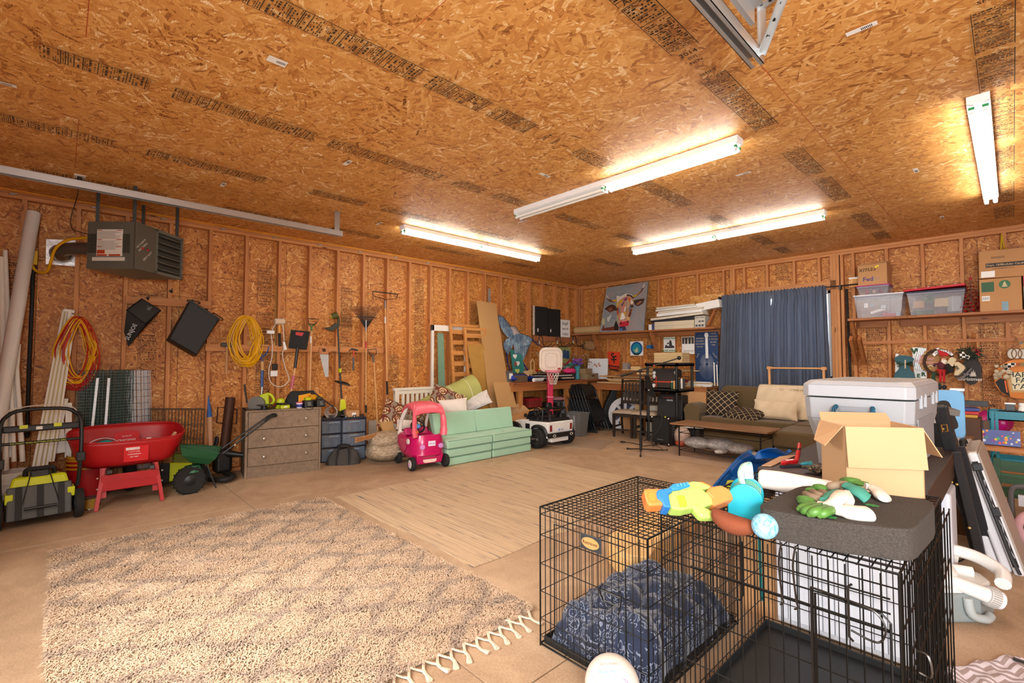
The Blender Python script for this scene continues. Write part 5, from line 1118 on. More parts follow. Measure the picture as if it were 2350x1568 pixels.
# under the bench
def UB(px,py,x=.5):return at(px,py,x=x)
t=thingbox('storage_box','dark red patterned storage box under the bench','box',(.5,-2.18,.52),(.3,.36,.12),M('7a2420',.6,var=.5,sc=20),0,lid=.05,lidm=M('8e1c22',.5))
t=thingbox('storage_box','turquoise storage box with a yellow lid under the bench','box',(.52,-2.05,.30),(.3,.40,.13),M('2f9cc0',.6),0,lid=.05,lidm=M('b8a040',.6));b=MB();b.tube([(.155,-.05,.05),(.155,.05,.05),(.155,.05,.085),(.155,-.05,.085)],.005,5,closed=1);O('label_frame',b,BLK,t)
t=thingbox('plastic_crate','black plastic crate under the bench beside the red box','crate',(.5,-1.68,.15),(.32,.4,.42),M('18181a',.5),0);
t=thingbox('storage_bin','grey-blue storage bin under the bench behind the hoop pole','bin',(.5,-1.28,.15),(.3,.34,.4),M('6f7f92',.5),0,lid=.03)
t=T('folded_cloth','pink and white cloth lying on the bin under the bench','cloth',(.52,-1.35,.59));b=lump((.12,.2,.04),seed=5,amp=.1);O('cloth_body',b,M('c58f90',.9,var=.3,sc=12),t,smooth=1)
t=T('round_tabletop','round tan wooden disc standing under the bench by the tall board','disc',(.72,-2.7,.32),rot=(R(80),0,R(80)));b=MB();b.lathe([(.30,-.012),(.305,0),(.30,.012)],32);O('disc',b,M('b98f62',.7),t,smooth=1)
t=T('crumpled_sheet','white and blue plastic sheet piled under the bench','plastic sheet',(.65,-2.35,.0));b=lump((.14,.35,.16),seed=8,amp=.12);O('sheet',b,M('b9c2cf',.4,var=.3,sc=8),t,smooth=1)
# on the bench
def onb(px,x=.4):p=at(px,860,x=x);return V((x,p.y,BZ))
t=thingbox('wood_block','grey textured wood block at the near end of the bench','block',onb(1195,.6),(.16,.20,.12),M('5f4a36',.8,var=.3,sc=40),0)
k=NT('blue_fabric');v=k.coord();n1=k.noise(v,8,4);k.link(k.ramp(n1,[(.3,'101f6e'),(.7,'2340b0')]),'Base Color');k.b.inputs['Roughness'].default_value=.6;k.bump(n1,.5,.02);BF=k.m
t=T('blue_fabric_streamer','royal blue fabric heaped around the wood block','fabric',onb(1195,.45));b=lump((.16,.36,.07),seed=3,amp=.2,n=40,m=16);O('heap',b,BF,t,smooth=1)
# the kite / wings
k=NT('wing_fabric');v=k.coord(scale=(1,1,1));n1=k.noise(v,5,3,.5,.6);wv=k.n('ShaderNodeTexWave',{'Vector':v,'Scale':5,'Distortion':9,'Detail':1.5}).outputs['Fac']
c1=k.ramp(n1,[(.3,'4f627c'),(.45,'6d87a0'),(.6,'98b3c4'),(.72,'8d93a8')]);c1=k.mix(k.ramp(wv,[(.0,'ffffff'),(.06,'000000')]),c1,'39424f');k.link(c1,'Base Color');k.b.inputs['Roughness'].default_value=.55;WING=k.m
t=T('butterfly_wings','grey-blue fabric butterfly wings hung on the wall above the bench','costume wings',A(1178,780,.12),rot=frot('A'))
def plist(t,name,pix,off,mat,th=.006,**kw):
 """fabric sheet: pixel outline, each point with its own distance from wall A"""
 c=[A(x,y,off+.02*sin(i*1.7))for i,(x,y)in enumerate(pix)];m_=sum(c,V())/len(c)+V((.01,0,0))
 b=W(t);n=len(c);b.add(c+[m_],[(i,(i+1)%n,n)for i in range(n)]);return O(name,b,mat,t,solid=th,**kw)
s_=200/1651
def k8(pts):return[(1130+x*s_*1.0,700+y*s_)for x,y in pts]
plist(t,'left_upper_wing',k8([(105,195),(200,235),(270,310),(340,400),(370,450),(400,580),(350,640),(270,600),(215,530),(150,410),(120,300)]),.08,WING)
plist(t,'right_upper_wing',k8([(400,580),(470,545),(570,545),(680,590),(750,640),(730,730),(690,790),(640,940),(600,1020),(560,1070),(480,1060),(430,990),(420,860),(400,720)]),.12,WING)
plist(t,'left_lower_wing',k8([(400,590),(340,620),(260,650),(210,730),(215,810),(250,890),(300,950),(330,870),(370,810),(400,720)]),.09,WING)
plist(t,'collar_panel',k8([(340,405),(385,410),(425,395),(460,450),(530,540),(470,545),(400,600),(370,480)]),.10,M('b6a7a4',.6),label='pale collar panel')
b=W(t);b.tube([A(x,y,.13)for x,y in k8([(105,190),(200,230),(270,305),(340,400),(385,410),(425,393),(470,455),(530,540),(680,585),(750,640),(730,735),(690,795),(640,945),(560,1072),(480,1062),(430,990)])],.004,5);O('black_edging',b,BLK,t,smooth=1)
for nm_,pts in(('blue_strap',[(745,650),(800,700),(880,770)]),('blue_strap',[(265,900),(290,1080),(320,1200),(350,1330),(400,1400)]),('blue_strap',[(560,1070),(620,1160),(660,1230),(720,1330),(700,1400)])):
 b=W(t);q=k8(pts);b.tube(bez([A(x,y,.12+.10*i/len(q))for i,(x,y)in enumerate(q)],4),.022,8,flat=.45);O(nm_,b,BF,t,smooth=1,label='royal blue fabric strap')
t=T('photo_board','teal distressed board with heart cutouts leaning behind the wings','picture board',A(1195,850,.2))
c=[A(x,y,o_)for(x,y),o_ in zip(k8([(345,850),(540,850),(625,1290),(400,1300)]),(.10,.10,.22,.22))];c=[c[0],c[3],c[2],c[1]]
b=W(t);b.hexa([p-V((.015,0,0))for p in c],c);O('board',b,M('2f7f78',.7,var=.3,sc=10),t)
def on4(c,u_,v_):return(c[0].lerp(c[3],u_)).lerp(c[1].lerp(c[2],u_),v_)+V((.012,0,.0))
def heart(b,c,uc,vc,s,n=18):
 pts=[]
 for i in range(n):
  a=2*pi*i/n;X=16*sin(a)**3/17;Y=-(13*cos(a)-5*cos(2*a)-2*cos(3*a)-cos(4*a))/17;pts.append(on4(c,uc+X*s,vc+Y*s*.62))
 n=len(pts);b.add(pts+[p-V((.006,0,0))for p in pts],[tuple(range(n)),tuple(range(n,2*n))[::-1]]+[(i,i+n,(i+1)%n+n,(i+1)%n)for i in range(n)])
for u_,v_,m_ in((.30,.28,WHT),(.45,.58,WHT),(.33,.90,M('c7cc6a',.6))):b=W(t);heart(b,c,u_,v_,.20);O('heart',b,m_,t)
b=W(t);b.hexa([on4(c,.12,.68),on4(c,.33,.68),on4(c,.33,.52),on4(c,.12,.52)],[on4(c,.12,.68)+V((.01,0,0)),on4(c,.33,.68)+V((.01,0,0)),on4(c,.33,.52)+V((.01,0,0)),on4(c,.12,.52)+V((.01,0,0))]);O('photo_print',b,M('8c5246',.5,var=.5,sc=40),t)
t=thingbox('card_box','small grey box with a white card beside the blue fabric','box',onb(1168,.45),(.10,.12,.2),M('5b5a5c',.6),0);b=MB();b.bb((.05,-.04,.06),(.053,.045,.16));O('card',b,WHT,t)
t=T('cloth_triangle','tan leather scrap leaning on the blue fabric','scrap',onb(1213,.55));p=[A(x,y,.6)for x,y in((1200,853),(1214,865),(1217,853),(1212,851))];b=W(t);b.hexa([q-V((.01,0,0))for q in p],p);O('scrap_body',b,M('c2a07a',.8),t)
def wbag(px,w_,h_,mat,label,handle=None,name='bag',x=.35):
 t=T(name,label,'bag',onb(px,x));b=MB();b.hexa([(-.07,-w_/2,0),(.07,-w_/2,0),(.07,w_/2,0),(-.07,w_/2,0)],[(-.05,-w_/2*.9,h_),(.05,-w_/2*.9,h_),(.05,w_/2*.9,h_),(-.05,w_/2*.9,h_)]);O('bag_body',b,mat,t,bevel=.03,seg=3)
 if handle:b=MB();b.tube(bez([(0,-w_*.25,h_),(0,-w_*.27,h_+.12),(0,0,h_+.2),(0,w_*.27,h_+.12),(0,w_*.25,h_)],5),.018,8,flat=.6);O('handle',b,mat,t,smooth=1)
 return t
wbag(1222,.18,.22,M('c49a62',.8,var=.15),'tan felt bag with a tall handle on the bench',1)
wbag(1240,.22,.17,M('7a6d60',.9,var=.3,sc=50),'grey tweed pouch behind the hoop backboard')
t=T('red_yellow_bow','small red and yellow bow lying on the grey pouch','bow',onb(1236,.4)+V((0,0,.2)));b=MB();b.sph((0,-.05,0),(.03,.05,.025),10,6);O('red_loop',b,REDP,t,smooth=1);b=MB();b.sph((.02,.03,.015),(.03,.045,.025),10,6);O('yellow_loop',b,M('e0b020',.5),t,smooth=1)
t=T('wooden_gull','small carved seagull ornament hanging above the tan bag','ornament',A(1236,812,.06),rot=frot('A'))
slab(t,'gull_body',k8([(790,875),(850,900),(880,935),(900,940),(945,880),(940,930),(900,965),(855,985),(870,950),(830,905)]),M('c9b48e',.6),.05,.012)
# flat boxes, rolls along bench front
for i,(z,dx,w_,m_,lb_)in enumerate(((.0,.0,.9,BLK,'lowest flat black case on the bench behind the hoop'),(.035,.02,.85,M('cfc2ac',.6),'thin cream panel lying on the flat black case'),(.06,-.02,.88,M('22252a',.4),'dark framed panel on the cream one'),(.09,.0,.8,WHT,'thin white panel second from the top of the flat stack'),(.11,.02,.95,M('2a1a14',.5),'dark brown panel on top of the flat stack'))):
 thingbox('flat_panel',lb_,'panel',(.52+dx,-1.55,BZ+z),(.34,w_,.022),m_,i-2)
t=T('paper_roll','white rolled paper tube lying on the bench edge','paper roll',(.68,-2.1,BZ+.035));b=MB();b.at((0,0,0),(pi/2,0,R(8)));b.lathe([(.03,-.2),(.035,-.2),(.035,.2),(.03,.2)],16);O('tube',b,WHT,t,smooth=1)
t=T('black_marker_tube','shiny black and grey tube next to the paper roll','tube',(.69,-1.78,BZ+.03));b=MB();b.at((0,0,0),(pi/2,0,R(-4)));b.lathe([(.02,-.28),(.03,-.24),(.03,.25),(.01,.28)],14);O('tube',b,BLK,t,smooth=1)
# flowers and vase
FL={}
def flowers(label,c,n,r,mats,sz,h,stem=True):
 t=T('artificial_flowers',label,'flowers',c);RS_(n+3)
 b=MB()
 if stem:
  for i in range(min(n,24)):a=U_(0,6.28);q=U_(0,r*.7);b.tube([(0,0,0),(cos(a)*q*.4,sin(a)*q*.4,h*.5),(cos(a)*q,sin(a)*q,h)],.002,4)
  O('stems',b,M('4a5a2a',.7),t,kind='stuff')
 for i in range(n):
  a=U_(0,6.28);e=U_(-.2,1);q=r*U_(.5,1);c_=V((q*cos(a)*(1-.4*abs(e)),q*sin(a),h+r*.8*e));m_=mats[i%len(mats)]
  b=MB();b.at(c_,(U_(-.8,.8),U_(0,1.2),U_(0,3)))
  for k_ in range(6):an=k_*pi/3;b.add([(0,0,0),(sz*cos(an-.4),sz*sin(an-.4),sz*.25),(sz*1.25*cos(an),sz*1.25*sin(an),sz*.1),(sz*cos(an+.4),sz*sin(an+.4),sz*.25)],[(0,1,2,3)])
  b.sph((0,0,sz*.15),sz*.3,6,4);O('blossom',b,m_,t)
 return t
vz=onb(1325,.60)
t=T('glass_vase','turquoise glass vase holding purple flowers on the bench','vase',vz);b=MB();b.lathe([(.035,0),(.05,.01),(.04,.10),(.035,.16),(.06,.25),(.072,.28),(.068,.28),(.055,.25),(.03,.16)],14);O('vase_body',b,M('4ea6b8',.1,var=.2,alpha=.85),t,smooth=1)
flowers('purple artificial flowers in the turquoise vase',vz,46,.12,(M('7b3fa8',.6),M('b04fc0',.6),M('3a62c0',.6),M('a887d0',.6)),.026,.32)
flowers('dried cream and brown flowers spilling over the bench',onb(1335,.40),80,.24,(M('a58a64',.8),M('c0a98a',.8),M('7a5f42',.8)),.016,.34)
flowers('orange autumn leaves at the top of the dried flowers',onb(1352,.40),26,.16,(M('a8541c',.8),M('c07a1c',.8),M('7d4218',.8)),.026,.42)
flowers('teal fabric leaves behind the hoop rim',onb(1303,.45),30,.13,(M('1f7a68',.7),M('2f9a82',.7),M('a83048',.7)),.032,.22)
t=T('pink_hat','hot pink fabric bundle lying beside the purple flowers','cap',onb(1310,.58)+V((0,-.04,.12)));b=lump((.10,.17,.06),seed=12,amp=.08);O('cap_body',b,M('e0327c',.7),t,smooth=1)
t=T('framed_picture','picture of people in blue on a green lawn standing on the bench','picture',A(1296,828,.12),rot=frot('A'));pc=[A(x,y,.14)for x,y in((1279,797),(1310,797),(1310,838),(1281,838))]
slab(t,'print',((1279,797),(1310,797),(1309,838),(1281,838)),M('93985a',.6,var=.4,sc=9),.12,.01)
for(x,y)in((1288,812),(1296,810),(1303,812)):slab(t,'printed_figure',((x-3,y-5),(x,y-8),(x+3,y-5),(x+4,y+12),(x-4,y+12)),M('2c4a78',.6),.131,.002)
slab(t,'print_caption',((1286,845),(1309,828),(1309,850),(1286,850)),WHT,.131,.003);slab(t,'print_corner',((1296,838),(1309,823),(1309,829),(1297,843)),M('c8202c',.5),.134,.002)
t=T('bottle','tall grey glass bottle standing between the picture and dried flowers','bottle',onb(1316,.25));b=MB();b.lathe([(.04,0),(.042,.02),(.042,.3),(.02,.36),(.02,.44)],16);O('glass',b,M('6d6459',.15,alpha=.9),t,smooth=1);b=MB();b.lathe([(.022,.41),(.022,.46)],12);O('cap',b,STEEL,t,smooth=1)
# crates of wood, whiteboard
t=thingbox('wooden_box','grey-brown wooden box with a cutout handle beside the vase','box',(.60,-.55,BZ),(.30,.42,.12),M('8c7658',.75,var=.15),6);b=MB();b.bb((.15,-.06,.06),(.153,.06,.085));O('handle_slot',b,M('2a2018',.9),t)
t=thingbox('wooden_box','plain wood carton stacked on the box with the cutout handle','box',(.50,-.55,BZ+.121),(.26,.36,.10),M('9c835f',.75),14)
t=T('whiteboard_calendar','white dry-erase calendar board leaning in the corner behind the bench','whiteboard',(.64,-.25,BZ),rot=(R(82),0,R(16)))
b=MB();b.prism(rrect(.46,.44,.02,3,0,.22),-.01,.0);O('frame',b,M('d8d9da',.4),t);b=MB();b.prism(rrect(.42,.40,.012,3,0,.22),0,.002);O('board',b,M('d9dee4',.25),t)
b=MB()
for i in range(8):b.bb((-.17+i*.05,.05,.002),(-.169+i*.05,.30,.003))
for i in range(6):b.bb((-.17,.05+i*.05,.002),(.18,.051+i*.05,.003))
O('calendar_lines',b,M('7f93ac',.5),t,kind='stuff')
b=MB();b.tube(bez([(-.14,.25,.012),(-.08,.28,.015),(0,.30,.012),(.06,.30,.012)],4),.003,5);O('leaf_stem',b,M('9a5a22',.7),t)
for x,y,a in((-.06,.31,20),(-.02,.27,-40),(.03,.33,60),(.05,.28,-10)):b=MB();b.at((x,y,.014),(0,0,R(a)));b.add([(-.035,0,0),(0,.014,.006),(.035,0,0),(0,-.014,.006)],[(0,1,2,3)]);O('dried_leaf',b,M('b8641c',.7),t)
# ---- wall A above the bench: storage rail, hooks, black panels, sign
t=T('hook_board','short board carrying the three double hooks above the bench','board',A(1270,778,0),rot=frot('A'));b=W(t);b.bb((0,A(1224,770).y,1.80),(.035,-.12,1.91));O('board',b,wood_mat('board_red','8f5030','b87850',1,1,.6),t)
for i,px in enumerate((1240,1281,1317)):
 t=T('double_storage_hook',('black double hook nearest the butterfly wings','middle black double hook under the black panels','black double hook nearest the corner')[i],'hook',A(px,772,.04),rot=frot('A'))
 q=1.0
 for dx in(-.045,.05):
  b=MB();b.tube(bez([(0,.02,0),(dx,-.02,.01),(dx*1.3,-.15,.02),(dx*1.3+.0,-.22,.08),(dx*1.3+.06,-.22,.18),(dx*1.3+.14,-.15,.27)],5),.008,7);O('hook_arm',b,BLK,t,smooth=1)
  b=MB();b.sph((dx*1.3+.14,-.15,.27),.012,8,6);O('yellow_tip',b,M('d8c81a',.4),t,smooth=1,label='yellow hook tip')
 b=MB();b.cyl((-.055,-.10,.022),(-.058,-.17,.035),.011,n=8);O('label_sleeve',b,M('c8c4bd',.5),t)
t=T('canvas_print','left black panel above the hooks, edged like a canvas back','panel',A(1240,740,.05),rot=frot('A'))
ya,yb,yc=A(1227,740,.05).y,A(1257,740,.05).y,A(1285.5,740,.05).y
b=W(t);b.bb((.03,ya,1.92),(.06,yb-.01,2.52));O('canvas',b,M('19191a',.7,bump=.3),t);b=W(t);b.bb((.03,ya-.035,1.92),(.055,ya,2.53));O('white_edge',b,M('c9b9b0',.7,var=.3,sc=30),t);b=W(t);b.bb((.06,ya+.07,1.99),(.062,ya+.10,2.06));O('sticker',b,WHT,t)
t=T('canvas_print','right black panel above the hooks next to the script sign','panel',A(1272,740,.05),rot=frot('A'));b=W(t);b.bb((.03,yb+.01,1.91),(.06,yc,2.50));O('canvas',b,M('19191a',.7,bump=.3),t);b=W(t);b.bb((.06,yb+.07,2.0),(.062,yb+.10,2.06));O('sticker',b,WHT,t)
ys=A(1286,750,.03).y
t=T('script_sign','white sign with black handwriting standing on the hook board','sign',V((.045,ys+.16,2.10)),rot=frot('A'));b=MB();b.bb((-.17,-.19,-.012),(.15,.19,0));O('board',b,WHT,t)
for i,s_ in enumerate(('laugh','work','relax')):text('lettering',s_,.10,BLK,t,(-.02,.11-i*.115,.001),shear=.3)
# ---- folding chairs
def make_chair():
 t=T('folding_chair','black metal folding chair','folding chair',(0,0,0));w_=.225
 for s in(-1,1):
  b=MB();b.tube([(.0,s*w_,0),(-.08,s*w_,.86)],.012,8);O('front_leg',b,M('2a2a2c',.3,.6),t,smooth=1)
  b=MB();b.tube([(-.05,s*(w_-.03),.01),(-.06,s*(w_-.03),.56)],.011,8);O('rear_leg',b,M('2a2a2c',.3,.6),t,smooth=1)
 b=MB();b.tube(bez([(-.08,-w_,.86),(-.088,-w_+.03,.93),(-.09,-w_+.10,.965),(-.09,w_-.10,.965),(-.088,w_-.03,.93),(-.08,w_,.86)],5),.012,8);O('top_frame',b,BLK,t,smooth=1)
 b=MB();b.hexa([(-.075,-w_+.02,.74),(-.062,-w_+.02,.74),(-.062,w_-.02,.74),(-.075,w_-.02,.74)],[(-.092,-w_+.06,.955),(-.08,-w_+.06,.955),(-.08,w_-.06,.955),(-.092,w_-.06,.955)]);O('backrest',b,BLK,t,bevel=.004)
 b=MB();b.hexa([(-.02,-w_+.03,.22),(-.005,-w_+.03,.22),(-.005,w_-.03,.22),(-.02,w_-.03,.22)],[(-.05,-w_+.02,.66),(-.035,-w_+.02,.66),(-.035,w_-.02,.66),(-.05,w_-.02,.66)]);O('seat',b,M('101011',.5),t,bevel=.012)
 b=MB();b.cyl((-.055,-w_+.03,.12),(-.055,w_-.03,.12),.008,n=6);O('stretcher',b,M('2a2a2c',.3,.6),t)
 return t
ch0=make_chair();lb_=('front folding chair of the leaning stack, facing the room','second folding chair behind the front one','third folding chair in the leaning stack','fourth folding chair in the leaning stack','fifth folding chair in the leaning stack','sixth folding chair in the leaning stack','seventh folding chair in the leaning stack','eighth folding chair, next to the last by the bench','last folding chair of the stack against the bench')
for i in range(9):
 c=ch0 if i==0 else copy_tree(ch0)
 c.location=(1.28-i*.062,-.93-i*.022,0);c.rotation_euler=(0,R(-17+i*.6),R(4));c['label']=lb_[i];c['group']='black folding chairs leaning in a stack'
# grey bin, guitar case
t=T('trash_bin','grey rectangular plastic bin behind the toy jeep','bin',(1.18,-1.66,0),6)
b=MB();GB=M('6f706f',.5,var=.05)
b.hexa([(-.16,-.11,0),(.16,-.11,0),(.16,.11,0),(-.16,.11,0)],[(-.2,-.15,.42),(.2,-.15,.42),(.2,.15,.42),(-.2,.15,.42)]);b.f=[f for i,f in enumerate(b.f)if i!=1];b.mi=[0]*len(b.f);O('bin_body',b,GB,t,solid=.006)
b=MB();b.tube([(-.2,-.15,.42),(.2,-.15,.42),(.2,.15,.42),(-.2,.15,.42)],.012,6,closed=1);O('rim',b,GB,t)
for x in(-.08,.04):b=MB();b.hexa([(x,-.118,.02),(x+.03,-.118,.02),(x+.03,-.11,.02),(x,-.11,.02)],[(x,-.158,.38),(x+.04,-.158,.38),(x+.04,-.15,.38),(x,-.15,.38)]);O('rib',b,M('9b9c9b',.5),t)
t=T('guitar_case','black hard guitar case leaning between the folding chairs and dining chair','guitar case',(.98,-.46,0),rot=(R(4),R(13),R(50)))
pr=[(-.19,0),(-.2,.25),(-.15,.42),(-.13,.55),(-.07,.80),(-.09,1.02),(-.06,1.08),(.06,1.08),(.09,1.02),(.07,.80),(.13,.55),(.15,.42),(.2,.25),(.19,0)]
b=MB();b.prism(pr,-.055,.055);b.v=[(x*.8,z,y)for x,y,z in b.v];O('shell',b,M('191a1b',.55,bump=.5,bs=90),t,bevel=.015,seg=3);b=MB();b.bb((-.03,-.06,.94),(.03,-.055,.965));O('latch',b,STEEL,t)
# ---- dining chairs
DW_=wood_mat('espresso','1f1510','33241b',2,1,.4,knots=False)
def dchair(loc,rz,label):
 t=T('dining_chair',label,'dining chair',loc,rz,None)
 for x in(-.20,.20):
  b=MB();b.hexa([(x-.018,-.21,0),(x+.018,-.21,0),(x+.018,-.175,0),(x-.018,-.175,0)],[(x-.024,-.215,.42),(x+.024,-.215,.42),(x+.024,-.167,.42),(x-.024,-.167,.42)]);O('leg',b,DW_,t)
  b=MB();b.tube([(x,.24,0),(x,.20,.25),(x,.20,.48),(x,.26,1.04)],.021,4);O('leg',b,DW_,t)
  b=MB();b.bb((x-.012,-.18,.17),(x+.012,.21,.20));O('side_stretcher',b,DW_,t)
 b=MB();b.bb((-.2,-.2,.12),(.2,-.18,.15));O('front_stretcher',b,DW_,t)
 b=MB();b.bb((-.21,-.205,.37),(.21,.20,.43));O('seat_rail',b,DW_,t,bevel=.004)
 b=MB();
 def f(u_,v_):x,y=2*u_-1,2*v_-1;e=max(0,1-x**4)**.5*max(0,1-y**4)**.5;return(x*.235,y*.225-.01,.435+.055*e)
 b.surf(f,14,14);b.surf(lambda u_,v_:(f(u_,v_)[0],f(u_,v_)[1],.432),2,2);O('seat_cushion',b,M('b7a48e',.85,var=.12,sc=12,bump=.3),t,smooth=1)
 b=MB();b.tube(bez([(-.2,.262,1.0),(0,.285,1.01),(.2,.262,1.0)],5),.055,4,flat=.28);O('top_rail',b,DW_,t)
 b=MB();b.bb((-.19,.205,.58),(.19,.225,.64));O('lower_rail',b,DW_,t)
 for i in range(5):x=-.135+i*.067;b=MB();b.hexa([(x-.016,.205,.63),(x+.016,.205,.63),(x+.016,.22,.63),(x-.016,.22,.63)],[(x-.016,.262,.97),(x+.016,.262,.97),(x+.016,.277,.97),(x-.016,.277,.97)]);O('back_slat',b,DW_,t)
 return t
dchair((1.90,-1.02,0),12,'dark wood slat-back dining chair with beige seat near the guitar case')
dchair((2.26,-.98,0),8,'dark wood dining chair partly hidden behind the microphone stand')
# ====== back wall: shelf, art, lumber, stands
def slabB(t,name,pix,mat,off,th,bevel=0,parent=None,**kw):
 f=[B(x,y,off+th)for x,y in pix];k_=[p+V((0,th,0))for p in f];n=len(f)
 b=W(t);b.add(k_+f,[tuple(range(n)),tuple(range(n,2*n))[::-1]]+[(i,n+i,n+(i+1)%n,(i+1)%n)for i in range(n)])
 return O(name,b,mat,parent or t,bevel=bevel,**kw)
t=T('wall_shelf','long upper wooden shelf on the back wall left of the curtains','shelf',(1.6,0,1.98))
b=W(t);b.bb((.0,-.38,1.955),(3.25,-.0,1.985));O('shelf_board',b,BCHX,t)
b=W(t);b.bb((1.0,-.37,1.985),(1.0,-.36,1.99))if 0 else None
b=W(t);b.bb((.0,-.035,1.865),(3.25,0,1.955));O('ledger',b,BCHX,t)
for px,x2 in((.62,.62),(2.0,2.0)):b=W(t);b.beam((px,-.35,1.95),(px+.0,-.02,1.42),.038,.088,(0,1,0));O('knee_brace',b,BCH,t)
b=W(t);b.beam((3.12,-.34,2.0),(3.18,-.02,2.42),.038,.088,(0,1,0));O('upper_brace',b,BCH,t)
t=T('osb_strip','short OSB strip nailed across the studs above the shelf','panel strip',B(1620,685,0),rot=frot('B'));p=B(1585,690,0);q=B(1660,683,0);b=W(t);b.bb((p.x,-.014,B(1585,696).z-.03),(q.x,0,B(1585,683).z+.02));O('strip',b,OSBC,t)
t=T('foam_roll','long beige foam roll lying on the shelf in the corner','foam roll',(.5,-.2,1.985+.085));b=W(t);b.cyl((.03,-.2,2.07),(1.25,-.2,2.07),.085,n=18);O('roll',b,M('c2a070',.8),t,smooth=1)
# cow painting
cw=[B(x,y,.30)for x,y in((1376,763),(1478,760),(1487,646),(1392,661))]
cw=[V((.78,-.34,1.99)),V((1.80,-.34,1.99)),V((1.95,-.10,2.98)),V((.90,-.10,2.98))]
cw=[at(1376,763,z=1.99),at(1477,759,z=1.99),B(1487,646,.12),B(1392,661,.12)]
cw[0]=B(1376,763,.36);cw[1]=B(1477,759,.36)
t=T('cow_painting','colourful painting of a horned cow on grey leaning on the shelf','painting',cw[0])
nrm=(cw[1]-cw[0]).cross(cw[3]-cw[0]).normalized()
b=W(t);b.hexa([p-nrm*.03 for p in cw],cw);O('canvas',b,M('6f7072',.7),t)
def cq(x,y,d=.001):
 u0=[(35,1370),(1190,1330),(1325,65),(215,215)]
 u_=v_=.5
 for _ in range(12):
  X=(1-u_)*(1-v_)*u0[0][0]+u_*(1-v_)*u0[1][0]+u_*v_*u0[2][0]+(1-u_)*v_*u0[3][0]
  Y=(1-u_)*(1-v_)*u0[0][1]+u_*(1-v_)*u0[1][1]+u_*v_*u0[2][1]+(1-u_)*v_*u0[3][1]
  u_+=(x-X)/1130;v_-=(y-Y)/1260
 u_=min(1,max(0,u_));v_=min(1,max(0,v_))
 return(cw[0].lerp(cw[1],u_)).lerp(cw[3].lerp(cw[2],u_),v_)+nrm*d
k=NT('painted_sky');v=k.coord();n1=k.noise(v,4,3,.5,1);k.link(k.ramp(n1,[(.3,'7d8792'),(.5,'8f9294'),(.65,'9a8f92')]),'Base Color');k.b.inputs['Roughness'].default_value=.6
b=W(t);b.add([p+nrm*.0008 for p in cw],[(0,1,2,3)]);O('painted_ground',b,k.m,t)
PD=0
def pt(name,pts,col):
 global PD
 PD+=1;b=W(t);n=len(pts);b.add([cq(x,y,.0012+.00025*PD)for x,y in pts],[tuple(range(n))]);return O(name,b,M(col,.55,var=.15,sc=14),t)
pt('painted_shoulder',[(90,1330),(130,1210),(260,1150),(400,1080),(480,1030),(520,1180),(560,1320)],'6e2f22');pt('painted_shoulder',[(100,1020),(180,1015),(180,1180),(100,1160)],'b9b58a');pt('painted_shoulder',[(240,1000),(380,900),(480,840),(470,1000),(330,1120),(250,1080)],'c9c9c4');pt('painted_shoulder',[(440,1180),(490,1060),(560,1230),(560,1320),(440,1320)],'241b1c')
pt('painted_ear',[(160,770),(280,680),(380,650),(480,690),(500,780),(420,820),(320,865),(240,810)],'4a281e');pt('painted_ear',[(260,760),(360,720),(400,790),(320,850)],'7d4a35');pt('painted_ear',[(950,560),(1060,530),(1240,510),(1190,640),(1060,715),(980,660)],'3b2a22');pt('painted_ear',[(1020,640),(1120,570),(1180,590),(1060,690)],'96604c')
pt('painted_horn',[(210,400),(290,500),(370,545),(530,520),(520,570),(400,600),(300,580),(230,510)],'6a4438');pt('painted_horn',[(370,540),(530,515),(520,575),(400,575)],'d0a420');pt('painted_horn',[(210,400),(300,510),(260,500),(215,440)],'e4dcd0')
pt('painted_horn',[(920,430),(1050,400),(1150,290),(1250,110),(1240,200),(1170,330),(1060,430),(950,500)],'6a3f3a');pt('painted_horn',[(920,440),(1050,400),(1160,280),(1120,340),(1010,460),(930,470)],'cfa31e');pt('painted_horn',[(1190,215),(1250,110),(1235,190),(1200,240)],'e8e2d4')
pt('painted_head',[(500,640),(560,520),(700,450),(860,430),(960,520),(960,640),(930,780),(880,960),(850,1100),(830,1200),(740,1230),(600,1210),(560,1120),(520,980),(500,800)],'b98f72')
pt('painted_mane',[(500,430),(620,440),(760,370),(900,400),(960,450),(880,440),(760,440),(620,520),(520,620)],'ddd2c6');pt('painted_mane',[(770,400),(830,395),(920,430),(960,520),(930,500),(860,440),(780,440)],'3a2a2a')
for pts,c_ in(([(570,560),(660,545),(640,620),(570,610)],'d3a018'),([(520,600),(560,620),(540,720),(500,700)],'c8b030'),([(700,510),(800,470),(790,530),(720,580)],'8a3a6c'),([(820,470),(880,490),(880,620),(830,560)],'d06a1c'),([(880,520),(950,600),(930,650),(880,640)],'e6ded6'),([(620,680),(720,560),(700,640),(650,710)],'74406c'),([(640,740),(740,650),(700,800),(640,900)],'c98078'),([(560,740),(600,780),(600,880),(560,860)],'5b7fa0'),([(740,560),(830,540),(850,700),(780,830),(750,700)],'b9a088'),([(830,760),(880,650),(870,800),(840,840)],'5a70a0'),([(720,730),(760,720),(740,830),(700,850)],'e2dcd8'),([(860,820),(915,740),(890,920),(850,1010),(810,960)],'6a3626'),([(700,860),(750,850),(740,930),(700,920)],'d2aa20'),([(640,880),(690,880),(740,1000),(700,1040),(600,1050)],'ece8e6'),([(595,920),(635,900),(620,990),(600,1000)],'c8a22a'),([(760,1000),(850,980),(850,1060),(780,1060)],'d0b070'),([(500,920),(540,980),(540,1140),(500,1080)],'9aa08a'),([(530,720),(560,730),(570,900),(540,950),(510,860)],'b05038')):pt('painted_stroke',pts,c_)
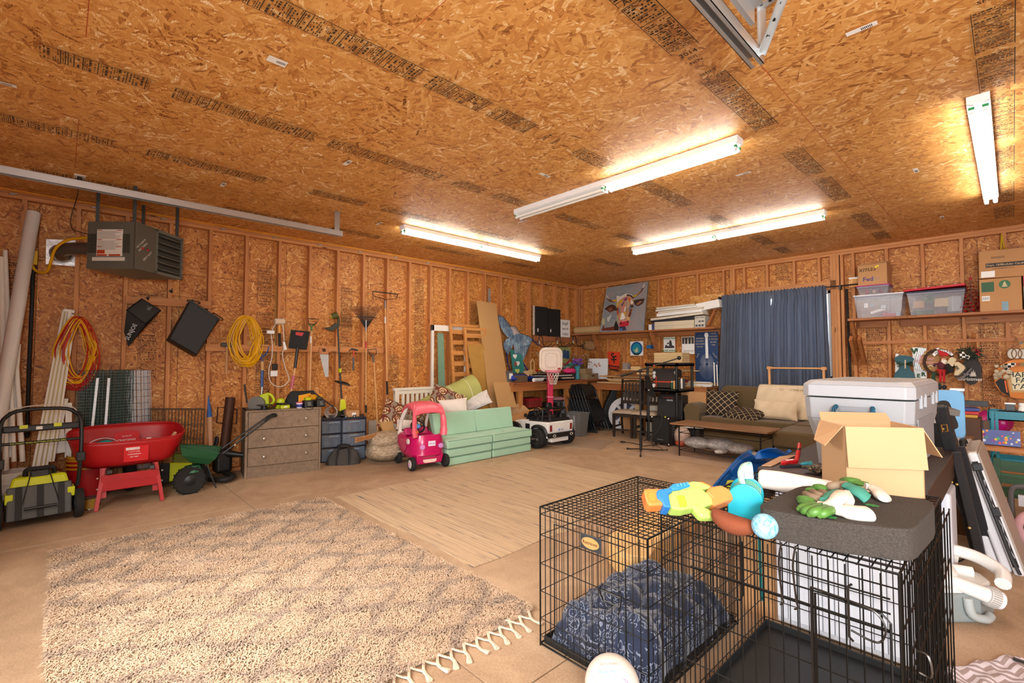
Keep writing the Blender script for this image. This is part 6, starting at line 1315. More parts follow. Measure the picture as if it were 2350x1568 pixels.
pt('painted_muzzle',[(570,1180),(620,1090),(700,1060),(800,1070),(835,1130),(820,1200),(740,1220),(620,1235)],'c4283c');pt('painted_muzzle',[(630,1070),(800,1055),(800,1090),(640,1110)],'d08a80');pt('painted_nostril',[(610,1110),(650,1140),(640,1170),(600,1150)],'2a1420');pt('painted_nostril',[(790,1080),(830,1090),(820,1130),(780,1120)],'2a1420');pt('painted_chin',[(580,1230),(740,1220),(770,1320),(590,1335)],'3a3346');pt('painted_chin',[(600,1270),(660,1265),(660,1325),(595,1330)],'4a70a8')
for x,y in((500,780),(915,705)):pt('painted_eye',[(x-35,y-30),(x+35,y-30),(x+30,y+35),(x-25,y+40)],'17120f');pt('painted_eye',[(x-10,y-8),(x+6,y-8),(x+6,y+6),(x-8,y+6)],'d8d4cc')
for x,y in((770,555),(780,620),(785,675),(780,755),(785,790),(820,830),(785,880),(770,830)):pt('painted_dot',[(x-12,y),(x,y-12),(x+12,y),(x,y+12)],'2a2838')
# things piled on the shelf
def sbox(name,label,cat,x0,x1,z0,z1,y0,y1,mat,tilt=0,group=None,part='panel'):
 c=V(((x0+x1)/2,-(y0+y1)/2,z0));t=T(name,label,cat,c,rot=(0,R(tilt),0),group=group);b=MB();b.bb(((x0-x1)/2,(y0-y1)/2,0),((x1-x0)/2,(y1-y0)/2,z1-z0));O(part,b,mat,t,bevel=.002);return t
SH=1.986;IV=M('d9cfbd',.6,var=.05)
t=sbox('blind_box','cream box with long planks at the bottom of the shelf pile','box',2.07,2.86,SH,SH+.15,.08,.34,M('cfc3a9',.7),part='box_body');b=MB();b.bb((-.39,-.1315,.07),(.39,-.13,.073));O('groove',b,M('8f8468',.8),t)
t=sbox('printed_box','white printed carton end beside the cream box on the shelf','box',2.87,3.06,SH,SH+.21,.10,.33,M('c8c4ba',.6),part='box_body')
for i in range(3):b=MB();b.bb((-.08+i*.055,-.117,.02),(-.04+i*.055,-.115,.06));O('printed_square',b,M('55565a',.6),t)
for i in range(2):b=MB();b.bb((-.02+i*.055,-.117,.10),(.02+i*.055,-.115,.13));O('printed_square',b,M('55565a',.6),t)
text('lettering','BROTHERS',.035,BLK,t,(0,-.1165,.18),(pi/2,0,0))
sbox('paper_bag','crumpled white paper packet at the left end of the pile','packet',1.93,2.0,SH,SH+.11,.15,.32,WHT,part='bag_body');sbox('small_package','small blue and red package between the packet and cream box','packet',2.005,2.065,SH,SH+.12,.15,.33,M('3a4478',.5,var=.5,sc=30),part='box_body')
sbox('dark_blind','long dark blue-black blind lying above the cream box','blind',1.97,2.95,SH+.16,SH+.20,.10,.30,M('20242e',.5),-1)
for i,(x0,x1,z0,z1,m_,tl,lb)in enumerate(((1.97,3.02,.215,.255,IV,-3,'long cream blind slat bundle directly above the dark blind'),(2.10,3.0,.27,.33,WHT,-2,'thick white blind in the middle of the pile'),(2.13,3.02,.335,.365,IV,-2,'thin cream panel above the thick white blind'),(2.08,2.90,.37,.40,WHT,-1.5,'white blind headrail near the top of the pile'),(2.10,2.86,.405,.44,IV,-1,'topmost cream blind on the shelf pile'))):
 sbox('window_blind',lb,'blind',x0,x1,SH+z0,SH+z1,.08,.31,m_,tl)
sbox('white_box','plain white flat box angled up at the right end of the pile','box',2.88,3.30,SH+.33,SH+.47,.10,.26,WHT,-7,part='box_body')
# art on the wall under the shelf
t=T('team_banner','orange pennant banner with interlocked black letters','banner',B(1409,830,.03),rot=frot('B'))
slabB(t,'cloth',((1394,807),(1423,808),(1421,838),(1420,853),(1399,846),(1396,836)),M('d8401c',.8),.03,.004);slabB(t,'black_border',((1396,838),(1421,841),(1420,853),(1400,848)),M('1a1614',.8),.032,.004)
cB=B(1408,822,.038)-t.location;ML=t.matrix_basis.to_3x3().inverted()
o=text('letter','S',.23,M('1b1512',.7),t,ML@cB+V((-.025,.02,0)),bold=.004,sx=.85);o=text('letter','F',.23,M('1b1512',.7),t,ML@cB+V((.035,-.045,.001)),bold=.004,sx=.85)
text('lettering','GIANTS',.07,M('d8401c',.7),t,ML@(B(1409,845,.038)-t.location),(0,0,R(-8)),bold=.003)
t=T('round_art','round blue aquarium art on a white square card','picture',B(1461,800,.02),rot=frot('B'));s_=.148
b=MB();b.bb((-s_-.005,-s_,-.008),(s_+.005,s_,0));O('card',b,WHT,t);b=MB();b.prism(circ(s_*.93,28),0,.003);O('blue_disc',b,M('0d4f8c',.4),t)
b=MB();b.prism(circ(s_*.72,24,0,.0),.003,.005);O('water',b,M('1b8ca8',.4,var=.4,sc=30),t);b=MB();b.prism([(-.09,-.10),(.09,-.10),(.05,-.135),(-.05,-.135)],.003,.006);O('black_ground',b,BLK,t)
RS_(4)
for i in range(18):a=pi*(.15+.7*i/17);r_=U_(.05,.10);b=MB();b.tube([(0,-.09,.006),(cos(a)*r_*.6,-.09+sin(a)*r_*.8,.007),(cos(a)*r_,-.09+sin(a)*r_*1.3,.007)],.003,4);O('coral_branch',b,M(('5fc09a','e0c840','e07aa0','9ad0c8')[i%4],.5),t)
b=MB();b.sph((0,-.01,.006),(.014,.016,.004),8,6);O('sun_spot',b,M('e8d040',.5),t)
t=T('blue_strip_art','small bright blue painted strip with a navy bird shape','picture',B(1493,796,.02),rot=frot('B'));b=MB();b.bb((-.085,-.035,-.006),(.085,.035,0));O('strip',b,M('1c6fb4',.5),t);b=MB();b.prism([(.02,-.05),(.05,-.01),(.07,.0),(.05,.01),(.04,.045),(.03,.01),(-.01,.0),(.02,-.01)],0,.004);O('bird_shape',b,M('1b2b5c',.5),t)
def poster(px,py,w_,h_,name,label):t=T(name,label,'poster',B(px,py,.01),rot=frot('B'));b=MB();b.bb((-w_/2,-h_/2,-.004),(w_/2,h_/2,0));O('paper',b,WHT,t);return t
t=poster(1536,791,.24,.29,'music_poster','white poster with green lettering and a black and white figure')
GT=M('1f7a2c',.6);text('lettering','Just Boys Playin',.045,GT,t,(0,.12,.001),bold=.0012);text('lettering','ROCK N ROLL',.048,GT,t,(0,-.12,.001),bold=.002)
for pts in([(-.1,-.07),(.1,-.07),(.11,-.04),(.04,-.0),(-.02,-.03),(-.08,.0)],[(-.01,-.01),(.06,-.02),(.05,.05),(.03,.09),(.0,.07)],[(-.06,.0),(.0,.02),(-.03,.05)]):b=MB();b.prism(pts,0,.001);O('printed_figure',b,M('3c3c3c',.6),t)
t=poster(1579,793,.25,.33,'photo_calendar','black and white group photo over handwritten notes on paper');b=MB();b.bb((-.115,.03,0),(.115,.155,.001));O('photo_print',b,M('4c4440',.6),t)
for i in range(7):x=-.10+i*.033;b=MB();b.prism([(x-.012,.035),(x+.012,.035),(x+.010,.105),(x-.010,.105)],.001,.002);b.prism(circ(.011,10,x,.122),.001,.002);O('printed_person',b,M(('1c1a1a','b9b2aa','2c2828','d0cac2')[i%4],.6),t)
for i in range(3):text('handwriting','Wl',.05,M('6b6762',.6),t,(-.07+.07*i,-.11,.001),shear=.4)
t=T('guitar_art','navy board with a white guitar and hand-lettered verse','painting',B(1622,820,.04),rot=frot('B'))
gW,gH=.43,.93;b=MB();b.bb((-gW/2,-gH/2,-.015),(gW/2,gH/2,0));O('board',b,M('1d3b66',.6),t)
b=MB();b.prism([(-.02,-.02),(.03,-.02),(.025,.36),(.038,.40),(.03,.44),(.0,.455),(-.03,.44),(-.038,.40),(-.022,.36)],0,.004);O('guitar_neck',b,WHT,t)
def gout(a):
 return.13+.045*cos(2*(a-pi/2))*(1 if sin(a)>0 else 1.6)+.03*(sin(a)<0)
LN=M('c8ccd4',.6)
for i in range(72):
 a=2*pi*i/72;hx,hy=.03*cos(a),-.13+.03*sin(a);w_=.165 if sin(a)<0 else.135;ex,ey=w_*cos(a),-.15+(.26 if sin(a)<0 else.22)*sin(a);
 pin=1-.22*max(0,1-abs(sin(a))*3.0);b=MB();b.hexa([(hx,hy-.0008,0),(ex*pin,ey-.0014,0),(ex*pin,ey+.0014,0),(hx,hy+.0008,0)],[(hx,hy-.0008,.002),(ex*pin,ey-.0014,.002),(ex*pin,ey+.0014,.002),(hx,hy+.0008,.002)]);O('string',b,LN,t)
b=MB();pts=[]
for i in range(20):a=2*pi*i/20;pts.append((16*sin(a)**3/17*.032,-.13+(13*cos(a)-5*cos(2*a)-2*cos(3*a)-cos(4*a))/17*.034))
b.prism(pts,.003,.005);O('heart',b,M('1d3b66',.6),t)
for i,s_ in enumerate(('I','REMEMBER','THE FIRST','TIME WHEN','WE MET')):text('lettering',s_,.033,M('c9b894',.6),t,(-.125,.40-i*.052,.001))
for i,s_ in enumerate(('I NEVER','THOUGHT','IT WOULD','BE LIKE','THIS')):text('lettering',s_,.033,M('c9b894',.6),t,(.125,.43-i*.052,.001))
text('lettering','HAVE',.034,M('c9b894',.6),t,(-.17,.03,.001),(0,0,R(62)));text('lettering','FALLEN',.034,M('c9b894',.6),t,(.15,.03,.001),(0,0,R(-50)));text('lettering','IN',.034,M('c9b894',.6),t,(.195,-.10,.001),(0,0,R(-85)))
# crumpled paper and driftwood in the corner
t=T('driftwood','tangle of dried bark hanging in the corner under the shelf','driftwood',(.35,-.12,1.62));b=lump((.20,.06,.11),seed=21,amp=.16,n=30);O('bark',b,M('a07850',.9,var=.4,sc=14,bump=.8,bs=30),t,smooth=1)
t=T('corner_board','short board with a black hook nailed in the corner','board',(.35,0,1.83));b=W(t);b.bb((.06,-.03,1.70),(.60,0,1.80));O('board',b,STUDX,t);b=W(t);b.tube([(.12,-.03,1.83),(.12,-.06,1.75),(.12,-.07,1.68),(.12,-.12,1.66)],.006,6);O('hook',b,BLK,t)
# lumber on the bench
LB=wood_mat('lumber_a','b88a52','d8b27c',0,1,.7,knots=False);LB2=wood_mat('lumber_b','7a4c2c','a06c44',0,1,.7,knots=False);LB3=wood_mat('lumber_c','c9aa78','e0c89c',0,1,.7,knots=False)
RS_(21)
wd_=('pale','brown','cream','reddish','weathered');zz=.936;n_=0
nm=['lowest brown lumber piece spanning the back bench','pale plank resting on the lowest lumber piece','long cream board in the lower half of the lumber pile','reddish board in the middle of the lumber pile','pale board jutting left out of the lumber pile','thin weathered strip under the cream offcuts','wide brown sheet near the top of the lumber pile','short pale offcut on the wide brown sheet','second short pale offcut beside the black rack','skewed thin plank on top of the lumber pile','topmost narrow stick of the lumber pile','long trim piece at the front lip of the bench']
for i,(x0,x1,th,m_,y0,w_,rz)in enumerate(((.95,2.75,.03,LB2,-.36,.3,1),(1.1,2.8,.03,LB,-.34,.34,-2),(1.05,2.6,.026,LB3,-.36,.26,1),(1.2,2.7,.03,LB2,-.33,.22,3),(.86,2.4,.026,LB,-.38,.2,-1),(1.3,2.7,.018,LB2,-.36,.3,2),(1.35,2.35,.022,LB2,-.34,.34,-3),(1.75,2.55,.035,LB3,-.40,.1,5),(1.85,2.6,.035,LB,-.26,.1,-4),(1.4,2.9,.018,LB3,-.33,.12,6),(1.9,2.85,.018,LB,-.28,.05,-8),(.9,3.1,.02,LB3,-.585,.04,0))):
 t=T('lumber',nm[i],'lumber',((x0+x1)/2,y0,zz if i<11 else.936),rz,'lumber stacked on the back bench');b=MB();b.bb(((x0-x1)/2,-w_/2,0),((x1-x0)/2,w_/2,th));O('plank',b,m_,t,bevel=.002);zz+=th+.001 if i<11 else 0
TOPL=zz
t=thingbox('cup','small grey and white tin standing on the lumber by the banner','tin',(1.45,-.36,TOPL-.03),(.12,.10,.14),M('8f8a86',.6,var=.3,sc=20),0)
t=thingbox('white_offcut','pale block beside the tin on the lumber','block',(1.66,-.33,TOPL-.03),(.2,.1,.07),LB3,10)
for i in range(5):
 t=T('pine_block',('lowest pale plank of the neat stack under the music poster','second pale plank of the stack under the music poster','middle pale plank of the stack under the music poster','fourth pale plank of the stack under the music poster','top pale plank of the stack under the music poster')[i],'plank',(2.62,-.72,1.356+i*.036),(i%3-1)*1.5,'pale planks stacked on the black rack');b=MB();b.bb((-.27,-.14,0),(.27,.14,.034));O('plank',b,LB3,t,bevel=.002)
# ---- black plastic rack: near corner (3.02,-1.2)
RKX,RKY=2.98,-1.22;rw,rd=.60,.62
t=T('shelving_rack','black plastic shelving rack holding the amplifier and paint bottles','shelving rack',(RKX,RKY,0));KP=M('1a1a1b',.45)
zt=.33
for z in(.33,.86,1.30):
 b=W(t);b.bb((RKX-rw,RKY,z),(RKX,RKY+rd,z+.025));b.bb((RKX-rw,RKY,z),(RKX,RKY+.03,z+.055));b.bb((RKX-.03,RKY,z),(RKX,RKY+rd,z+.055));b.bb((RKX-rw,RKY,z),(RKX-rw+.03,RKY+rd,z+.055));O('rack_shelf',b,KP,t,kind=None)
for x in(RKX-.03,RKX-rw+.03):
 for y in(RKY+.03,RKY+rd-.03):b=W(t);b.cyl((x,y,0),(x,y,1.33),.022,n=10);O('post',b,KP,t,smooth=1)
# amplifier
t=T('guitar_amplifier','black guitar amplifier standing on the lower rack shelf','amplifier',(RKX-.23,RKY+.26,.386),rot=(R(-4),0,R(6)))
b=MB();b.bb((-.22,-.14,0),(.22,.15,.42));O('cabinet',b,M('161616',.65,bump=.5,bs=200),t,bevel=.015);b=MB();b.bb((-.19,-.145,.04),(.19,-.14,.31));O('grille',b,M('262626',.8,bump=.6,bs=300),t);b=MB();b.bb((-.2,-.146,.33),(.2,-.14,.40));O('control_panel',b,M('1c1c20',.3),t)
for i in range(6):b=MB();b.cyl((-.10+i*.03,-.146,.365),(-.10+i*.03,-.158,.365),.010,n=8);O('knob',b,M('8c2a22',.4),t)
text('lettering','CRATE',.035,M('d8d8d8',.4),t,(0,-.1465,.318),(pi/2,0,0),bold=.001);b=MB();b.tube([(-.08,0,.42),(-.06,0,.445),(.06,0,.445),(.08,0,.42)],.01,6);O('handle',b,BLK,t)
# dark skull crate and paint bottles on the middle shelf
t=T('painted_crate','dark wooden crate with white skull motifs and an orange stripe','crate',(RKX-.36,RKY+.25,.917),rot=(R(-8),0,R(12)))
b=MB();b.bb((-.22,-.02,0),(.22,.22,.34));O('crate_body',b,wood_mat('crate_dark','1f140e','3a261a',0),t,bevel=.006);b=MB();b.bb((-.2,-.025,.09),(.22,-.02,.115));b.bb((-.16,-.025,0),(-.145,-.02,.2));O('orange_stripe',b,M('c8401c',.6),t)
for x,z in((-.19,.26),(.18,.27),(-.19,.04),(.17,.03),(-.19,.2)):b=MB();b.at((x,-.022,z),(pi/2,0,0));b.prism(circ(.028,10),0,.004);b.box((0,-.03,.002),(.03,.02,.004));O('skull_print',b,WHT,t)
RS_(9);BC=('1b4f2c','c8a060','e8e4da','b88a3a','d9c9a4','1c1c1c','c8401c','e0a030','f0ece4','8c2030','d8d4cc','33333a')
bl=('dark green','tan','white','gold','cream','black','orange-red','amber','ivory','dark red','pale grey','charcoal')
for i in range(12):
 x=RKX-.14+.042*(i%3);y=RKY+.08+.055*(i//3)*1.6;h=.10+.03*((i*7)%3)
 t=T('paint_bottle',bl[i]+' paint bottle on the middle rack shelf','bottle',(x,y,.917),group='paint bottles on the black rack');b=MB();b.lathe([(.018,0),(.019,h),(.010,h+.01)],12);O('bottle_body',b,M(BC[i],.35),t,smooth=1);b=MB();b.lathe([(.010,h+.01),(.010,h+.03)],10);O('cap',b,M(('f0eee8','1c1c1c','e08a1c')[i%3],.4),t,smooth=1)
t=thingbox('cardboard_box','plain cardboard box on the floor stack behind the amplifier','box',(3.02,-.62,.40),(.42,.34,.46),KRAFT,8)
t=thingbox('cardboard_box','low cardboard box supporting the one behind the amplifier','box',(2.9,-.42,.0),(.5,.3,.395),KRAFT,0)
# panels and boxes under the back bench
for i,(x,y,w_,h_,m_,tl,lb)in enumerate(((2.20,-.62,.35,.72,IV,6,'ivory panel leaning under the bench behind the second dining chair'),(2.45,-.56,.35,.66,WHT,5,'white panel leaning under the bench nearest the rack'),(1.80,-.55,.12,.65,LB3,4,'narrow pale board under the bench between the dining chairs'))):
 t=T('leaning_board',lb,'panel',(x,y,0),rot=(R(-tl),0,R(2*i)));b=MB();b.bb((-w_/2,-.01,0),(w_/2,.01,h_));O('panel',b,m_,t,bevel=.002)
t=thingbox('cardboard_box','cardboard box on the floor under the bench by the first dining chair','box',(1.62,-.42,0),(.4,.3,.35),KRAFT,3)
t=thingbox('cardboard_box','low wooden box under the bench near the black speaker','box',(2.55,-.80,0),(.35,.16,.22),wood_mat('lowbox','7a4c28','a47044',0),3)
t=T('wheel_art','grey and white spoked wheel cover leaning under the bench','wheel cover',(1.50,-.50,.33),rot=(R(80),0,R(20)));b=MB();b.lathe([(.24,-.01),(.33,0),(.335,.02),(.24,.03),(.22,.02)],30,cap=False);O('rim',b,M('c2c2c6',.4),t,smooth=1)
for k_ in range(8):b=MB();b.at((0,0,0),(0,0,k_*pi/4));b.hexa([(.04,-.02,.0),(.23,-.035,.0),(.23,.035,.0),(.04,.02,.0)],[(.04,-.02,.02),(.23,-.03,.02),(.23,.03,.02),(.04,.02,.02)]);O('spoke',b,M('b9babf',.4),t)
b=MB();b.cyl((0,0,-.03),(0,0,-.02),.23,n=24);O('backing',b,M('2b3350',.6,var=.5,sc=12),t)
t=T('grey_folded_board','grey folded easel board under the bench behind the guitar case','board',(1.55,-.40,.42),rot=(R(84),0,R(2)));b=MB();b.prism([(-.15,.0),(.15,.0),(.19,.32),(0,.42),(-.19,.32)],-.01,.01);O('board_body',b,M('7d7872',.7),t,bevel=.004)
# ---- speaker, stands
t=T('portable_speaker','tall black portable speaker with metal corners on the floor','speaker',(2.84,-1.52,.05),rot=(0,0,R(-8)))
b=MB();b.bb((-.16,-.02,0),(.16,.22,.41));O('cabinet',b,M('131313',.7,bump=.5,bs=150),t,bevel=.01);b=MB();b.bb((-.15,-.024,.02),(.15,-.02,.39));O('grille',b,M('1d1d1d',.85,bump=.6,bs=250),t);text('lettering','SOUNDKICK',.02,M('a8a8a8',.4),t,(.0,-.0245,.06),(pi/2,0,0))
for x in(-.16,.16):
 for z in(0,.41):b=MB();b.sph((x,-.02,z),.018,8,6);O('metal_corner',b,CHR,t,smooth=1)
b=MB();b.bb((.16,.06,.12),(.165,.14,.36));O('control_strip',b,M('26262a',.3),t)
for i in range(5):b=MB();b.cyl((.165,.1,.16+i*.04),(.175,.1,.16+i*.04),.009,n=8);O('knob',b,STEEL,t)
b=MB();b.sph((.04,.06,.42),.015,8,6);O('knob',b,M('c8d030',.4),t,label='lime green knob')
for x,y in((-.12,.02),(.12,.02),(-.12,.18),(.12,.18)):b=MB();b.cyl((x,y,-.05),(x,y,0),.02,n=8);O('foot',b,BLK,t)
ms=G(1471,1038);t=T('microphone_stand','black tripod microphone stand with angled boom arm','microphone stand',ms);mz=at(1479,855,x=ms.x,y=None).z if 0 else 1.22
top=V((ms.x,ms.y,1.235));b=W(t);b.cyl(ms+V((0,0,.05)),top,.012,n=10);O('pole',b,BLK,t,smooth=1)
b=W(t);b.cyl(ms+V((0,0,.03)),ms+V((0,0,.22)),.022,n=10);O('collar',b,BLK,t,smooth=1)
bl0=top+RT*-.30+V((0,0,-.08));bl1=top+RT*.60+V((0,0,.20))
b=W(t);b.tube([bl0,bl0.lerp(bl1,.2),bl0.lerp(bl1,.22),bl1],[.018,.018,.009,.009],8);O('boom_arm',b,BLK,t,smooth=1);b=W(t);b.sph(bl1,.032,10,8);O('microphone_head',b,BLK,t,smooth=1);b=W(t);b.sph(top,.028,8,6);O('boom_clutch',b,BLK,t,smooth=1);b=W(t);b.cyl(bl0.lerp(bl1,.56),bl0.lerp(bl1,.58),.012,n=8);O('orange_ring',b,M('d8602c',.5),t)
for px,py in((1440,1030),(1470,1047),(1531,1034)):q=G(px,py,.012);b=W(t);b.tube([ms+V((0,0,.05)),q],.0085,7);O('tripod_leg',b,BLK,t,smooth=1);b=W(t);b.sph(q+V((0,0,.002)),.016,8,6);O('rubber_foot',b,RUB,t,smooth=1)
mu=G(1490,1020);t=T('music_stand','black sheet music stand behind the microphone stand','music stand',mu);b=W(t);b.cyl(mu+V((0,0,.05)),mu+V((0,0,.82)),.013,n=10);O('pole',b,BLK,t,smooth=1)
mp=mu+V((0,0,.90));b=W(t);b.hexa([mp+RT*-.03+V((0,0,-.06)),mp+RT*.12+V((0,0,-.15))+FW*.05,mp+RT*.13+V((0,0,-.13))+FW*.06,mp+RT*-.02+V((0,0,-.04))+FW*.01],[mp+RT*-.07+V((0,0,.25)),mp+RT*.03+V((0,0,.22))+FW*.05,mp+RT*.04+V((0,0,.22))+FW*.06,mp+RT*-.06+V((0,0,.25))+FW*.01]);O('desk',b,BLK,t,bevel=.004)
b=W(t);b.sph(mp+V((0,0,.0))-FW*.015,.022,8,6);O('clamp_knob',b,STEEL,t,smooth=1)
for px,py in((1478,1012),(1520,1020),(1500,1026)):q=G(px,py,.01);b=W(t);b.tube([mu+V((0,0,.12)),q],.007,6);O('tripod_leg',b,BLK,t)
t=T('microphone_cable','black cable with a plug end lying on the concrete','cable',G(1450,1012));b=W(t);b.tube(bez([G(1426,1014,.012),G(1445,1016,.012),G(1465,1020,.012),G(1478,1024,.012),G(1500,1022,.012),G(1520,1032,.012),G(1490,1036,.01)],5),.006,6);O('cable',b,BLK,t,smooth=1);b=W(t);b.tube([G(1424,1014,.015),G(1434,1015,.015)],.014,8);O('plug_end',b,BLK,t,smooth=1)
t=T('audio_cable','thin black cable hanging down in front of the speaker','cable',(2.9,-1.6,.4));b=W(t);b.tube(bez([at(1510,945,y=-1.55),at(1520,958,y=-1.6),at(1512,985,y=-1.62),at(1497,1004,y=-1.64),at(1488,1014,y=-1.66)],6),.004,5);O('cable',b,M('3a3a3c',.5),t,smooth=1)
# ---- rug, coffee table, wrapped plates
t=T('beige_rug','beige low pile rug under the coffee table','rug',(3.9,-1.4,0));b=MB();b.bb((-1.08,-1.0,0),(1.3,.95,.012));O('pile',b,M('ad9078',.95,var=.12,sc=60,bump=1,bs=300),t,bevel=.005)
t=T('small_rug','thin tan mat on the floor behind the toy jeep','rug',(1.85,-2.3,0),20);b=MB();b.bb((-.5,-.38,0),(.4,.48,.006));O('pile',b,M('a08a74',.95,var=.15,sc=60),t)
CT=wood_mat('rustic_top','6a4830','a87c54',0,1,.55,knots=False,bump=.4)
cx0,cx1,cy0,cy1,cz=3.32,4.66,-2.13,-1.57,.48
t=T('coffee_table','coffee table with rustic plank top and thin black iron legs','coffee table',((cx0+cx1)/2,(cy0+cy1)/2,0.012))
for i in range(7):d=(cy1-cy0)/7;b=W(t);b.bb((cx0+.01*(i%2),cy0+i*d+.001,cz-.022),(cx1-.008*((i+1)%2),cy0+(i+1)*d-.001,cz));O('plank',b,CT,t,bevel=.001)
IRON=M('1c1a19',.5,.5)
fx0,fx1,fy0,fy1=cx0+.13,cx1-.10,cy0+.03,cy1-.05
b=W(t)
for z in(cz-.03,cz-.13,.10):b.tube([(fx0,fy0,z),(fx1,fy0,z),(fx1,fy1,z),(fx0,fy1,z)],.006,6,closed=1)
O('iron_frame',b,IRON,t)
for x in(fx0,fx1):
 for y in(fy0,fy1):b=W(t);b.cyl((x,y,.012),(x,y,cz-.025),.011,n=6);O('leg',b,IRON,t)
for i in range(3):y=fy0+(i+1)*(fy1-fy0)/4;b=W(t);b.cyl((fx0,y,.10),(fx1,y,.10),.005,n=6);O('shelf_rod',b,IRON,t)
k=NT('frosted_wrap');v=k.coord();n1=k.noise(v,22,4,.6,1);k.link(k.ramp(n1,[(.3,'8c8582'),(.5,'a6a2a0'),(.7,'cfcac6')]),'Base Color');k.b.inputs['Roughness'].default_value=.3;k.bump(n1,.7,.01);WRAP=k.m
for i,(x,y,r_,z,lb)in enumerate(((3.62,-1.85,(.20,.16,.085),.108,'large plastic wrapped parcel at the left under the coffee table'),(3.92,-1.80,(.22,.18,.09),.108,'biggest grey plastic wrapped parcel under the coffee table'),(4.22,-1.84,(.18,.16,.075),.108,'plastic wrapped parcel toward the right under the coffee table'),(4.40,-1.95,(.12,.10,.04),.108,'small wrapped bundle by the right iron leg'),(4.02,-2.02,(.12,.07,.035),.108,'small round wrapped bundle at the front of the lower shelf'))):
 t=T('wrapped_parcel',lb,'parcel',(x,y,z),20*i,'plastic wrapped parcels under the coffee table');b=lump(r_,seed=30+i,amp=.07);O('wrapping',b,WRAP,t,smooth=1)
t=T('grocery_bag','translucent bag with tan and red contents by the sofa arm','bag',(3.12,-1.35,.012));b=lump((.13,.12,.16),seed=41,amp=.1);O('bag_body',b,M('b99f8e',.35,var=.4,sc=10,bump=.6,bs=20),t,smooth=1);b=MB();b.at((0,-.08,.06));b.sph((0,0,0),(.09,.05,.05),12,8);O('red_contents',b,M('a8452c',.5),t,smooth=1)
t=thingbox('paper_stack','loose white papers on the floor box beside the sofa arm','papers',(3.2,-1.1,.30),(.3,.24,.03),WHT,20);thingbox('black_box','low black box under the papers by the sofa arm','box',(3.18,-1.05,.012),(.3,.3,.285),BLKM,0)
# ---- sofa
k=NT('olive_fabric');v=k.coord();n1=k.noise(v,240,2);n2=k.noise(v,2.5,3);k.link(k.mix(k.math('MULTIPLY',n2,.6),k.ramp(n1,[(.3,'4c3e28'),(.7,'6c5838')]),'5c4c30'),'Base Color');k.b.inputs['Roughness'].default_value=.95;k.b.inputs['Sheen Weight'].default_value=.15;k.bump(n1,.3,.002);OLV=k.m
t=T('sectional_sofa','dark olive sectional sofa under the curtained window','sofa',(4.0,-.7,.0))
def sb(name,p,q,bev=.04,mat=OLV):b=W(t);b.bb(p,q);return O(name,b,mat,t,bevel=bev,seg=4)
sb('base',(3.28,-1.04,.04),(5.55,-.16,.30),.015)
sb('seat_cushion',(3.30,-1.09,.30),(4.62,-.40,.49),.03);sb('seat_cushion',(4.63,-1.05,.30),(5.5,-.40,.49),.03)
b=W(t);b.hexa([(3.28,-.46,.46),(5.5,-.46,.46),(5.5,-.16,.46),(3.28,-.16,.46)],[(3.34,-.40,.97),(5.5,-.40,.95),(5.5,-.20,.95),(3.34,-.20,.97)]);O('back_cushion',b,OLV,t,bevel=.09,seg=5)
b=W(t);pr=[(-.15,.02),(-.15,.5),(-.17,.58),(-.13,.66),(-.04,.70),(.05,.68),(.11,.62),(.12,.55),(.10,.5),(.10,.02)]
for y in(0,):n=len(pr);f=[V((3.18+x,-1.10,z))for x,z in pr];g=[V((3.18+x,-.2,z))for x,z in pr];b.add(f+g,[tuple(range(n)),tuple(range(n,2*n))[::-1]]+[(i,n+i,n+(i+1)%n,(i+1)%n)for i in range(n)])
O('arm',b,OLV,t,bevel=.02,seg=3)
sb('chaise_base',(4.62,-1.75,.04),(5.5,-1.0,.25),.02);sb('chaise_cushion',(4.60,-1.80,.26),(5.5,-1.0,.47),.035)
k=NT('canvas_throw');v=k.coord();n1=k.noise(v,3,3,.5,1);k.link(k.ramp(n1,[(.3,'d2bd9c'),(.6,'e2d0b2')]),'Base Color');k.b.inputs['Roughness'].default_value=.9;k.bump(n1,.5,.03);THR=k.m
t=T('throw_blanket','cream canvas throw draped over the sofa back','blanket',(4.4,-.4,.95))
def thf(u_,v_):
 x=3.98+1.05*u_;wv=.012*sin(u_*26)*(.3+v_)
 if v_<.2:return(x,-.18-.25*v_/.2,1.0+wv*.2)
 s=(v_-.2)/.8;return(x-.07*s,-.43-.11*s+wv-.01,1.0-.50*s)
b=W(t);b.surf(thf,40,16);O('cloth',b,THR,t,smooth=1,solid=.012)
text('lettering','THE BEST SEAT IN THE HOUSE',.05,M('a89070',.9),t,(.0,-.062,-.01),(R(80),0,R(-4)))
pillow('cream_pillow','cream lumbar pillow resting on the canvas throw',(4.30,-.70,.64),.62,.30,.14,(R(72),0,R(2)),THR)
k=NT('lattice_fabric');v=k.coord(rot=(0,0,R(45)),scale=(1,1,1));sp_=k.n('ShaderNodeSeparateXYZ',{0:v}).outputs
def gridln(o_):m_=k.math('FRACT',k.math('MULTIPLY',o_,13.5));return k.math('LESS_THAN',k.math('ABSOLUTE',k.math('SUBTRACT',m_,.5)),.05)
g_=k.math('MAXIMUM',gridln(sp_[0]),gridln(sp_[1]));k.link(k.mix(g_,'241812','b8a078'),'Base Color');k.b.inputs['Roughness'].default_value=.85;LAT=k.m
pillow('lattice_pillow','dark brown lattice pillow propped against the left sofa arm',(3.50,-.72,.69),.50,.44,.16,(R(68),R(2),R(14)),LAT)
pillow('lattice_pillow','dark brown lattice pillow lying flat on the sofa seat',(3.90,-.85,.55),.56,.42,.14,(R(18),R(4),R(-8)),LAT)
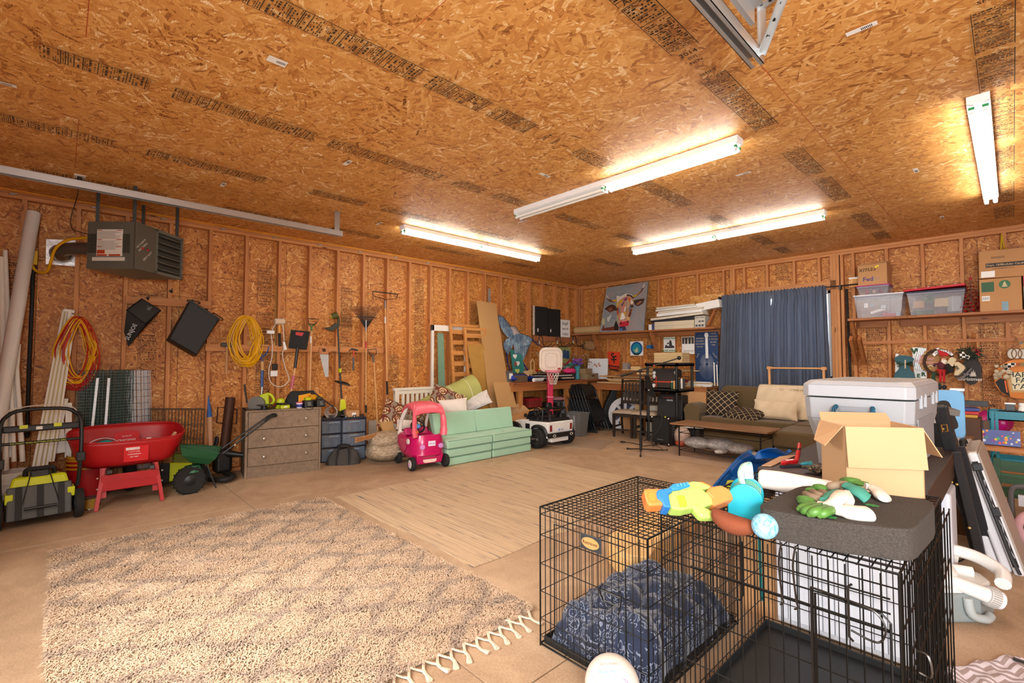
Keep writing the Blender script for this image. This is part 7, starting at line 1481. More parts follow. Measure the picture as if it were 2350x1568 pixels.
# ---- curtains
t=T('curtain_rod','thin black curtain rod over the window','curtain rod',(4.1,-.12,2.53));b=W(t);b.cyl((3.20,-.10,2.51),(5.45,-.10,2.535),.010,n=8);O('rod',b,BLK,t,smooth=1)
for x in(3.22,5.05):b=W(t);b.bb((x-.01,-.11,2.48),(x+.01,0,2.54));O('bracket',b,BLK,t)
k=NT('blue_curtain');v=k.coord();n1=k.noise(k.coord(scale=(60,60,3)),1,2);k.link(k.ramp(n1,[(.3,'49505f'),(.7,'5b6373')]),'Base Color');k.b.inputs['Roughness'].default_value=.85;k.b.inputs['Transmission Weight'].default_value=0
tr=k.n('ShaderNodeBsdfTranslucent',{0:lin('50586a')});mxs=k.n('ShaderNodeMixShader',{0:.16});k.t.links.new(k.b.outputs[0],mxs.inputs[1]);k.t.links.new(tr.outputs[0],mxs.inputs[2]);k.t.links.new(mxs.outputs[0],k.t.nodes['Material Output'].inputs[0]);CUR=k.m
def curtain(name,label,x0,x1,nb,seed,zb,flare):
 t=T(name,label,'curtain',((x0+x1)/2,-.10,2.54));RS_(seed);ph=U_(0,6)
 def f(u_,v_):
  z=2.555-v_*(2.555-zb);top=math.exp(-v_*14)
  x=x0+(x1-x0)*u_+flare(u_,v_)
  am=.020*(1-.5*top)+.012*v_
  y=-.11-am*(sin(2*pi*nb*u_+ph+.5*sin(2*v_+ph))+.3*sin(2*pi*nb*1.7*u_+1*v_))-.012*top*sin(60*u_)-.03
  return(x,y,z+.012*top*sin(2*pi*nb*2*u_))
 b=W(t);b.surf(f,130,40);O('cloth',b,CUR,t,smooth=1);return t
curtain('curtain','left slate blue curtain panel, flaring toward the sofa',3.28,4.085,8,2,.82,lambda u_,v_:-.08*v_*(1-u_)+.10*max(0,v_-.55)*u_)
curtain('curtain','right slate blue curtain panel with pinched opening at its left',4.09,4.88,8,5,.82,lambda u_,v_:.022*math.exp(-((v_-.09)/.05)**2)*(1-u_)-.05*v_*(1-u_)+.03*v_*u_)
# wooden frame behind the sofa
t=T('rod_rack','light wooden rod frame standing in front of the curtains','frame',(4.47,-.32,1.27))
RODM=wood_mat('rod_wood','c89058','e0b078',0,1,.5,knots=False)
b=W(t);b.cyl((4.06,-.3,1.275),(4.90,-.3,1.275),.014,n=8);O('cross_bar',b,RODM,t,smooth=1)
for x in(4.10,4.86):b=W(t);b.bb((x-.015,-.315,.75),(x+.015,-.285,1.27));O('upright',b,WOOD,t);b=W(t);b.bb((x-.03-.0,-.325,1.25),(x+.03,-.275,1.30));O('corner_block',b,RODM,t,bevel=.004)
# white sticks by the guitar board
for i,(x,h_)in enumerate(((3.12,.42),(3.17,.38))):t=T('white_trim_stick',('taller white trim stick leaning by the guitar board','shorter white trim stick leaning by the guitar board')[i],'stick',(x,-.10,.94));b=MB();b.beam((0.02,-.05,0),(-.03,.05,h_),.02,.012,(0,1,0));O('stick_body',b,WHT,t)
for i in range(4):t=T('white_trim',('lowest white trim piece on the bench by the sofa','second white trim piece on the bench by the sofa','angled white trim piece on the bench by the sofa','top white trim piece on the bench by the sofa')[i],'trim piece',(2.95,-.42,.937+i*.021),(-6,3,14,-12)[i]);b=MB();b.bb((-.26,-.03,0),(.26,.03,.02));O('stick_body',b,WHT if i!=2 else LB3,t)
t=T('red_cloth','dark red cloth scrap beside the paint bottles on the bench','cloth',(2.72,-.40,.94));b=lump((.07,.06,.05),seed=77,amp=.1);O('cloth_body',b,M('7c1c34',.9),t,smooth=1)
# ====== right-hand wall
t=T('wall_shelf','upper wooden shelf on the right carrying clear tubs and cartons','shelf',(6.6,-.2,1.97));SZ=2.0
b=W(t);b.bb((5.20,-.42,SZ-.03),(8.6,-.0,SZ));O('shelf_board',b,BCHX,t)
for x0,x1 in((5.27,5.60),(5.75,6.36),(6.42,8.6)):b=W(t);b.bb((x0,-.03,SZ-.12),(x1,0,SZ-.03));O('ledger',b,BCHX,t)
for x in(5.24,):b=W(t);b.beam((x,-.36,SZ-.04),(x,-.02,SZ-.42),.038,.088,(0,1,0));O('knee_brace',b,BCH,t)
text('pencil_note','FLOOR 7.5',.05,M('6a4a2a',.8),t,(-.75,-.2205,.012),(pi/2,0,0))
t=T('wall_rail','thin wooden rail with two knee braces on the right wall','rail',(6.2,-.2,1.65));b=W(t);b.bb((5.36,-.36,1.63),(8.4,-.32,1.67));O('rail_bar',b,BCHX,t)
for x in(5.22,5.32):b=W(t);b.beam((x,-.36,1.72),(x,-.02,1.36),.038,.088,(0,1,0));O('knee_brace',b,BCH,t)
b=W(t);b.beam((6.50,-.37,1.72),(6.50,-.02,1.40),.038,.07,(0,1,0));O('knee_brace',b,BCH,t)
CL=M('c4c8d4',.12,alpha=.2,var=.02)
def tub(name,label,x0,x1,z,h,lidm,lab=None,lidt=.018,dz=0,tilt=0,y0=-.40,y1=-.06):
 t=T(name,label,'storage tub',((x0+x1)/2,(y0+y1)/2,z),rot=(0,R(tilt),0));w_,d_=(x1-x0)/2,(y1-y0)/2
 b=MB();q=.88;b.hexa([(-w_*q,-d_*q,0),(w_*q,-d_*q,0),(w_*q,d_*q,0),(-w_*q,d_*q,0)],[(-w_,-d_,h),(w_,-d_,h),(w_,d_,h),(-w_,d_,h)]);b.f=[f for i,f in enumerate(b.f)if i!=1];b.mi=[0]*5
 O('clear_body',b,CL,t,solid=.004,bevel=.012)
 b=MB();b.bb((-w_-.012,-d_-.012,h),(w_+.012,d_+.012,h+lidt));O('tub_lid',b,lidm,t,bevel=.006)
 b=MB();b.tube([(-w_,-d_,h-.012),(w_,-d_,h-.012),(w_,d_,h-.012),(-w_,d_,h-.012)],.007,6,closed=1);O('rim',b,M('9a9cae',.3),t);return t
tub('storage_tub','clear tub with white lid full of christmas decor, left on the shelf',5.28,5.83,SZ,.31,M('e4e4ec',.3))
tub('storage_tub','shallow clear tub with a pink lid on top of the white lidded tub',5.32,5.68,SZ+.33,.12,M('c23a8c',.4),lidt=.012)
tub('storage_tub','large clear tub with a tilted red lid in the middle of the shelf',5.87,6.44,SZ,.30,M('2c3450',.4))
t=T('tub_cover','loose red tub lid lying tilted over the large clear tub','lid',(6.14,-.22,SZ+.335),rot=(0,R(-2),0));b=MB();b.bb((-.31,-.2,0),(.31,.2,.03));O('lid_body',b,M('c21f35',.4),t,bevel=.01)
for i in range(4):b=MB();b.cyl((-.18+i*.13,-.12,.03),(-.18+i*.13,-.12,.045),.012,n=8);O('clip',b,WHT,t)
RS_(5)
dec=(('white ornament tag',WHT,(.05,.02,.07)),('grey ornament tag',M('8f9498',.5),(.05,.02,.07)),('white ornament block',WHT,(.18,.03,.04)),('crumpled foil',STEEL,(.07,.06,.06)),('red cloth',REDP,(.16,.1,.05)),('pale wrapped bundle',M('a8b4bc',.5),(.12,.09,.06)))
for i,(nm_,m_,d_)in enumerate(dec):
 x=5.40+.06*i if i<2 else 5.42+.06*i;z=(SZ+.15,SZ+.15,SZ+.08,SZ+.12,SZ+.01,SZ+.01)[i]
 t=T('decoration',nm_+' seen inside the white lidded tub','decoration',(x,-.28,z),rot=(0,R((0,5,-18,0,3,0)[i]),0),group='decorations inside the tubs');b=MB();b.box((0,0,d_[2]/2),d_);O('ornament_body',b,m_,t,bevel=.006)
for i,(x,z,r_,c_,lb)in enumerate(((5.42,SZ+.35,.03,'b02a34','red'),(5.50,SZ+.35,.028,'d8b0a0','pink'),(5.58,SZ+.35,.03,'8c2430','dark red'))):t=T('bauble',lb+' bauble inside the pink lidded tub','bauble',(x,-.30,z+r_));b=MB();b.sph((0,0,0),r_,12,8);O('ball',b,M(c_,.25),t,smooth=1)
t=T('greenery_ball','round green sprig ball inside the red lidded tub','decoration',(6.09,-.32,SZ+.22));b=MB()
for i in range(260):a,p_=U_(0,6.28),math.acos(U_(-1,1));d_=V((sin(p_)*cos(a),sin(p_)*sin(a),cos(p_)));b.cyl(d_*.03,d_*.075,.004,.001,3)
O('sprigs',b,M('6f8f62',.7,var=.5,sc=40),t,kind='stuff')
for i,(x,m_,d_,lb)in enumerate(((5.98,KRAFT,(.12,.1,.1),'small brown carton at the left in the red lidded tub'),(6.20,LB3,(.14,.08,.12),'wooden ornament in the middle of the red lidded tub'),(6.02,M('2a4a2c',.8,var=.5,sc=30),(.2,.1,.06),'dark green and red garland at the bottom of the red lidded tub'),(6.33,M('c4ccd0',.3),(.11,.1,.2),'pale clear plastic pack at the right in the red lidded tub'))):t=T('decoration',lb,'decoration',(x,-.27,SZ+(.10,.10,.008,.03)[i]),12*i);b=MB();b.box((0,0,d_[2]/2),d_);O('ornament_body',b,m_,t,bevel=.01)
t=T('shipping_carton','brown courier carton marked xmas on top of the pink lidded tub','box',(5.50,-.22,SZ+.463),rot=(0,0,R(-4)));b=MB();b.bb((-.17,-.13,0),(.17,.13,.30));O('carton_body',b,KRAFT,t,bevel=.004)
b=MB();b.hexa([(-.165,-.12,.30),(.165,-.12,.30),(.165,.13,.30),(-.165,.13,.30)],[(-.15,-.10,.325),(.16,-.09,.33),(.165,.13,.31),(-.165,.13,.31)]);O('lid_flap',b,KRAFT,t)
text('lettering','xmas',.10,M('3a2c20',.8),t,(-.06,-.1305,.235),(pi/2,0,0),shear=.3);text('lettering','Fed',.085,M('4a3a7c',.6),t,(-.05,-.1305,.09),(pi/2,0,0),bold=.002);text('lettering','Ex',.085,M('9c8a7a',.6),t,(.045,-.1305,.09),(pi/2,0,0),bold=.001)
b=MB();b.at((.055,-.131,.26),(0,R(-30),0));b.box((0,0,0),(.055,.002,.02));O('yellow_sticker',b,M('e8d81c',.5),t)
t=T('osb_offcut','small OSB offcut with a white edge beside the courier carton','offcut',(5.22,-.06,SZ+.5));b=MB();b.bb((-.06,-.01,0),(.06,.01,.13));O('offcut_body',b,OSBC,t);b=MB();b.bb((-.06,-.012,.12),(.06,.012,.145));O('white_edge',b,WHT,t)
# red bead tree
t=T('bead_tree','red bead and wire christmas tree ornament on the shelf','ornament',(6.49,-.30,SZ));RS_(3);RBD=M('8c1016',.15)
b=MB();b.cyl((0,0,0),(0,0,.42),.006,n=6);b.lathe([(.06,0),(.06,.008),(.03,.012)],16);O('stand',b,M('5a1a16',.4),t)
b=MB()
for i in range(9):z=.04+i*.043;r_=.095*(1-i/10);b.tube([(r_*cos(2*pi*k_/16),r_*sin(2*pi*k_/16),z)for k_ in range(16)],.003,4,closed=1)
O('wire_rings',b,M('6c1418',.5),t,kind='stuff')
for i in range(9):
 z=.03+i*.043;n=max(3,9-i);r_=.105*(1-i/10.5)
 for k_ in range(n):a=2*pi*k_/n+i;b=MB();b.sph((r_*cos(a),r_*sin(a),z+U_(-.01,.01)),.017-.0012*i,8,6);O('red_bead',b,RBD,t,smooth=1)
b=MB();b.at((0,0,.44),(pi/2,0,0));b.prism([(.035*cos(pi/2+i*pi/5)*(1 if i%2==0 else.42),.035*sin(pi/2+i*pi/5)*(1 if i%2==0 else.42))for i in range(10)],-.005,.005);O('star',b,RBD,t)
# cartons
t=T('shipping_carton','brown carton with green and white prints standing at the shelf right','box',(6.83,-.22,SZ),0);b=MB();b.bb((-.26,-.19,0),(.10,.16,.40));O('carton_body',b,KRAFT,t,bevel=.004)
b=MB();b.bb((-.24,-.193,.24),(-.13,-.19,.36));O('green_print',b,M('2a5a3a',.6),t);b=MB();b.at((-.04,-.19,.32),(pi/2,0,0));b.prism(circ(.05,24),0,.003);O('green_roundel',b,M('2f6b46',.6),t)
b=MB();b.at((-.04,-.193,.32),(pi/2,0,0));b.prism([(-.028,-.03),(.028,-.03),(.012,-.005),(.02,-.005),(.007,.015),(.012,.015),(0,.035),(-.012,.015),(-.007,.015),(-.02,-.005),(-.012,-.005)],0,.002);O('tree_print',b,M('c8b890',.6),t)
b=MB();b.bb((-.24,-.1925,.13),(-.17,-.19,.19));O('shipping_label',b,WHT,t);b=MB();b.bb((-.07,-.1925,.0),(-.015,-.19,.11));O('blue_print',b,M('7fa0b0',.6),t)
for i in range(9):b=MB();b.bb((-.235+i*.007,-.193,.14),(-.232+i*.007,-.192,.18));O('barcode_bar',b,BLK,t)
t=T('toy_carton','white and red toy carton marked T-36 at the far right of the shelf','box',(7.03,-.22,SZ),0);b=MB();b.bb((-.085,-.2,0),(.25,.16,.40));O('carton_body',b,WHT,t,bevel=.003);b=MB();b.bb((-.085,-.203,.27),(.09,-.2,.40));O('red_print',b,M('c0203c',.5),t);b=MB();b.bb((-.06,-.206,.30),(.07,-.203,.37));O('white_panel',b,M('e8dcd0',.5),t)
b=MB();b.bb((-.06,-.203,.02),(.07,-.2,.09));O('green_print',b,M('3aa02c',.5),t);text('lettering','T-36',.045,WHT,t,(.005,-.2045,.06),(pi/2,0,0),bold=.001)
for i in range(5):b=MB();b.bb((-.065,-.2025,.15+i*.022),(.05-.01*(i%3),-.2,.154+i*.022));O('print_line',b,M('8a9094',.6),t)
t=T('shipping_carton','large taped carton with a black printed band on top at right','box',(6.88,-.22,SZ+.402),rot=(0,R(1.5),0));b=MB();b.bb((-.31,-.21,0),(.36,.18,.34));O('carton_body',b,KRAFT,t,bevel=.006)
b=MB();b.bb((-.25,-.213,.13),(.16,-.21,.18));O('black_band',b,M('23201d',.6),t);text('lettering','Dept. 18/Modular Cat.#C0038',.032,M('c8a880',.6),t,(-.045,-.2145,.155),(pi/2,0,0),bold=.0004)
text('lettering','DISASSEMBLED 2 PCS',.02,M('3a2c20',.7),t,(-.10,-.211,.11),(pi/2,0,0));b=MB();b.bb((-.29,-.2125,.01),(-.17,-.21,.085));O('shipping_label',b,WHT,t)
for i in range(10):b=MB();b.bb((-.2+i*.012,-.2125,.235),(-.196+i*.012,-.21,.26));O('barcode_bar',b,M('3a2c20',.7),t)
t=T('yellow_hook_cord','yellow cord end hanging down over the big carton','cord',(6.80,-.1,2.9));b=W(t);b.tube([(6.78,-.06,3.0),(6.77,-.08,2.80),(6.74,-.12,2.77)],.008,6);b.tube([(6.78,-.06,3.0),(6.80,-.08,2.82),(6.83,-.12,2.78)],.008,6);O('cord_body',b,M('c8a81a',.5),t)
# black cable/pipe by the window stud
t=T('black_conduit','black rubber strip running down the stud right of the window','conduit',(5.12,-.02,1.8));b=W(t);b.tube([(5.12,-.02,2.48),(5.13,-.02,1.6),(5.14,-.02,.9)],.018,8);O('strip',b,BLKM,t)
# ---- hanging crafts
def craft(name,label,cat,px,py,off=.36,group=None):return T(name,label,cat,B(px,py,off),rot=frot('B'),group=group)
def cc(x,y):return(2080+x*270/1245,760+y*340/1568)
def cs(L_):return[cc(x,y)for x,y in L_]
def twine(t,pts,off=.36):
 b=W(t);b.tube([B(*cc(x,y),off)for x,y in pts],.004,5);O('twine',b,M('8a6a42',.8),t)
t=craft('snowman_sign','teal wooden cut-out sign with sprig bow hanging at left of the rail','sign',2070,850)
slabB(t,'cutout',[(2052,822),(2058,818),(2066,815),(2078,816),(2090,818),(2098,824),(2093,833),(2086,838),(2090,850),(2098,856),(2101,872),(2094,890),(2052,890),(2050,870),(2054,856),(2062,848),(2065,838),(2056,832)],M('1f5360',.6,var=.2),.36,.02,label=None)
b=W(t);b.tube([B(2062,818,.38),B(2073,790,.36),B(2092,820,.38)],.004,5);O('twine',b,M('8a6a42',.8),t)
b=W(t)
RS_(8)
for i in range(70):a=U_(-.5,.5)+(0 if i%2 else pi);c=B(2076,836,.39);b.cyl(c,c+V((cos(a)*.09,-.02,sin(a)*.09)),.004,.001,3)
O('sprig_bow',b,M('24402c',.8),t,kind='stuff');slabB(t,'white_strip',[(2076,826),(2079,826),(2079,846),(2076,846)],M('c8b89c',.6),.392,.004)
for x,y in((2064,870),(2088,872),(2070,880)):slabB(t,'painted_leaf',[(x-5,y),(x,y-4),(x+6,y),(x,y+3)],M('7fa0a0',.6),.381,.002)
t=craft('white_sled','white wooden board behind the teal sign','sign',2056,850,.30);slabB(t,'board',[(2055,812),(2062,812),(2064,895),(2054,895)],WHT,.30,.015)
t=craft('letter_sign','white sign with large green letters behind the corrugated board','sign',2110,830,.26)
slabB(t,'board',cs([(60,175),(130,170),(145,200),(215,430),(215,500),(95,500),(75,400)]),WHT,.27,.015);cB=lambda x,y,o_:t.matrix_basis.inverted()@B(*cc(x,y),o_)
text('letter','W',.10,M('1f4a2c',.6),t,cB(105,215,.287),bold=.006);text('letter','E',.07,M('1f4a2c',.6),t,cB(130,475,.287),bold=.004);text('letter','R',.07,M('1f4a2c',.6),t,cB(180,460,.287),bold=.004)
t=craft('corrugated_board','tilted corrugated metal strip hanging from twine','sign',2112,830,.32)
slabB(t,'backing',cs([(130,170),(215,185),(180,420),(75,395)]),M('8f9294',.4,.6),.31,.01)
for i in range(5):slabB(t,'corrugation',cs([(133+i*17,172+i*3),(142+i*17,173+i*3),(92+i*19,398+i*5),(82+i*19,396+i*5)]),M('b9bcbe',.3,.7),.322,.012)
twine(t,[(120,175),(200,130),(250,110),(300,200)],.33)
t=craft('gingerbread_sign','round tan easter greeting cookie-style sign','sign',2130,830,.36)
slabB(t,'disc',cs([(150,290),(190,215),(260,195),(330,200),(350,260),(350,380),(300,430),(220,430),(160,400),(135,345)]),M('a87a48',.7,var=.15,sc=20),.34,.02)
for i,s_ in enumerate(('Easter','Greetings')):text('lettering',s_,.062,M('d89aa0',.6),t,t.matrix_basis.inverted()@B(*cc(215+10*i,285+45*i),.362),(0,0,R(-8)),bold=.001)
for y in(245,370):b=W(t);b.tube(bez([B(*cc(x,y+8*(-1)**i),.364)for i,x in enumerate((165,195,225,255,285))],4),.004,5);O('icing_line',b,WHT,t)
for x,y in((180,395),(215,410),(250,400),(200,230),(240,220)):b=W(t);b.sph(B(*cc(x,y),.362),.009,8,6);O('icing_dot',b,M('e0c040',.5),t)
t=craft('twig_wreath','brown twig wreath carrying a welcome banner and skates','wreath',2152,832,.40);RS_(2);c=B(*cc(345,330),.40);b=W(t)
for i in range(9):rr=.145+U_(-.012,.012);ph=U_(0,6);b.tube([c+V((cos(2*pi*k_/24)*rr*1.0,.01*sin(3*k_+ph),sin(2*pi*k_/24)*rr*1.1+.006*sin(k_*2+ph)))for k_ in range(24)],.006,5,closed=1)
O('twigs',b,M('4a3424',.85,var=.3,sc=30),t,kind='stuff',smooth=1)
slabB(t,'welcome_banner',cs([(275,245),(300,215),(360,195),(420,200),(470,220),(500,250),(480,262),(430,235),(370,230),(320,245),(295,270)]),WHT,.425,.006)
for ch,x,y,a in(('W',318,232,25),('E',348,218,15),('L',372,213,6),('C',396,212,0),('O',418,215,-6),('M',442,222,-14),('E',468,235,-24)):text('letter',ch,.045,M('6a2a30',.6),t,t.matrix_basis.inverted()@B(*cc(x,y),.434),(0,0,R(a)))
t=craft('santa_doll','slim santa doll with red trousers hanging on the twig wreath','doll',2162,850,.46)
def blob(t,name,x,y,rx,ry,mat,off=.46,ryd=None):
 c=B(*cc(x,y),off);s=abs(B(*cc(x+10,y),off).x-c.x)/10;b=W(t);b.sph(c,(rx*s,min(rx,ry)*s*.6,ry*s),14,10);return O(name,b,mat,t,smooth=1)
blob(t,'head',395,305,26,24,M('d8a890',.6));blob(t,'beard',400,330,40,42,M('e2d6c8',.9,bump=.6,bs=40));blob(t,'coat',375,365,48,62,M('5a1f2a',.8));blob(t,'arm',320,350,34,16,M('5a1f2a',.8));blob(t,'mitten',298,368,14,14,M('2b2b3a',.8));blob(t,'red_skirt',370,415,58,20,M('a8141c',.8));blob(t,'pompom',333,187,16,14,WHT)
slabB(t,'hat',cs([(328,195),(345,200),(450,240),(445,262),(380,270),(350,262)]),M('b0141c',.8),.45,.04,bevel=.01)
for x in(360,397):slabB(t,'leg',cs([(x-15,420),(x+15,420),(x+13,540),(x-13,540)]),M('b8121a',.8),.45,.03,bevel=.008)
for x in(350,402):blob(t,'boot',x,595,26,34,M('1c2028',.7));
for x in(357,400):blob(t,'fur_cuff',x,548,20,12,M('6a4a32',.9))
t=craft('garland','curled green leaf garland dangling below the wreath','garland',2148,875,.42);b=W(t);pts=[B(*cc(x,y),.42)for x,y in((300,440),(285,490),(300,540),(330,580),(360,560))];b.tube(bez(pts,5),.022,6);O('garland_body',b,M('2f4a34',.9,var=.4,sc=30,bump=1,bs=40),t,smooth=1)
for i,(x,y,lb,a)in enumerate(((485,325,'cream ice skate nearer the santa doll',0),(580,390,'cream ice skate with a long blade in front of the oval plaque',0))):
 t=craft('ice_skate',lb,'ice skate',*cc(x,y),.50+.04*i,'pair of decorative ice skates')
 if i==0:slabB(t,'boot',cs([(455,285),(490,270),(535,300),(500,370),(440,400),(420,350)]),M('cdbb98',.7),.48,.06,bevel=.012);slabB(t,'fur_trim',cs([(415,350),(445,335),(505,400),(490,450),(440,440),(410,400)]),M('231c1a',.95,bump=1,bs=60),.47,.08,bevel=.02)
 else:
  slabB(t,'boot',cs([(500,340),(545,322),(610,365),(630,390),(600,430),(550,475),(500,470),(520,400)]),M('cdbb98',.7),.50,.07,bevel=.014);slabB(t,'sole',cs([(505,475),(560,460),(640,385),(650,400),(560,485),(515,495)]),M('2a2624',.6),.51,.05,bevel=.004)
  slabB(t,'blade',cs([(530,500),(590,480),(690,385),(695,400),(610,500),(545,520)]),M('57504c',.5,.5),.53,.01)
  for j in range(5):b=W(t);b.cyl(B(*cc(512+5*j,375+9*j),.57),B(*cc(540+5*j,370+7*j),.575),.003,n=4);O('lace',b,BLK,t)
t=craft('oval_plaque','dark oval plaque lettered Merry Christmas with greenery on top','plaque',*cc(690,430),.38)
slabB(t,'plaque_board',cs([(690+108*cos(a),420+150*sin(a))for a in[2*pi*i/26 for i in range(26)]]),M('2c2725',.7,var=.2),.36,.02)
text('lettering','Merry',.045,M('d8d0c4',.6),t,t.matrix_basis.inverted()@B(*cc(640,460),.382),shear=.2);text('lettering','Christmas',.056,M('d8d0c4',.6),t,t.matrix_basis.inverted()@B(*cc(665,510),.382),shear=.15,bold=.001)
for x,h in((690,60),(708,75),(724,55)):slabB(t,'painted_tree',cs([(x-16,480),(x,480-h),(x+16,480)]),M('d8d0c4',.6),.381,.002)
twine(t,[(640,210),(628,170),(620,140),(650,120),(690,200)],.38)
t=craft('greenery_bow','pine sprig with checked ribbon and red berries on the oval plaque','greenery',*cc(660,240),.44);RS_(6);b=W(t)
for i in range(240):
 c=B(*cc(U_(560,780),U_(190,290)),.42);a=U_(0,6.28);b.cyl(c,c+V((cos(a)*.06,U_(-.05,.0),sin(a)*.05)),.004,.001,3)
O('needles',b,M('24382a',.85,var=.3),t,kind='stuff')
k=NT('buffalo_check');v=k.coord();ck=k.n('ShaderNodeTexChecker',{'Vector':v,'Color1':lin('e8e4dc'),'Color2':lin('1c1c1e'),'Scale':34.0}).outputs[0];k.link(ck,'Base Color');k.b.inputs['Roughness'].default_value=.8;CHK=k.m
slabB(t,'check_ribbon',cs([(565,240),(600,215),(640,260),(680,250),(660,300),(610,280),(570,300)]),CHK,.47,.01)
for x,y in((730,195),(755,205),(745,240),(770,225),(765,250)):blob(t,'berry',x,y,13,13,M('9c1420',.3),.48)
blob(t,'pine_cone',710,205,26,24,M('6a4630',.8,bump=1,bs=60),.47)
t=craft('pumpkin_hanger','white wooden pumpkin outlined with twine hanging on the rail','ornament',*cc(1160,240),.36)
for x,w_ in((1115,50),(1235,50),(1168,52)):slabB(t,'pumpkin_lobe',cs([(x+w_*cos(a),240+55*sin(a))for a in[2*pi*i/18 for i in range(18)]]),M('d0c8bc',.7),.35+.012*(x==1168),.014);b=W(t);b.tube([B(*cc(x+w_*cos(a),240+55*sin(a)),.377)for a in[2*pi*i/20 for i in range(20)]],.005,5,closed=1);O('twine_edge',b,M('7a5a38',.8),t)
twine(t,[(1135,160),(1155,60),(1165,70),(1190,160)],.37);slabB(t,'grey_leaf',cs([(1190,120),(1230,105),(1240,125),(1205,145)]),M('6b6c66',.6),.37,.004)
t=craft('fall_sign','round orange sign reading Happy Fall Yall with dried flowers','sign',*cc(1190,520),.36)
cx_,cy_=1215,505
slabB(t,'disc',cs([(cx_+285*cos(a),cy_+210*sin(a))for a in[2*pi*i/40 for i in range(40)]]),M('d07a22',.6),.34,.02)
slabB(t,'black_segment',cs([(940,540),(1000,640),(1100,700),(1080,620),(1060,520),(1000,500)]),M('1c1a1a',.7),.361,.006);slabB(t,'orange_rib',cs([(1035,525),(1055,525),(1075,650),(1060,650)]),M('d8601c',.6),.368,.004)
slabB(t,'cream_panel',cs([(1100,440),(1500,420),(1500,630),(1130,625)]),M('ded4b0',.6),.361,.006)
slabB(t,'tan_border',cs([(1075,520),(1100,440),(1130,625),(1500,630),(1500,650),(1110,650)]),M('c09a62',.6),.3605,.004)
for s_,x,y in(('HAPPY',1230,465),('FALL',1270,525),("Y'ALL",1250,592)):text('lettering',s_,.085,M('27342c',.6),t,t.matrix_basis.inverted()@B(*cc(x,y),.369),bold=.001)
slabB(t,'check_ribbon',cs([(1030,350),(1150,330),(1180,360),(1100,385),(1060,420),(1030,400)]),CHK,.375,.012);slabB(t,'ribbon_knot',cs([(1160,335),(1195,335),(1190,365),(1160,365)]),M('a8441c',.6),.38,.02)
slabB(t,'check_ribbon',cs([(1195,340),(1300,320),(1320,370),(1200,365)]),M('8c7a52',.8,var=.4,sc=30),.375,.012)
RS_(12)
for i in range(16):x,y=U_(940,1050),U_(370,500);blob(t,'dried_bloom',x,y,26,24,M(('b0a088','c8b89c','9a8a72')[i%3],.9,bump=1,bs=60),.39+.02*random.random())
for x,y in((1060,485),(1085,430)):blob(t,'cloth_rosette',x,y,38,36,M('c4b69c',.9,bump=.8,bs=30),.40)
# ---- teal cart etc.
TL=M('0c7d92',.4,var=.03)
t=T('utility_cart','turquoise metal utility cart at the right wall','utility cart',(6.83,-1.25,.0));x0,x1,y0,y1=6.64,7.3,-1.62,-1.28
for z in(.78,.30):
 b=W(t);b.bb((x0,y0,z),(x1,y1,z+.012));b.bb((x0,y0,z),(x0+.006,y1,z+.09));b.bb((x0,y0,z),(x1,y0+.006,z+.09));b.bb((x0,y1-.006,z),(x1,y1,z+.09));O('cart_tray',b,TL,t)
for x,y in((x0+.03,y0-.005),(x0-.004,y1-.10),(x0+.06,y0-.01),(x1-.02,y0),(x0,y1)):b=W(t);b.bb((x-.012,y-.012,.05),(x+.012,y+.012,.86));O('cart_post',b,TL,t)
t=thingbox('jar','dark jar with a white lid on the turquoise cart','jar',(6.80,-1.45,.80),(.07,.07,.14),M('33383f',.4),0,lid=.015,lidm=WHT);t=T('paint_jar','white paint jar on the turquoise cart','jar',(6.90,-1.50,.80));b=MB();b.lathe([(.04,0),(.045,.02),(.045,.10),(.035,.13)],18);O('jar_body',b,WHT,t,smooth=1);b=MB();b.lathe([(.042,.13),(.042,.16)],18);O('jar_lid',b,WHT,t,smooth=1)
t=T('black_tray_insert','black knobbly tray insert along the front of the cart top','tray',(6.85,-1.56,.86));b=MB()
for i in range(10):b.sph((-.12+i*.035,0,.01),(.02,.03,.014),8,6)
O('tray_row',b,BLK,t,smooth=1)
t=T('folded_towel','grey-blue rolled towel at the right end of the cart','towel',(7.0,-1.48,.80));b=MB();b.at((0,0,.07),(0,pi/2,0));b.lathe([(.01,-.06),(.065,-.06),(.07,.06),(.01,.07)],18);O('towel_body',b,M('6b7390',.9),t,smooth=1)
t=T('pink_lantern','magenta plastic pumpkin pail behind the cart posts','pail',(6.66,-.85,.55));b=MB();b.surf(lambda u_,v_:((.15+.012*cos(16*pi*u_))*sin(pi*v_)*cos(2*pi*u_),(.15+.012*cos(16*pi*u_))*sin(pi*v_)*sin(2*pi*u_),.14-.14*cos(pi*v_)),48,14,True);O('pail_body',b,M('b0106c',.25),t,smooth=1);b=MB();b.tube(bez([(-.04,0,.27),(-.02,0,.33),(.03,0,.32)],4),.004,5);O('pail_handle',b,BLK,t)
t=T('bench_stand','wooden support under the pink pail','stand',(6.66,-.85,0));b=MB();b.bb((-.16,-.16,.51),(.16,.16,.55));O('stand_top',b,STUDX,t);
for x in(-.13,.13):b=MB();b.bb((x-.02,-.02,0),(x+.02,.02,.51));O('leg',b,STUDX,t)
t=T('chalkboard_frame','dark slate framed easel panel behind the folding tables','easel',(6.52,-2.2,.0));b=MB();b.bb((-.13,-.015,.62),(.14,.015,.82));O('slate_panel',b,M('2d333c',.6),t);b=MB();b.bb((-.0,-.01,0),(.02,.01,.62));O('leg',b,M('2d333c',.6),t);b=MB();b.bb((.10,-.02,0),(.14,.02,.82));O('wood_post',b,wood_mat('dark_post','4a3018','6a4624',2),t)
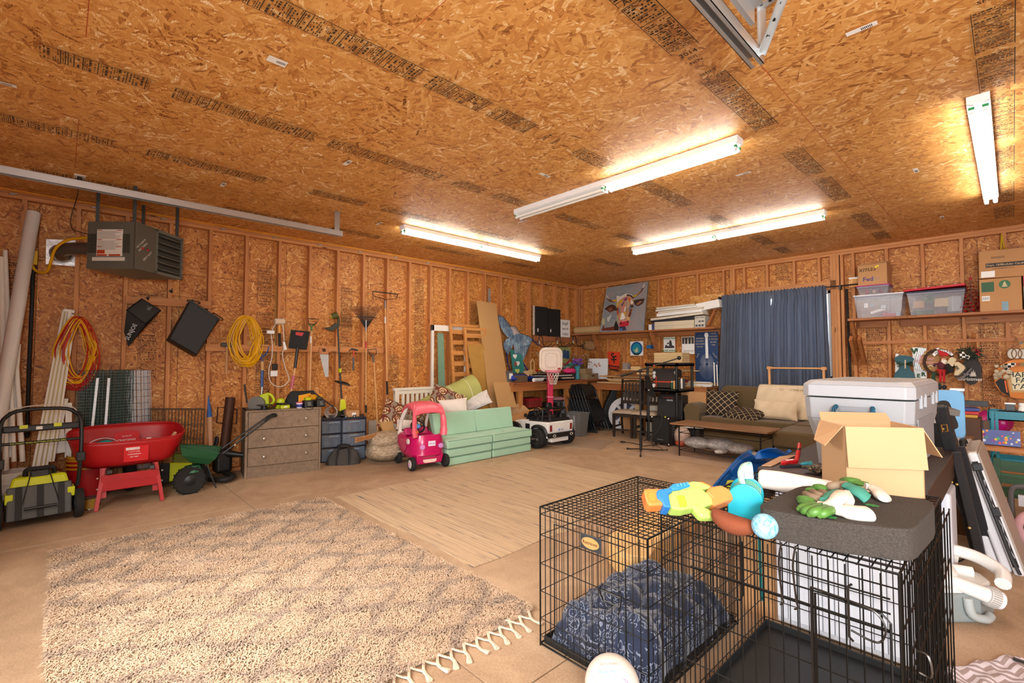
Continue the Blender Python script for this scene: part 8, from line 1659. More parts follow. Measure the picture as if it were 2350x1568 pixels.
t=T('board_game_box','blue and yellow illustrated game box behind the folding tables','game box',(6.72,-2.25,.60),rot=(R(-8),0,0));b=MB();b.bb((-.14,-.03,0),(.14,.03,.14));O('box_body',b,M('33408c',.4,var=.3,sc=14),t)
RS_(14)
for i in range(26):x,z=U_(-.13,.13),U_(.01,.13);b=MB();b.at((x,-.031,z),(pi/2,0,0));b.prism(circ(U_(.006,.016),8),0,.002);O('printed_spot',b,M(('d83a3a','e8c030','3aa050','e88a3a','c8d0e8','7a2c8c')[i%6],.5),t)
t=thingbox('game_box','wooden plank shelf under the illustrated game box','plank',(6.75,-2.25,.56),(.5,.3,.035),STUDX,0)
GC=wood_mat('green_crate','1c3a20','2f5832',0,1,.6,knots=False)
t=T('green_crate','green slatted wooden crate below the game box','crate',(6.88,-2.35,0))
for z in(.30,.41,.18):b=MB();b.bb((-.20,-.17,z),(.3,-.155,z+.09));O('slat',b,GC,t,bevel=.003);b=MB();b.bb((-.20,-.17,z),(-.185,.17,z+.09));O('slat',b,GC,t,bevel=.003)
for x in(-.2,.02):b=MB();b.bb((x-.0,-.185,.05),(x+.05,-.17,.52));O('corner_post',b,GC,t,bevel=.003)
t=T('vacuum_head','grey tube frame with a white label in front of the green crate','exercise frame',(6.86,-2.9,0));b=MB();b.tube(bez([(-.06,0,.0),(-.07,0,.30),(.0,0,.36),(.2,0,.36)],5),.02,8);O('tube_frame',b,M('55504e',.5),t,smooth=1);b=MB();b.bb((-.03,-.02,.20),(.2,.02,.29));O('label_panel',b,M('b8b4b8',.5),t)
t=T('pink_cushion','pale pink round object with a dark spot at the right edge','cushion',(6.90,-3.4,0));b=lump((.10,.10,.14),seed=3,amp=.03);O('cushion_body',b,M('d0a0a4',.6),t,smooth=1);b=MB();b.sph((-.02,-.10,.17),(.03,.02,.04),8,6);O('dark_spot',b,BLK,t)
# ---- folding tables leaning
TW=M('d6d4d6',.4,var=.03);TBG=M('a99c90',.6,var=.05)
lbs=('white folding table nearest the camera in the leaning row','second white folding table in the leaning row','third white folding table in the leaning row','white folding table furthest left in the leaning row')
for i in range(4):
 t=T('folding_table',lbs[i],'folding table',(6.85-i*.056,-4.12+i*.03,0),rot=(0,R(-15),0),group='white folding tables leaning together')
 b=MB();b.bb((-.052,0,.0),(0,.74,.80));O('table_edge',b,TW,t,bevel=.016,seg=3)
 b=MB();b.bb((-.051,.03,.78),(-.001,.71,.804));O('table_top',b,TBG,t,bevel=.006)
 if i in(0,3):b=MB();b.bb((-.042,-.008,.06),(-.012,.0,.74));O('leg_slot',b,BLKM,t);b=MB();b.bb((-.05,-.03,.68),(-.0,.0,.73));O('leg_hinge',b,BLK,t,bevel=.006);b=MB();b.tube([(-.03,-.02,.68),(-.03,-.02,.12),(-.02,-.025,.02)],.009,6);O('folded_leg',b,M('3a3a3c',.4,.5),t)
 if i==0:
  b=MB();b.tube([(-.015-.01*(j%2),-.016,.12+.05*j)for j in range(11)],.004,6);O('webbing',b,M('9a9ca0',.6),t)
  b=MB();b.bb((-.04,-.03,.38),(.0,.0,.44));O('leg_hinge',b,BLK,t,bevel=.006)
  b=MB();b.bb((.0,.01,.0),(.008,.73,.79));O('side_face',b,TBG,t,bevel=.003)
 if i in(1,2):b=MB();b.tube(bez([(-.02,.2,.80),(-.02,.23,.84),(-.02,.35,.84),(-.02,.38,.80)],5),.018,8,flat=.6);O('carry_handle',b,BLK,t,smooth=1)
 if i==1:b=MB();b.bb((-.075,-.006,.40),(-.02,.0,.46));O('latch',b,M('e0dee2',.4),t,bevel=.004)
# black cases
def slant(b,top,bot,yt,yb,th):
 """leaning slab: pixel edges of its near face, real distances of head and foot"""
 f=[at(bot[0],bot[2],y=yb),at(bot[1],bot[2],y=yb),at(top[1],top[2],y=yt),at(top[0],top[2],y=yt)]
 return b.hexa([f[0]+V((0,th,0)),f[1]+V((0,th,0)),f[1],f[0]][::-1],[f[3]+V((0,th,0)),f[2]+V((0,th,0)),f[2],f[3]][::-1])
t=T('black_case','long black textured case with brass latches leaning beside the cooler','case',(6.60,-4.1,0))
CB=M('232324',.6,var=.3,sc=30,bump=.7,bs=120)
b=slant(W(t),(2138,2172,934),(2234,2268,1292),-4.70,-4.0,.12);O('case_body',b,CB,t,bevel=.008)
b=slant(W(t),(2181,2204,1038),(2240,2264,1286),-4.62,-4.14,.05);O('front_board',b,M('2a2a2b',.55),t,bevel=.006)
for x,y in((2147,948),(2164,985),(2176,1072),(2184,1107),(2196,1112),(2225,1212)):b=W(t);b.sph(at(x,y,y=-4.72),.008,8,6);O('rivet',b,M('b89a5c',.3,.8),t)
b=W(t);b.tube([at(x,y,y=-4.72)for x,y in((2160,976),(2172,974),(2175,990),(2163,992))],.005,6,closed=1);O('brass_latch',b,M('b08c4c',.3,.9),t)
t=T('black_board','plain black board leaning in front of the folding tables','board',(6.62,-4.1,0));b=slant(W(t),(2195,2214,1026),(2256,2278,1250),-4.45,-4.02,.04);O('board',b,M('26262a',.5),t,bevel=.004)
t=T('black_fabric_bin','black fabric bin with a white rim behind the black case','bin',(6.34,-3.9,0));b=MB();b.hexa([(-.2,-.15,0),(.16,-.15,0),(.16,.15,0),(-.2,.15,0)],[(-.22,-.17,.94),(.16,-.17,.96),(.16,.17,.96),(-.22,.17,.94)]);O('bin_body',b,M('161617',.8),t,bevel=.02);b=MB();b.bb((-.22,-.175,.945),(.165,.175,.965));O('white_rim',b,M('b4aca6',.5),t)
t=T('grey_foam_block','two grey slabs resting on top of the black case','foam block',(6.44,-4.55,1.07),rot=(R(6),R(8),R(30)))
b=MB();b.bb((-.02,-.08,.0),(.13,.06,.04));O('slab',b,M('67625c',.8),t,bevel=.004);b=MB();b.bb((-.12,.0,.06),(.02,.16,.12));O('slab',b,M('5c5853',.8),t,bevel=.004)
t=T('slotted_tray','black plastic tray with rows of slots standing behind the case','tray',(6.40,-3.95,.97),rot=(R(60),R(-14),R(8)));b=MB();b.prism(rrect(.26,.22,.03,3),0,.03);O('tray_body',b,BLK,t)
for i in range(4):
 for j in range(3):b=MB();b.bb((-.10+.07*j,-.08+.045*i,.03),(-.045+.07*j,-.06+.045*i,.036));O('slot',b,M('6f6c68',.3,.6),t)
t=T('blue_foam_board','pale blue foam board standing behind the slotted tray','board',(6.34,-3.3,.75),rot=(R(88),0,R(6)));b=MB();b.prism(rrect(.42,.40,.05,3,0,.2),-.02,.02);O('board',b,M('6aa6d2',.6),t,bevel=.006);b=MB();b.bb((-.2,.05,.02),(-.02,.30,.024));O('green_paper',b,M('b8cfae',.7),t)
t=T('stand','low shelf unit holding boxes behind the cooler','shelf unit',(6.34,-3.2,0));b=MB();b.bb((-.25,-.2,.0),(.25,.2,.75));O('unit_body',b,wood_mat('unit_wood','6a4424','8a6038',2),t)
t=thingbox('black_bar','black bar jutting right from behind the blue board','bar',(6.52,-2.6,.98),(.30,.06,.05),BLK,0);t=thingbox('grey_cup','grey cup with white lid by the blue board','cup',(6.50,-3.15,.751),(.08,.08,.39),M('8a8084',.5),0,lid=.02,lidm=WHT)
for i,(c_,lb)in enumerate((('b88a2c','yellow'),('b02024','red'),('283a7c','blue'))):t=thingbox('book',lb+' book in the small stack behind the black case','book',(6.52,-2.6,.88+i*.03),(.16,.2,.026),M(c_,.6),5*i)
t=thingbox('pedestal','dark stand under the small book stack','stand',(6.52,-2.65,0),(.2,.35,.878),M('4a2e1a',.7),0);
# ====== foreground: rugs, crates, table, cooler
# ---- flat woven rug
k=NT('flatweave');v=k.coord();sp_=k.n('ShaderNodeSeparateXYZ',{0:v}).outputs
st=k.noise(k.coord(scale=(1.1,60,1)),1,3,.6);fi=k.noise(k.coord(scale=(30,260,1)),1,2);wob=k.noise(k.coord(scale=(20,5,1)),1,2)
c1=k.ramp(st,[(.28,'84786a'),(.38,'a8917a'),(.48,'c2a684'),(.62,'ccb290'),(.75,'d8c4a4')]);c1=k.mix(k.math('MULTIPLY',fi,.35),c1,'8a7358');c1=k.mix(k.ramp(k.noise(k.coord(scale=(2.5,34,1),loc=(7,3,0)),1,3),[(.62,'000000'),(.70,'ffffff')]),c1,'6d655e')
k.link(c1,'Base Color');k.b.inputs['Roughness'].default_value=.9;k.bump(k.math('ADD',st,fi),.5,.004)
fx0,fx1,fy0,fy1=2.02,4.28,-6.60,-3.72
t=T('flatweave_rug','flat woven beige rug with thin grey streaks in the middle of the floor','rug',((fx0+fx1)/2,(fy0+fy1)/2,0),0)
def frug(u_,v_):return(fx0+(fx1-fx0)*u_+.012*sin(v_*19),fy0+(fy1-fy0)*v_+.015*sin(u_*11),.007+.0015*sin(u_*40)*sin(v_*31))
b=W(t);b.plate(frug,60,60,.006);O('weave',b,k.m,t,smooth=1)
# ---- shag rug
k=NT('shag_base');v=k.coord();base_noise=k.noise(v,9,4,.65);
def shagcol(k,v):
 wb=k.n('ShaderNodeVectorMath',{0:k.noise(v,3.2,3,out='Color'),1:(-.5,-.5,-.5)},operation='ADD').outputs[0]
 wb=k.n('ShaderNodeVectorMath',{0:wb,'Scale':.22},operation='SCALE').outputs[0]
 vv=k.n('ShaderNodeVectorMath',{0:v,1:wb},operation='ADD').outputs[0]
 sp=k.n('ShaderNodeSeparateXYZ',{0:vv}).outputs
 a=k.math('ADD',k.math('MULTIPLY',sp[0],3.1),k.math('MULTIPLY',sp[1],2.3));c=k.math('SUBTRACT',k.math('MULTIPLY',sp[0],3.1),k.math('MULTIPLY',sp[1],2.3))
 def ln(q):return k.math('ABSOLUTE',k.math('SUBTRACT',k.math('FRACT',q),.5))
 m=k.math('MINIMUM',ln(a),ln(c));brk=k.noise(v,6,3,.6)
 f=k.math('ADD',m,k.math('MULTIPLY',k.math('SUBTRACT',brk,.5),.62))
 return k.ramp(f,[(.0,'a08c7c'),(.06,'b49e8a'),(.14,'d0b598'),(.5,'d9bd9f')])
k.link(k.mix(k.math('MULTIPLY',base_noise,.3),shagcol(k,v),'b4987c'),'Base Color');k.b.inputs['Roughness'].default_value=.95;k.bump(k.noise(v,60,4),1,.02);SHAGB=k.m
rx0,rx1,ry0,ry1=2.0,4.93,-8.68,-6.72
t=T('shag_rug','thick cream shag rug with a faded grey diamond pattern','rug',(3.4,-8.0,0))
def srug(u_,v_):return(rx0+(rx1-rx0)*u_+.02*sin(v_*9),ry0+(ry1-ry0)*v_+.02*sin(u_*8+1),.022+.006*sin(u_*55+3*sin(v_*20))*sin(v_*47))
b=W(t);b.plate(srug,110,100,.02);O('backing',b,SHAGB,t,smooth=1)
# pile tufts: many blades in one mesh
import numpy as np
rs=np.random.RandomState(5);NB=120000
bx=rs.uniform(rx0,rx1,NB);by=rs.uniform(ry0,ry1,NB)
# only keep blades the room can show, denser toward the viewer
dd=np.hypot(bx-6.83,by+8.68);keep=(rs.uniform(0,1,NB)<np.clip(3.0/dd,.25,1));bx,by=bx[keep],by[keep];NB=len(bx)
cl=np.sin(bx*11+3*np.sin(by*5))+np.sin(by*13+2*np.sin(bx*7));an=-.9+cl*.5+rs.normal(0,.7,NB);L_=rs.uniform(.018,.045,NB);wd_=rs.uniform(.0018,.0036,NB)
hx,hy=np.cos(an),np.sin(an);zz=.024+rs.uniform(0,.004,NB);lift=rs.uniform(.004,.013,NB)
P=np.zeros((NB,5,3));px_,py_=-hy*wd_,hx*wd_
P[:,0]=np.stack([bx-px_,by-py_,zz-.004],1);P[:,1]=np.stack([bx+px_,by+py_,zz-.004],1)
mx,my=bx+hx*L_*.5,by+hy*L_*.5
P[:,2]=np.stack([mx+px_*.9,my+py_*.9,zz+lift],1);P[:,3]=np.stack([mx-px_*.9,my-py_*.9,zz+lift],1);P[:,4]=np.stack([bx+hx*L_,by+hy*L_,zz+lift*.6],1)
P[:,:,0]-=3.4;P[:,:,1]+=8.0
me=bpy.data.meshes.new('pile');me.vertices.add(NB*5);me.vertices.foreach_set('co',P.reshape(-1))
o5=np.arange(NB)[:,None]*5;loops=np.concatenate([o5+np.array([[0,1,2,3]]),o5+np.array([[3,2,4]])],1).reshape(-1)
me.loops.add(len(loops));me.loops.foreach_set('vertex_index',loops.astype(np.int32));me.polygons.add(NB*2)
ls=np.stack([np.arange(NB)*7,np.arange(NB)*7+4],1).reshape(-1);me.polygons.foreach_set('loop_start',ls.astype(np.int32));me.update(calc_edges=True);me.validate()
k=NT('shag_pile');v=k.coord();fn=k.noise(v,130,2);k.link(k.mix(k.math('MULTIPLY',fn,.55),shagcol(k,v),'ecd4ba','MIX'),'Base Color');k.b.inputs['Roughness'].default_value=.9;me.materials.append(k.m)
o=bpy.data.objects.new('pile',me);COL.objects.link(o);o.parent=t;o['kind']='stuff'
# braided fringe along the right edge (knots of yarn)
FR_=M('dcc9b0',.9,var=.1,bump=1,bs=150);RS_(31)
n_=24
for i in range(n_):
 y=ry0+.15+i*(ry1-ry0-.2)/n_;x=rx1+.02*sin((y-ry0)/(ry1-ry0)*9)
 b=W(t);b.tube([(x-.02,y,.018),(x+.035,y+.03,.010),(x+.06,y+.045,.010)],[.009,.007,.008],5,flat=.6);b.tube([(x-.02,y+.095,.018),(x+.035,y+.06,.010),(x+.06,y+.045,.010)],[.009,.007,.008],5,flat=.6)
 b.tube([(x+.055,y+.045,.010),(x+.09,y+.04,.010),(x+.13,y+.035+U_(-.02,.02),.007)],[.010,.008,.016],5,flat=.5);O('fringe_knot',b,FR_,t,smooth=1)
# ---- wire crates
WIRE=M('141210',.42,.5,.25,30)
def crate(name,label,x0,x1,y0,y1,h,sp,door=None,wr=.0021):
 t=T(name,label,'dog crate',((x0+x1)/2,(y0+y1)/2,0))
 def panel(nm,P0,U,Vv,nu,hz,skip=None):
  b=W(t)
  for i in range(nu+1):p=P0+U*i/nu;b.cyl(p,p+Vv,wr,n=4,cap=False)
  for f in hz:p=P0+Vv*f;b.cyl(p,p+U,wr*1.15,n=4,cap=False)
  O(nm,b,WIRE,t,kind='stuff')
 lv=(0.03,.16,.37,.58,.8,.96)
 nx,ny=round((x1-x0)/sp),round((y1-y0)/sp)
 X,Y,Z=V((x1-x0,0,0)),V((0,y1-y0,0)),V((0,0,h-.04));z0=.03
 panel('front_panel',V((x0,y0,z0)),X,Z,nx,lv);panel('back_panel',V((x0,y1,z0)),X,Z,nx,lv)
 panel('left_panel',V((x0,y0,z0)),Y,Z,ny,lv);panel('right_panel',V((x1,y0,z0)),Y,Z,ny,lv)
 b=W(t)
 for i in range(ny+1):y=y0+(y1-y0)*i/ny;b.cyl((x0,y,h),(x1,y,h),wr,n=4,cap=False)
 nn=max(4,round((x1-x0)/.033))
 for i in range(nn+1):x=x0+(x1-x0)*i/nn;b.cyl((x,y0,h-.003),(x,y1,h-.003),wr,n=4,cap=False)
 O('top_panel',b,WIRE,t,kind='stuff')
 b=W(t)
 for i in range(5):x=x0+(x1-x0)*i/4;b.cyl((x,y0,.008),(x,y1,.008),wr,n=4)
 for i in range(ny//2+1):y=y0+(y1-y0)*i/(ny//2);b.cyl((x0,y,.006),(x1,y,.006),wr,n=4)
 O('floor_grid',b,WIRE,t,kind='stuff')
 for z in(.012,h):
  b=W(t);b.tube([(x0,y0,z),(x1,y0,z),(x1,y1,z),(x0,y1,z)],.0042,6,closed=1);O('rim',b,WIRE,t,smooth=1)
 for x,y in((x0,y0),(x1,y0),(x1,y1),(x0,y1)):b=W(t);b.cyl((x,y,.0),(x,y,h),.0042,n=6);O('corner_post',b,WIRE,t)
 b=W(t);b.bb((x0+.015,y0+.015,.012),(x1-.015,y1-.015,.018));
 for p,q in(((x0+.012,y0+.012,.012),(x1-.012,y0+.018,.05)),((x0+.012,y1-.018,.012),(x1-.012,y1-.012,.05)),((x0+.012,y0+.012,.012),(x0+.018,y1-.012,.05)),((x1-.018,y0+.012,.012),(x1-.012,y1-.012,.05))):b.bb(p,q)
 O('floor_tray',b,M('1b1b1b',.5,var=.3,sc=6),t,bevel=.003)
 return t
cx=(5.19,5.785,-6.925,-6.03,.672)
t=crate('dog_crate','black wire dog crate on the left holding the navy blanket',*cx,.036)
x0,x1,y0,y1,h=cx
b=W(t);b.tube([(x0+.10,y0-.008,h-.06),(x1-.10,y0-.008,h-.06),(x1-.10,y0-.008,.10),(x0+.10,y0-.008,.10)],.0035,6,closed=1);O('door_frame',b,WIRE,t)
b=W(t)
for zz_ in(.40,.36,.43):b.tube([(x1-.22,y0-.014,zz_),(x1-.12,y0-.014,zz_)],.003,5)
b.tube(bez([(x1-.21,y0-.015,.43),(x1-.225,y0-.018,.40),(x1-.21,y0-.015,.36)],4),.003,5);b.tube(bez([(x1-.13,y0-.015,.43),(x1-.115,y0-.018,.40),(x1-.13,y0-.02,.33),(x1-.15,y0-.02,.36)],4),.003,5);O('slide_latch',b,M('2a2826',.3,.8),t)
bc=at(1356,1247,y=y0-.008);bg_=T('x',None,None)if 0 else None
b=W(t);b.bb((bc.x-.058,y0-.012,bc.z-.034),(bc.x+.058,y0-.006,bc.z+.034));O('name_plate',b,M('2b2f33',.5),t,bevel=.004)
b=MB();b.T=t.matrix_basis.inverted()@Matrix.Translation((bc.x,y0-.012,bc.z))@Matrix.Rotation(pi/2,4,'X');b.prism(circ(.048,24,ry=.025),0,.002);O('oval_plate',b,M('c8a468',.35,.4),t)
text('lettering','Retriever',.022,M('5a3418',.6),t,V((bc.x,y0-.0145,bc.z))-t.location,(pi/2,0,0))
c2=(5.89,6.60,-7.0,-5.95,.815)
t=crate('dog_crate','larger black wire dog crate on the right under the foam pad',*c2,.043)
x0,x1,y0,y1,h=c2
for z in(.745,.705,.66):b=W(t);b.cyl((x0+.12,y0-.01,z),(x1-.02,y0-.01,z),.0028,n=5);O('door_bar',b,WIRE,t)
b=W(t);b.tube([(x0+.30,y0-.012,h-.02),(x0+.30,y0-.012,.62),(x0+.29,y0-.012,.60),(x0+.17,y0-.012,.615)],.0032,5);b.tube([(x1-.02,y0-.012,.30),(x1-.02,y0-.012,.68),(x1-.04,y0-.012,.70),(x1-.20,y0-.012,.70),(x1-.20,y0-.012,.02)],.0035,5);O('door_frame',b,WIRE,t)
b=W(t);b.T=b.T@Matrix.Translation((.05,0,.16));b.tube(bez([(x1-.15,y0-.02,.55),(x1-.10,y0-.02,.54),(x1-.08,y0-.02,.50),(x1-.10,y0-.02,.46),(x1-.16,y0-.02,.47)],5),.003,6);b.tube([(x1-.155,y0-.02,.60),(x1-.165,y0-.02,.59),(x1-.165,y0-.02,.45),(x1-.155,y0-.02,.44)],.0035,5);b.cyl((x1-.26,y0-.014,.555),(x1-.10,y0-.014,.545),.0035,n=5);b.cyl((x1-.26,y0-.014,.555),(x1-.26,y0-.014,-.1),.0035,n=5);O('slide_latch',b,M('3a3836',.3,.8),t,smooth=1)
for x in(x1-.29,x1-.25):b=W(t);b.tube(bez([(x,y0-.01,h+.01),(x-.006,y0-.02,h-.05),(x,y0-.016,h-.15),(x+.006,y0-.022,h-.17),(x-.004,y0-.02,h-.18)],4),.003,5);O('hinge_ring',b,M('4a4440',.3,.8),t)
# folded spare panel on the right side
for i in range(2):
 b=W(t);xx=x1+.018+i*.016
 for j in range(10):yy=y0+.02+(y1-y0-.1)*j/9;b.cyl((xx,yy,.02),(xx,yy,h-.02),.0024,n=4)
 for z in(.03,.2,.4,.6,h-.03):b.cyl((xx,y0+.02,z),(xx,y1-.08,z),.0026,n=4)
 O('folded_door',b,WIRE,t,kind='stuff')
for z in(.60,.52,.25,.16):b=W(t);b.tube(bez([(x1+.03,y0+.01,z+.02),(x1+.055,y0,z+.02),(x1+.06,y0,z-.03),(x1+.035,y0+.01,z-.035)],4),.0035,5);O('latch_ring',b,M('5a5652',.25,.9),t,smooth=1)
b=W(t);b.bb((x1+.01,y0+.0,.0),(x1+.035,y0+.03,.16));O('black_corner_clip',b,BLK,t,bevel=.004)
# navy blanket
k=NT('navy_floral');v=k.coord();dst=k.n('ShaderNodeVectorMath',{0:k.noise(v,11,2,out='Color'),'Scale':.09},operation='SCALE').outputs[0];vv=k.n('ShaderNodeVectorMath',{0:v,1:dst},operation='ADD').outputs[0]
vo=k.n('ShaderNodeTexVoronoi',{'Vector':vv,'Scale':34.0}).outputs;rg=k.math('FRACT',k.math('MULTIPLY',vo['Distance'],2.6));n2=k.noise(v,7,3)
f=k.math('MULTIPLY',k.math('LESS_THAN',rg,.28),k.math('GREATER_THAN',n2,.46))
nv=k.mix(k.noise(v,14,3),'060b18','1a2e52');k.link(k.mix(f,nv,'767e8e'),'Base Color');k.b.inputs['Roughness'].default_value=.8;k.b.inputs['Sheen Weight'].default_value=.4;k.bump(k.noise(v,90,3),.6,.006);NAVY=k.m
t=T('blanket','navy blue fleece blanket with pale floral scrolls heaped in the left crate','blanket',(5.49,-6.48,.02))
from mathutils import noise as MN
def blf(u_,v_):
 x=-.27+.55*u_;y=-.41+.80*v_;e=min(1,6*min(u_,1-u_))**.45*min(1,8*min(v_,1-v_))**.45
 p=V((x*4.2,y*4.2,1.7));h1=MN.fractal(p,1,2,3);w1=abs(MN.noise(V((x*5,y*5,3.1))))*.26+abs(MN.noise(V((x*10,y*10,6.1))))*.13+abs(MN.noise(V((x*20,y*20,1.1))))*.05
 z=e*(.14+.8*w1+.06*math.exp(-((x-.02)**2+(y-.28)**2)/.05)+.05*math.exp(-((x+.10)**2+(y-.02)**2)/.02))
 z=.30*(1-math.exp(-max(0,z)/.2));return(x+.03*MN.noise(V((x*8,y*8,4))),y+.03*MN.noise(V((x*8,y*8,9))),max(.004,z))
b=MB();b.surf(blf,110,150);O('cloth',b,NAVY,t,smooth=1)
t=T('volleyball','white volleyball with faded coloured handwriting in front of the left crate','ball',(5.655,-7.13,.105));
bcn=at(1405,1572,z=.105);t.location=bcn;R_=.108
b=MB();b.sph((0,0,0),R_,40,28);O('ball_shell',b,M('e6ddd2',.5,var=.03),t,smooth=1)
tc=(CAMP-bcn).normalized();e1=RT;e2=tc.cross(e1).normalized()*-1 if tc.cross(e1).z<0 else tc.cross(e1).normalized()
def onball(a_,b_,r=R_+.0008):d=(tc+e1*a_+e2*b_).normalized();return d*r
SEAM_=M('c9bfb2',.6)
for pts in([(-.9,.35),(-.45,.52),(0,.56),(.45,.5),(.9,.3)],[(-.55,.75),(-.52,.45),(-.42,.2),(-.35,-.1),(-.4,-.5)],[(-.35,-.05),(.2,.02),(.7,-.02)],[(-1.0,.3),(-.75,0),(-.65,-.4)],[(.05,.02),(-.02,-.4)],[(.75,.5),(.8,.1),(.7,-.3)]):b=MB();b.tube([onball(*p)for p in bez([(x,y,0)for x,y in pts],6)for p in[(p[0],p[1])]],.0012,5);O('panel_seam',b,SEAM_,t,smooth=1)
def balltext(s,size,a_,b_,col,rot=0):
 d=(tc+e1*a_+e2*b_).normalized();m=Matrix((e1-d*d.dot(e1),d.cross((e1-d*d.dot(e1)).normalized()),d)).transposed();m=m.to_4x4();m.normalize()if hasattr(m,'normalize')else None
 X=(e1-d*d.dot(e1)).normalized();Y=d.cross(X);m=Matrix((X,Y,d)).transposed()@Matrix.Rotation(rot,3,'Z');text('handwriting',s,size,M(col,.7),t,d*(R_+.0012),m.to_euler(),shear=.3)
balltext('Meagan Faye',.014,-.15,.42,'7fb4d8',-.05);balltext("Sam's Kiddo's",.014,-.05,.78,'e0a8a0',-.1);balltext('(AM)',.014,.5,.12,'b48ac0',-.7);balltext('Nguyen',.012,.66,-.08,'c0a0c8',-.8);balltext('v',.02,-.12,.30,'7fb4d8');balltext('i',.02,-.35,-.1,'a8d4cc',.2);balltext('L',.02,-.62,.12,'9ac8cc',.3)
# ---- half-round maple board behind the crates
t=T('curved_wood_bench','pale curved wooden play bench seen through the left crate','toy bench',(5.05,-5.45,0));MPL=wood_mat('maple','d8ae6c','ecc88c',0,1,.45,knots=False)
pp=[at(x,y,z=.14)for x,y in((1393,1240),(1400,1225),(1440,1195),(1480,1180),(1600,1135),(1606,1170),(1512,1245),(1490,1278),(1450,1276),(1412,1262))]
n=len(pp);b=W(t);b.add(pp+[p-V((0,0,.14))for p in pp],[tuple(range(n)),tuple(range(n,2*n))[::-1]]+[(i,i+n,(i+1)%n+n,(i+1)%n)for i in range(n)]);O('bench_body',b,MPL,t,bevel=.006)
# ---- toddler slide climber behind the crates
BL=M('1560ae',.4,var=.06);
t=T('toddler_slide','blue toddler slide with a rounded hood behind the dog crates','play slide',(5.4,-4.9,0))
def pz(px,py,z):return at(px,py,z=z)
lft=[pz(1640,1130,.05),pz(1672,1092,.14),pz(1700,1062,.28),pz(1722,1051,.42)];rgt=[pz(1735,1140,.05),pz(1760,1092,.14),pz(1795,1062,.28),pz(1812,1049,.42)]
def slf(u_,v_):
 i=min(2,int(v_*3));f=v_*3-i;a=lft[i].lerp(lft[i+1],f);c=rgt[i].lerp(rgt[i+1],f);p=a.lerp(c,u_);e=abs(2*u_-1);p=p+V((0,0,.05*max(0,e-.75)/.25));return t.matrix_basis.inverted()@p
b=MB();b.surf(slf,16,18);O('slide_bed',b,BL,t,smooth=1,solid=.012)
for P_ in(lft,rgt):b=W(t);b.tube([p+V((0,0,.06))for p in bez(P_,5)],.018,8);O('side_rail',b,BL,t,smooth=1)
hc=[pz(1737,1052,.42),pz(1745,1038,.47),pz(1765,1030,.53),pz(1785,1030,.54),pz(1803,1038,.5),pz(1813,1050,.43)];n=len(hc)
b=W(t);b.add(hc+[p+FW*.04 for p in hc],[tuple(range(n)),tuple(range(n,2*n))[::-1]]+[(i,i+n,(i+1)%n+n,(i+1)%n)for i in range(n)]);O('hood',b,M('1268c4',.35),t,bevel=.01)
b=W(t);q=[pz(x,y,.44)for x,y in((1655,1132),(1712,1140),(1722,1106),(1668,1100))];b.hexa([p-V((0,0,.06))for p in q],q);O('lime_steps',b,M('b6c414',.4),t,bevel=.02)
b=W(t);q=[pz(x,y,.45)for x,y in((1713,1138),(1728,1136),(1730,1108),(1722,1108))];b.hexa([p-V((0,0,.45))for p in q],q);O('red_side',b,M('b8182c',.4),t,bevel=.02)
b=W(t);q=[pz(x,y,.43)for x,y in((1680,1106),(1735,1104),(1745,1086),(1700,1084))];b.hexa([p-V((0,0,.43))for p in q],q);O('blue_platform',b,M('2c56a8',.4),t,bevel=.02)
p4=[at(1706,1460,z=0),at(1748,1460,z=0)]
t=T('cardboard_sheet','brown cardboard sheet standing between the crates and the cabinet','cardboard',(5.86,-5.7,0));b=W(t);b.bb((5.74,-5.84,0),(5.905,-5.83,.70));O('sheet',b,KRAFT,t)
# ---- dark table and white cabinet under it
TT=wood_mat('dark_table','2a1a14','452c20',1,1,.45,knots=False)
t=T('dark_table','dark brown table carrying the grey cooler','table',(6.2,-5.2,0));b=W(t);b.bb((5.86,-5.925,.755),(6.56,-4.4,.82));O('tabletop',b,TT,t,bevel=.004)
for x,y in((5.91,-4.45),(6.51,-4.45)):b=W(t);b.bb((x-.03,y-.03,0),(x+.03,y+.03,.755));O('leg',b,TT,t)
for x in(5.885,6.535):b=W(t);b.bb((x-.02,-5.90,.66),(x+.02,-4.42,.755));O('apron',b,TT,t)
t=T('white_cabinet','white beadboard cabinet under the dark table behind the right crate','cabinet',(6.2,-5.7,0));CW=M('dfe0e6',.5,var=.03)
b=W(t);b.bb((5.93,-5.87,.02),(6.50,-5.42,.745));O('cabinet_body',b,CW,t,bevel=.004)
for i in range(11):x=5.935+i*.0518;b=W(t);b.bb((x,-5.888,.05),(x+.048,-5.87,.735));O('plank',b,CW,t,bevel=.003)
b=W(t);b.bb((6.52,-5.80,.0),(6.54,-5.2,.74));O('side_panel',b,CW,t,bevel=.003);b=W(t);b.sph((6.552,-5.55,.66),.018,10,8);O('knob',b,M('5a2418',.4),t,smooth=1)
t=thingbox('white_bin','white plastic bin standing in the shadow beside the cabinet','bin',(6.46,-4.72,0),(.2,.34,.62),M('c9ccd4',.5),0,bev=.02)
t=T('floor_cable','black cable looped on the floor beside the cabinet','cable',(6.55,-4.6,0));b=W(t);b.tube(bez([G(2180,1268,.006),G(2205,1262,.006),G(2214,1280,.006),G(2195,1290,.006),G(2176,1285,.006)],6),.005,6);O('cable',b,BLK,t,smooth=1)
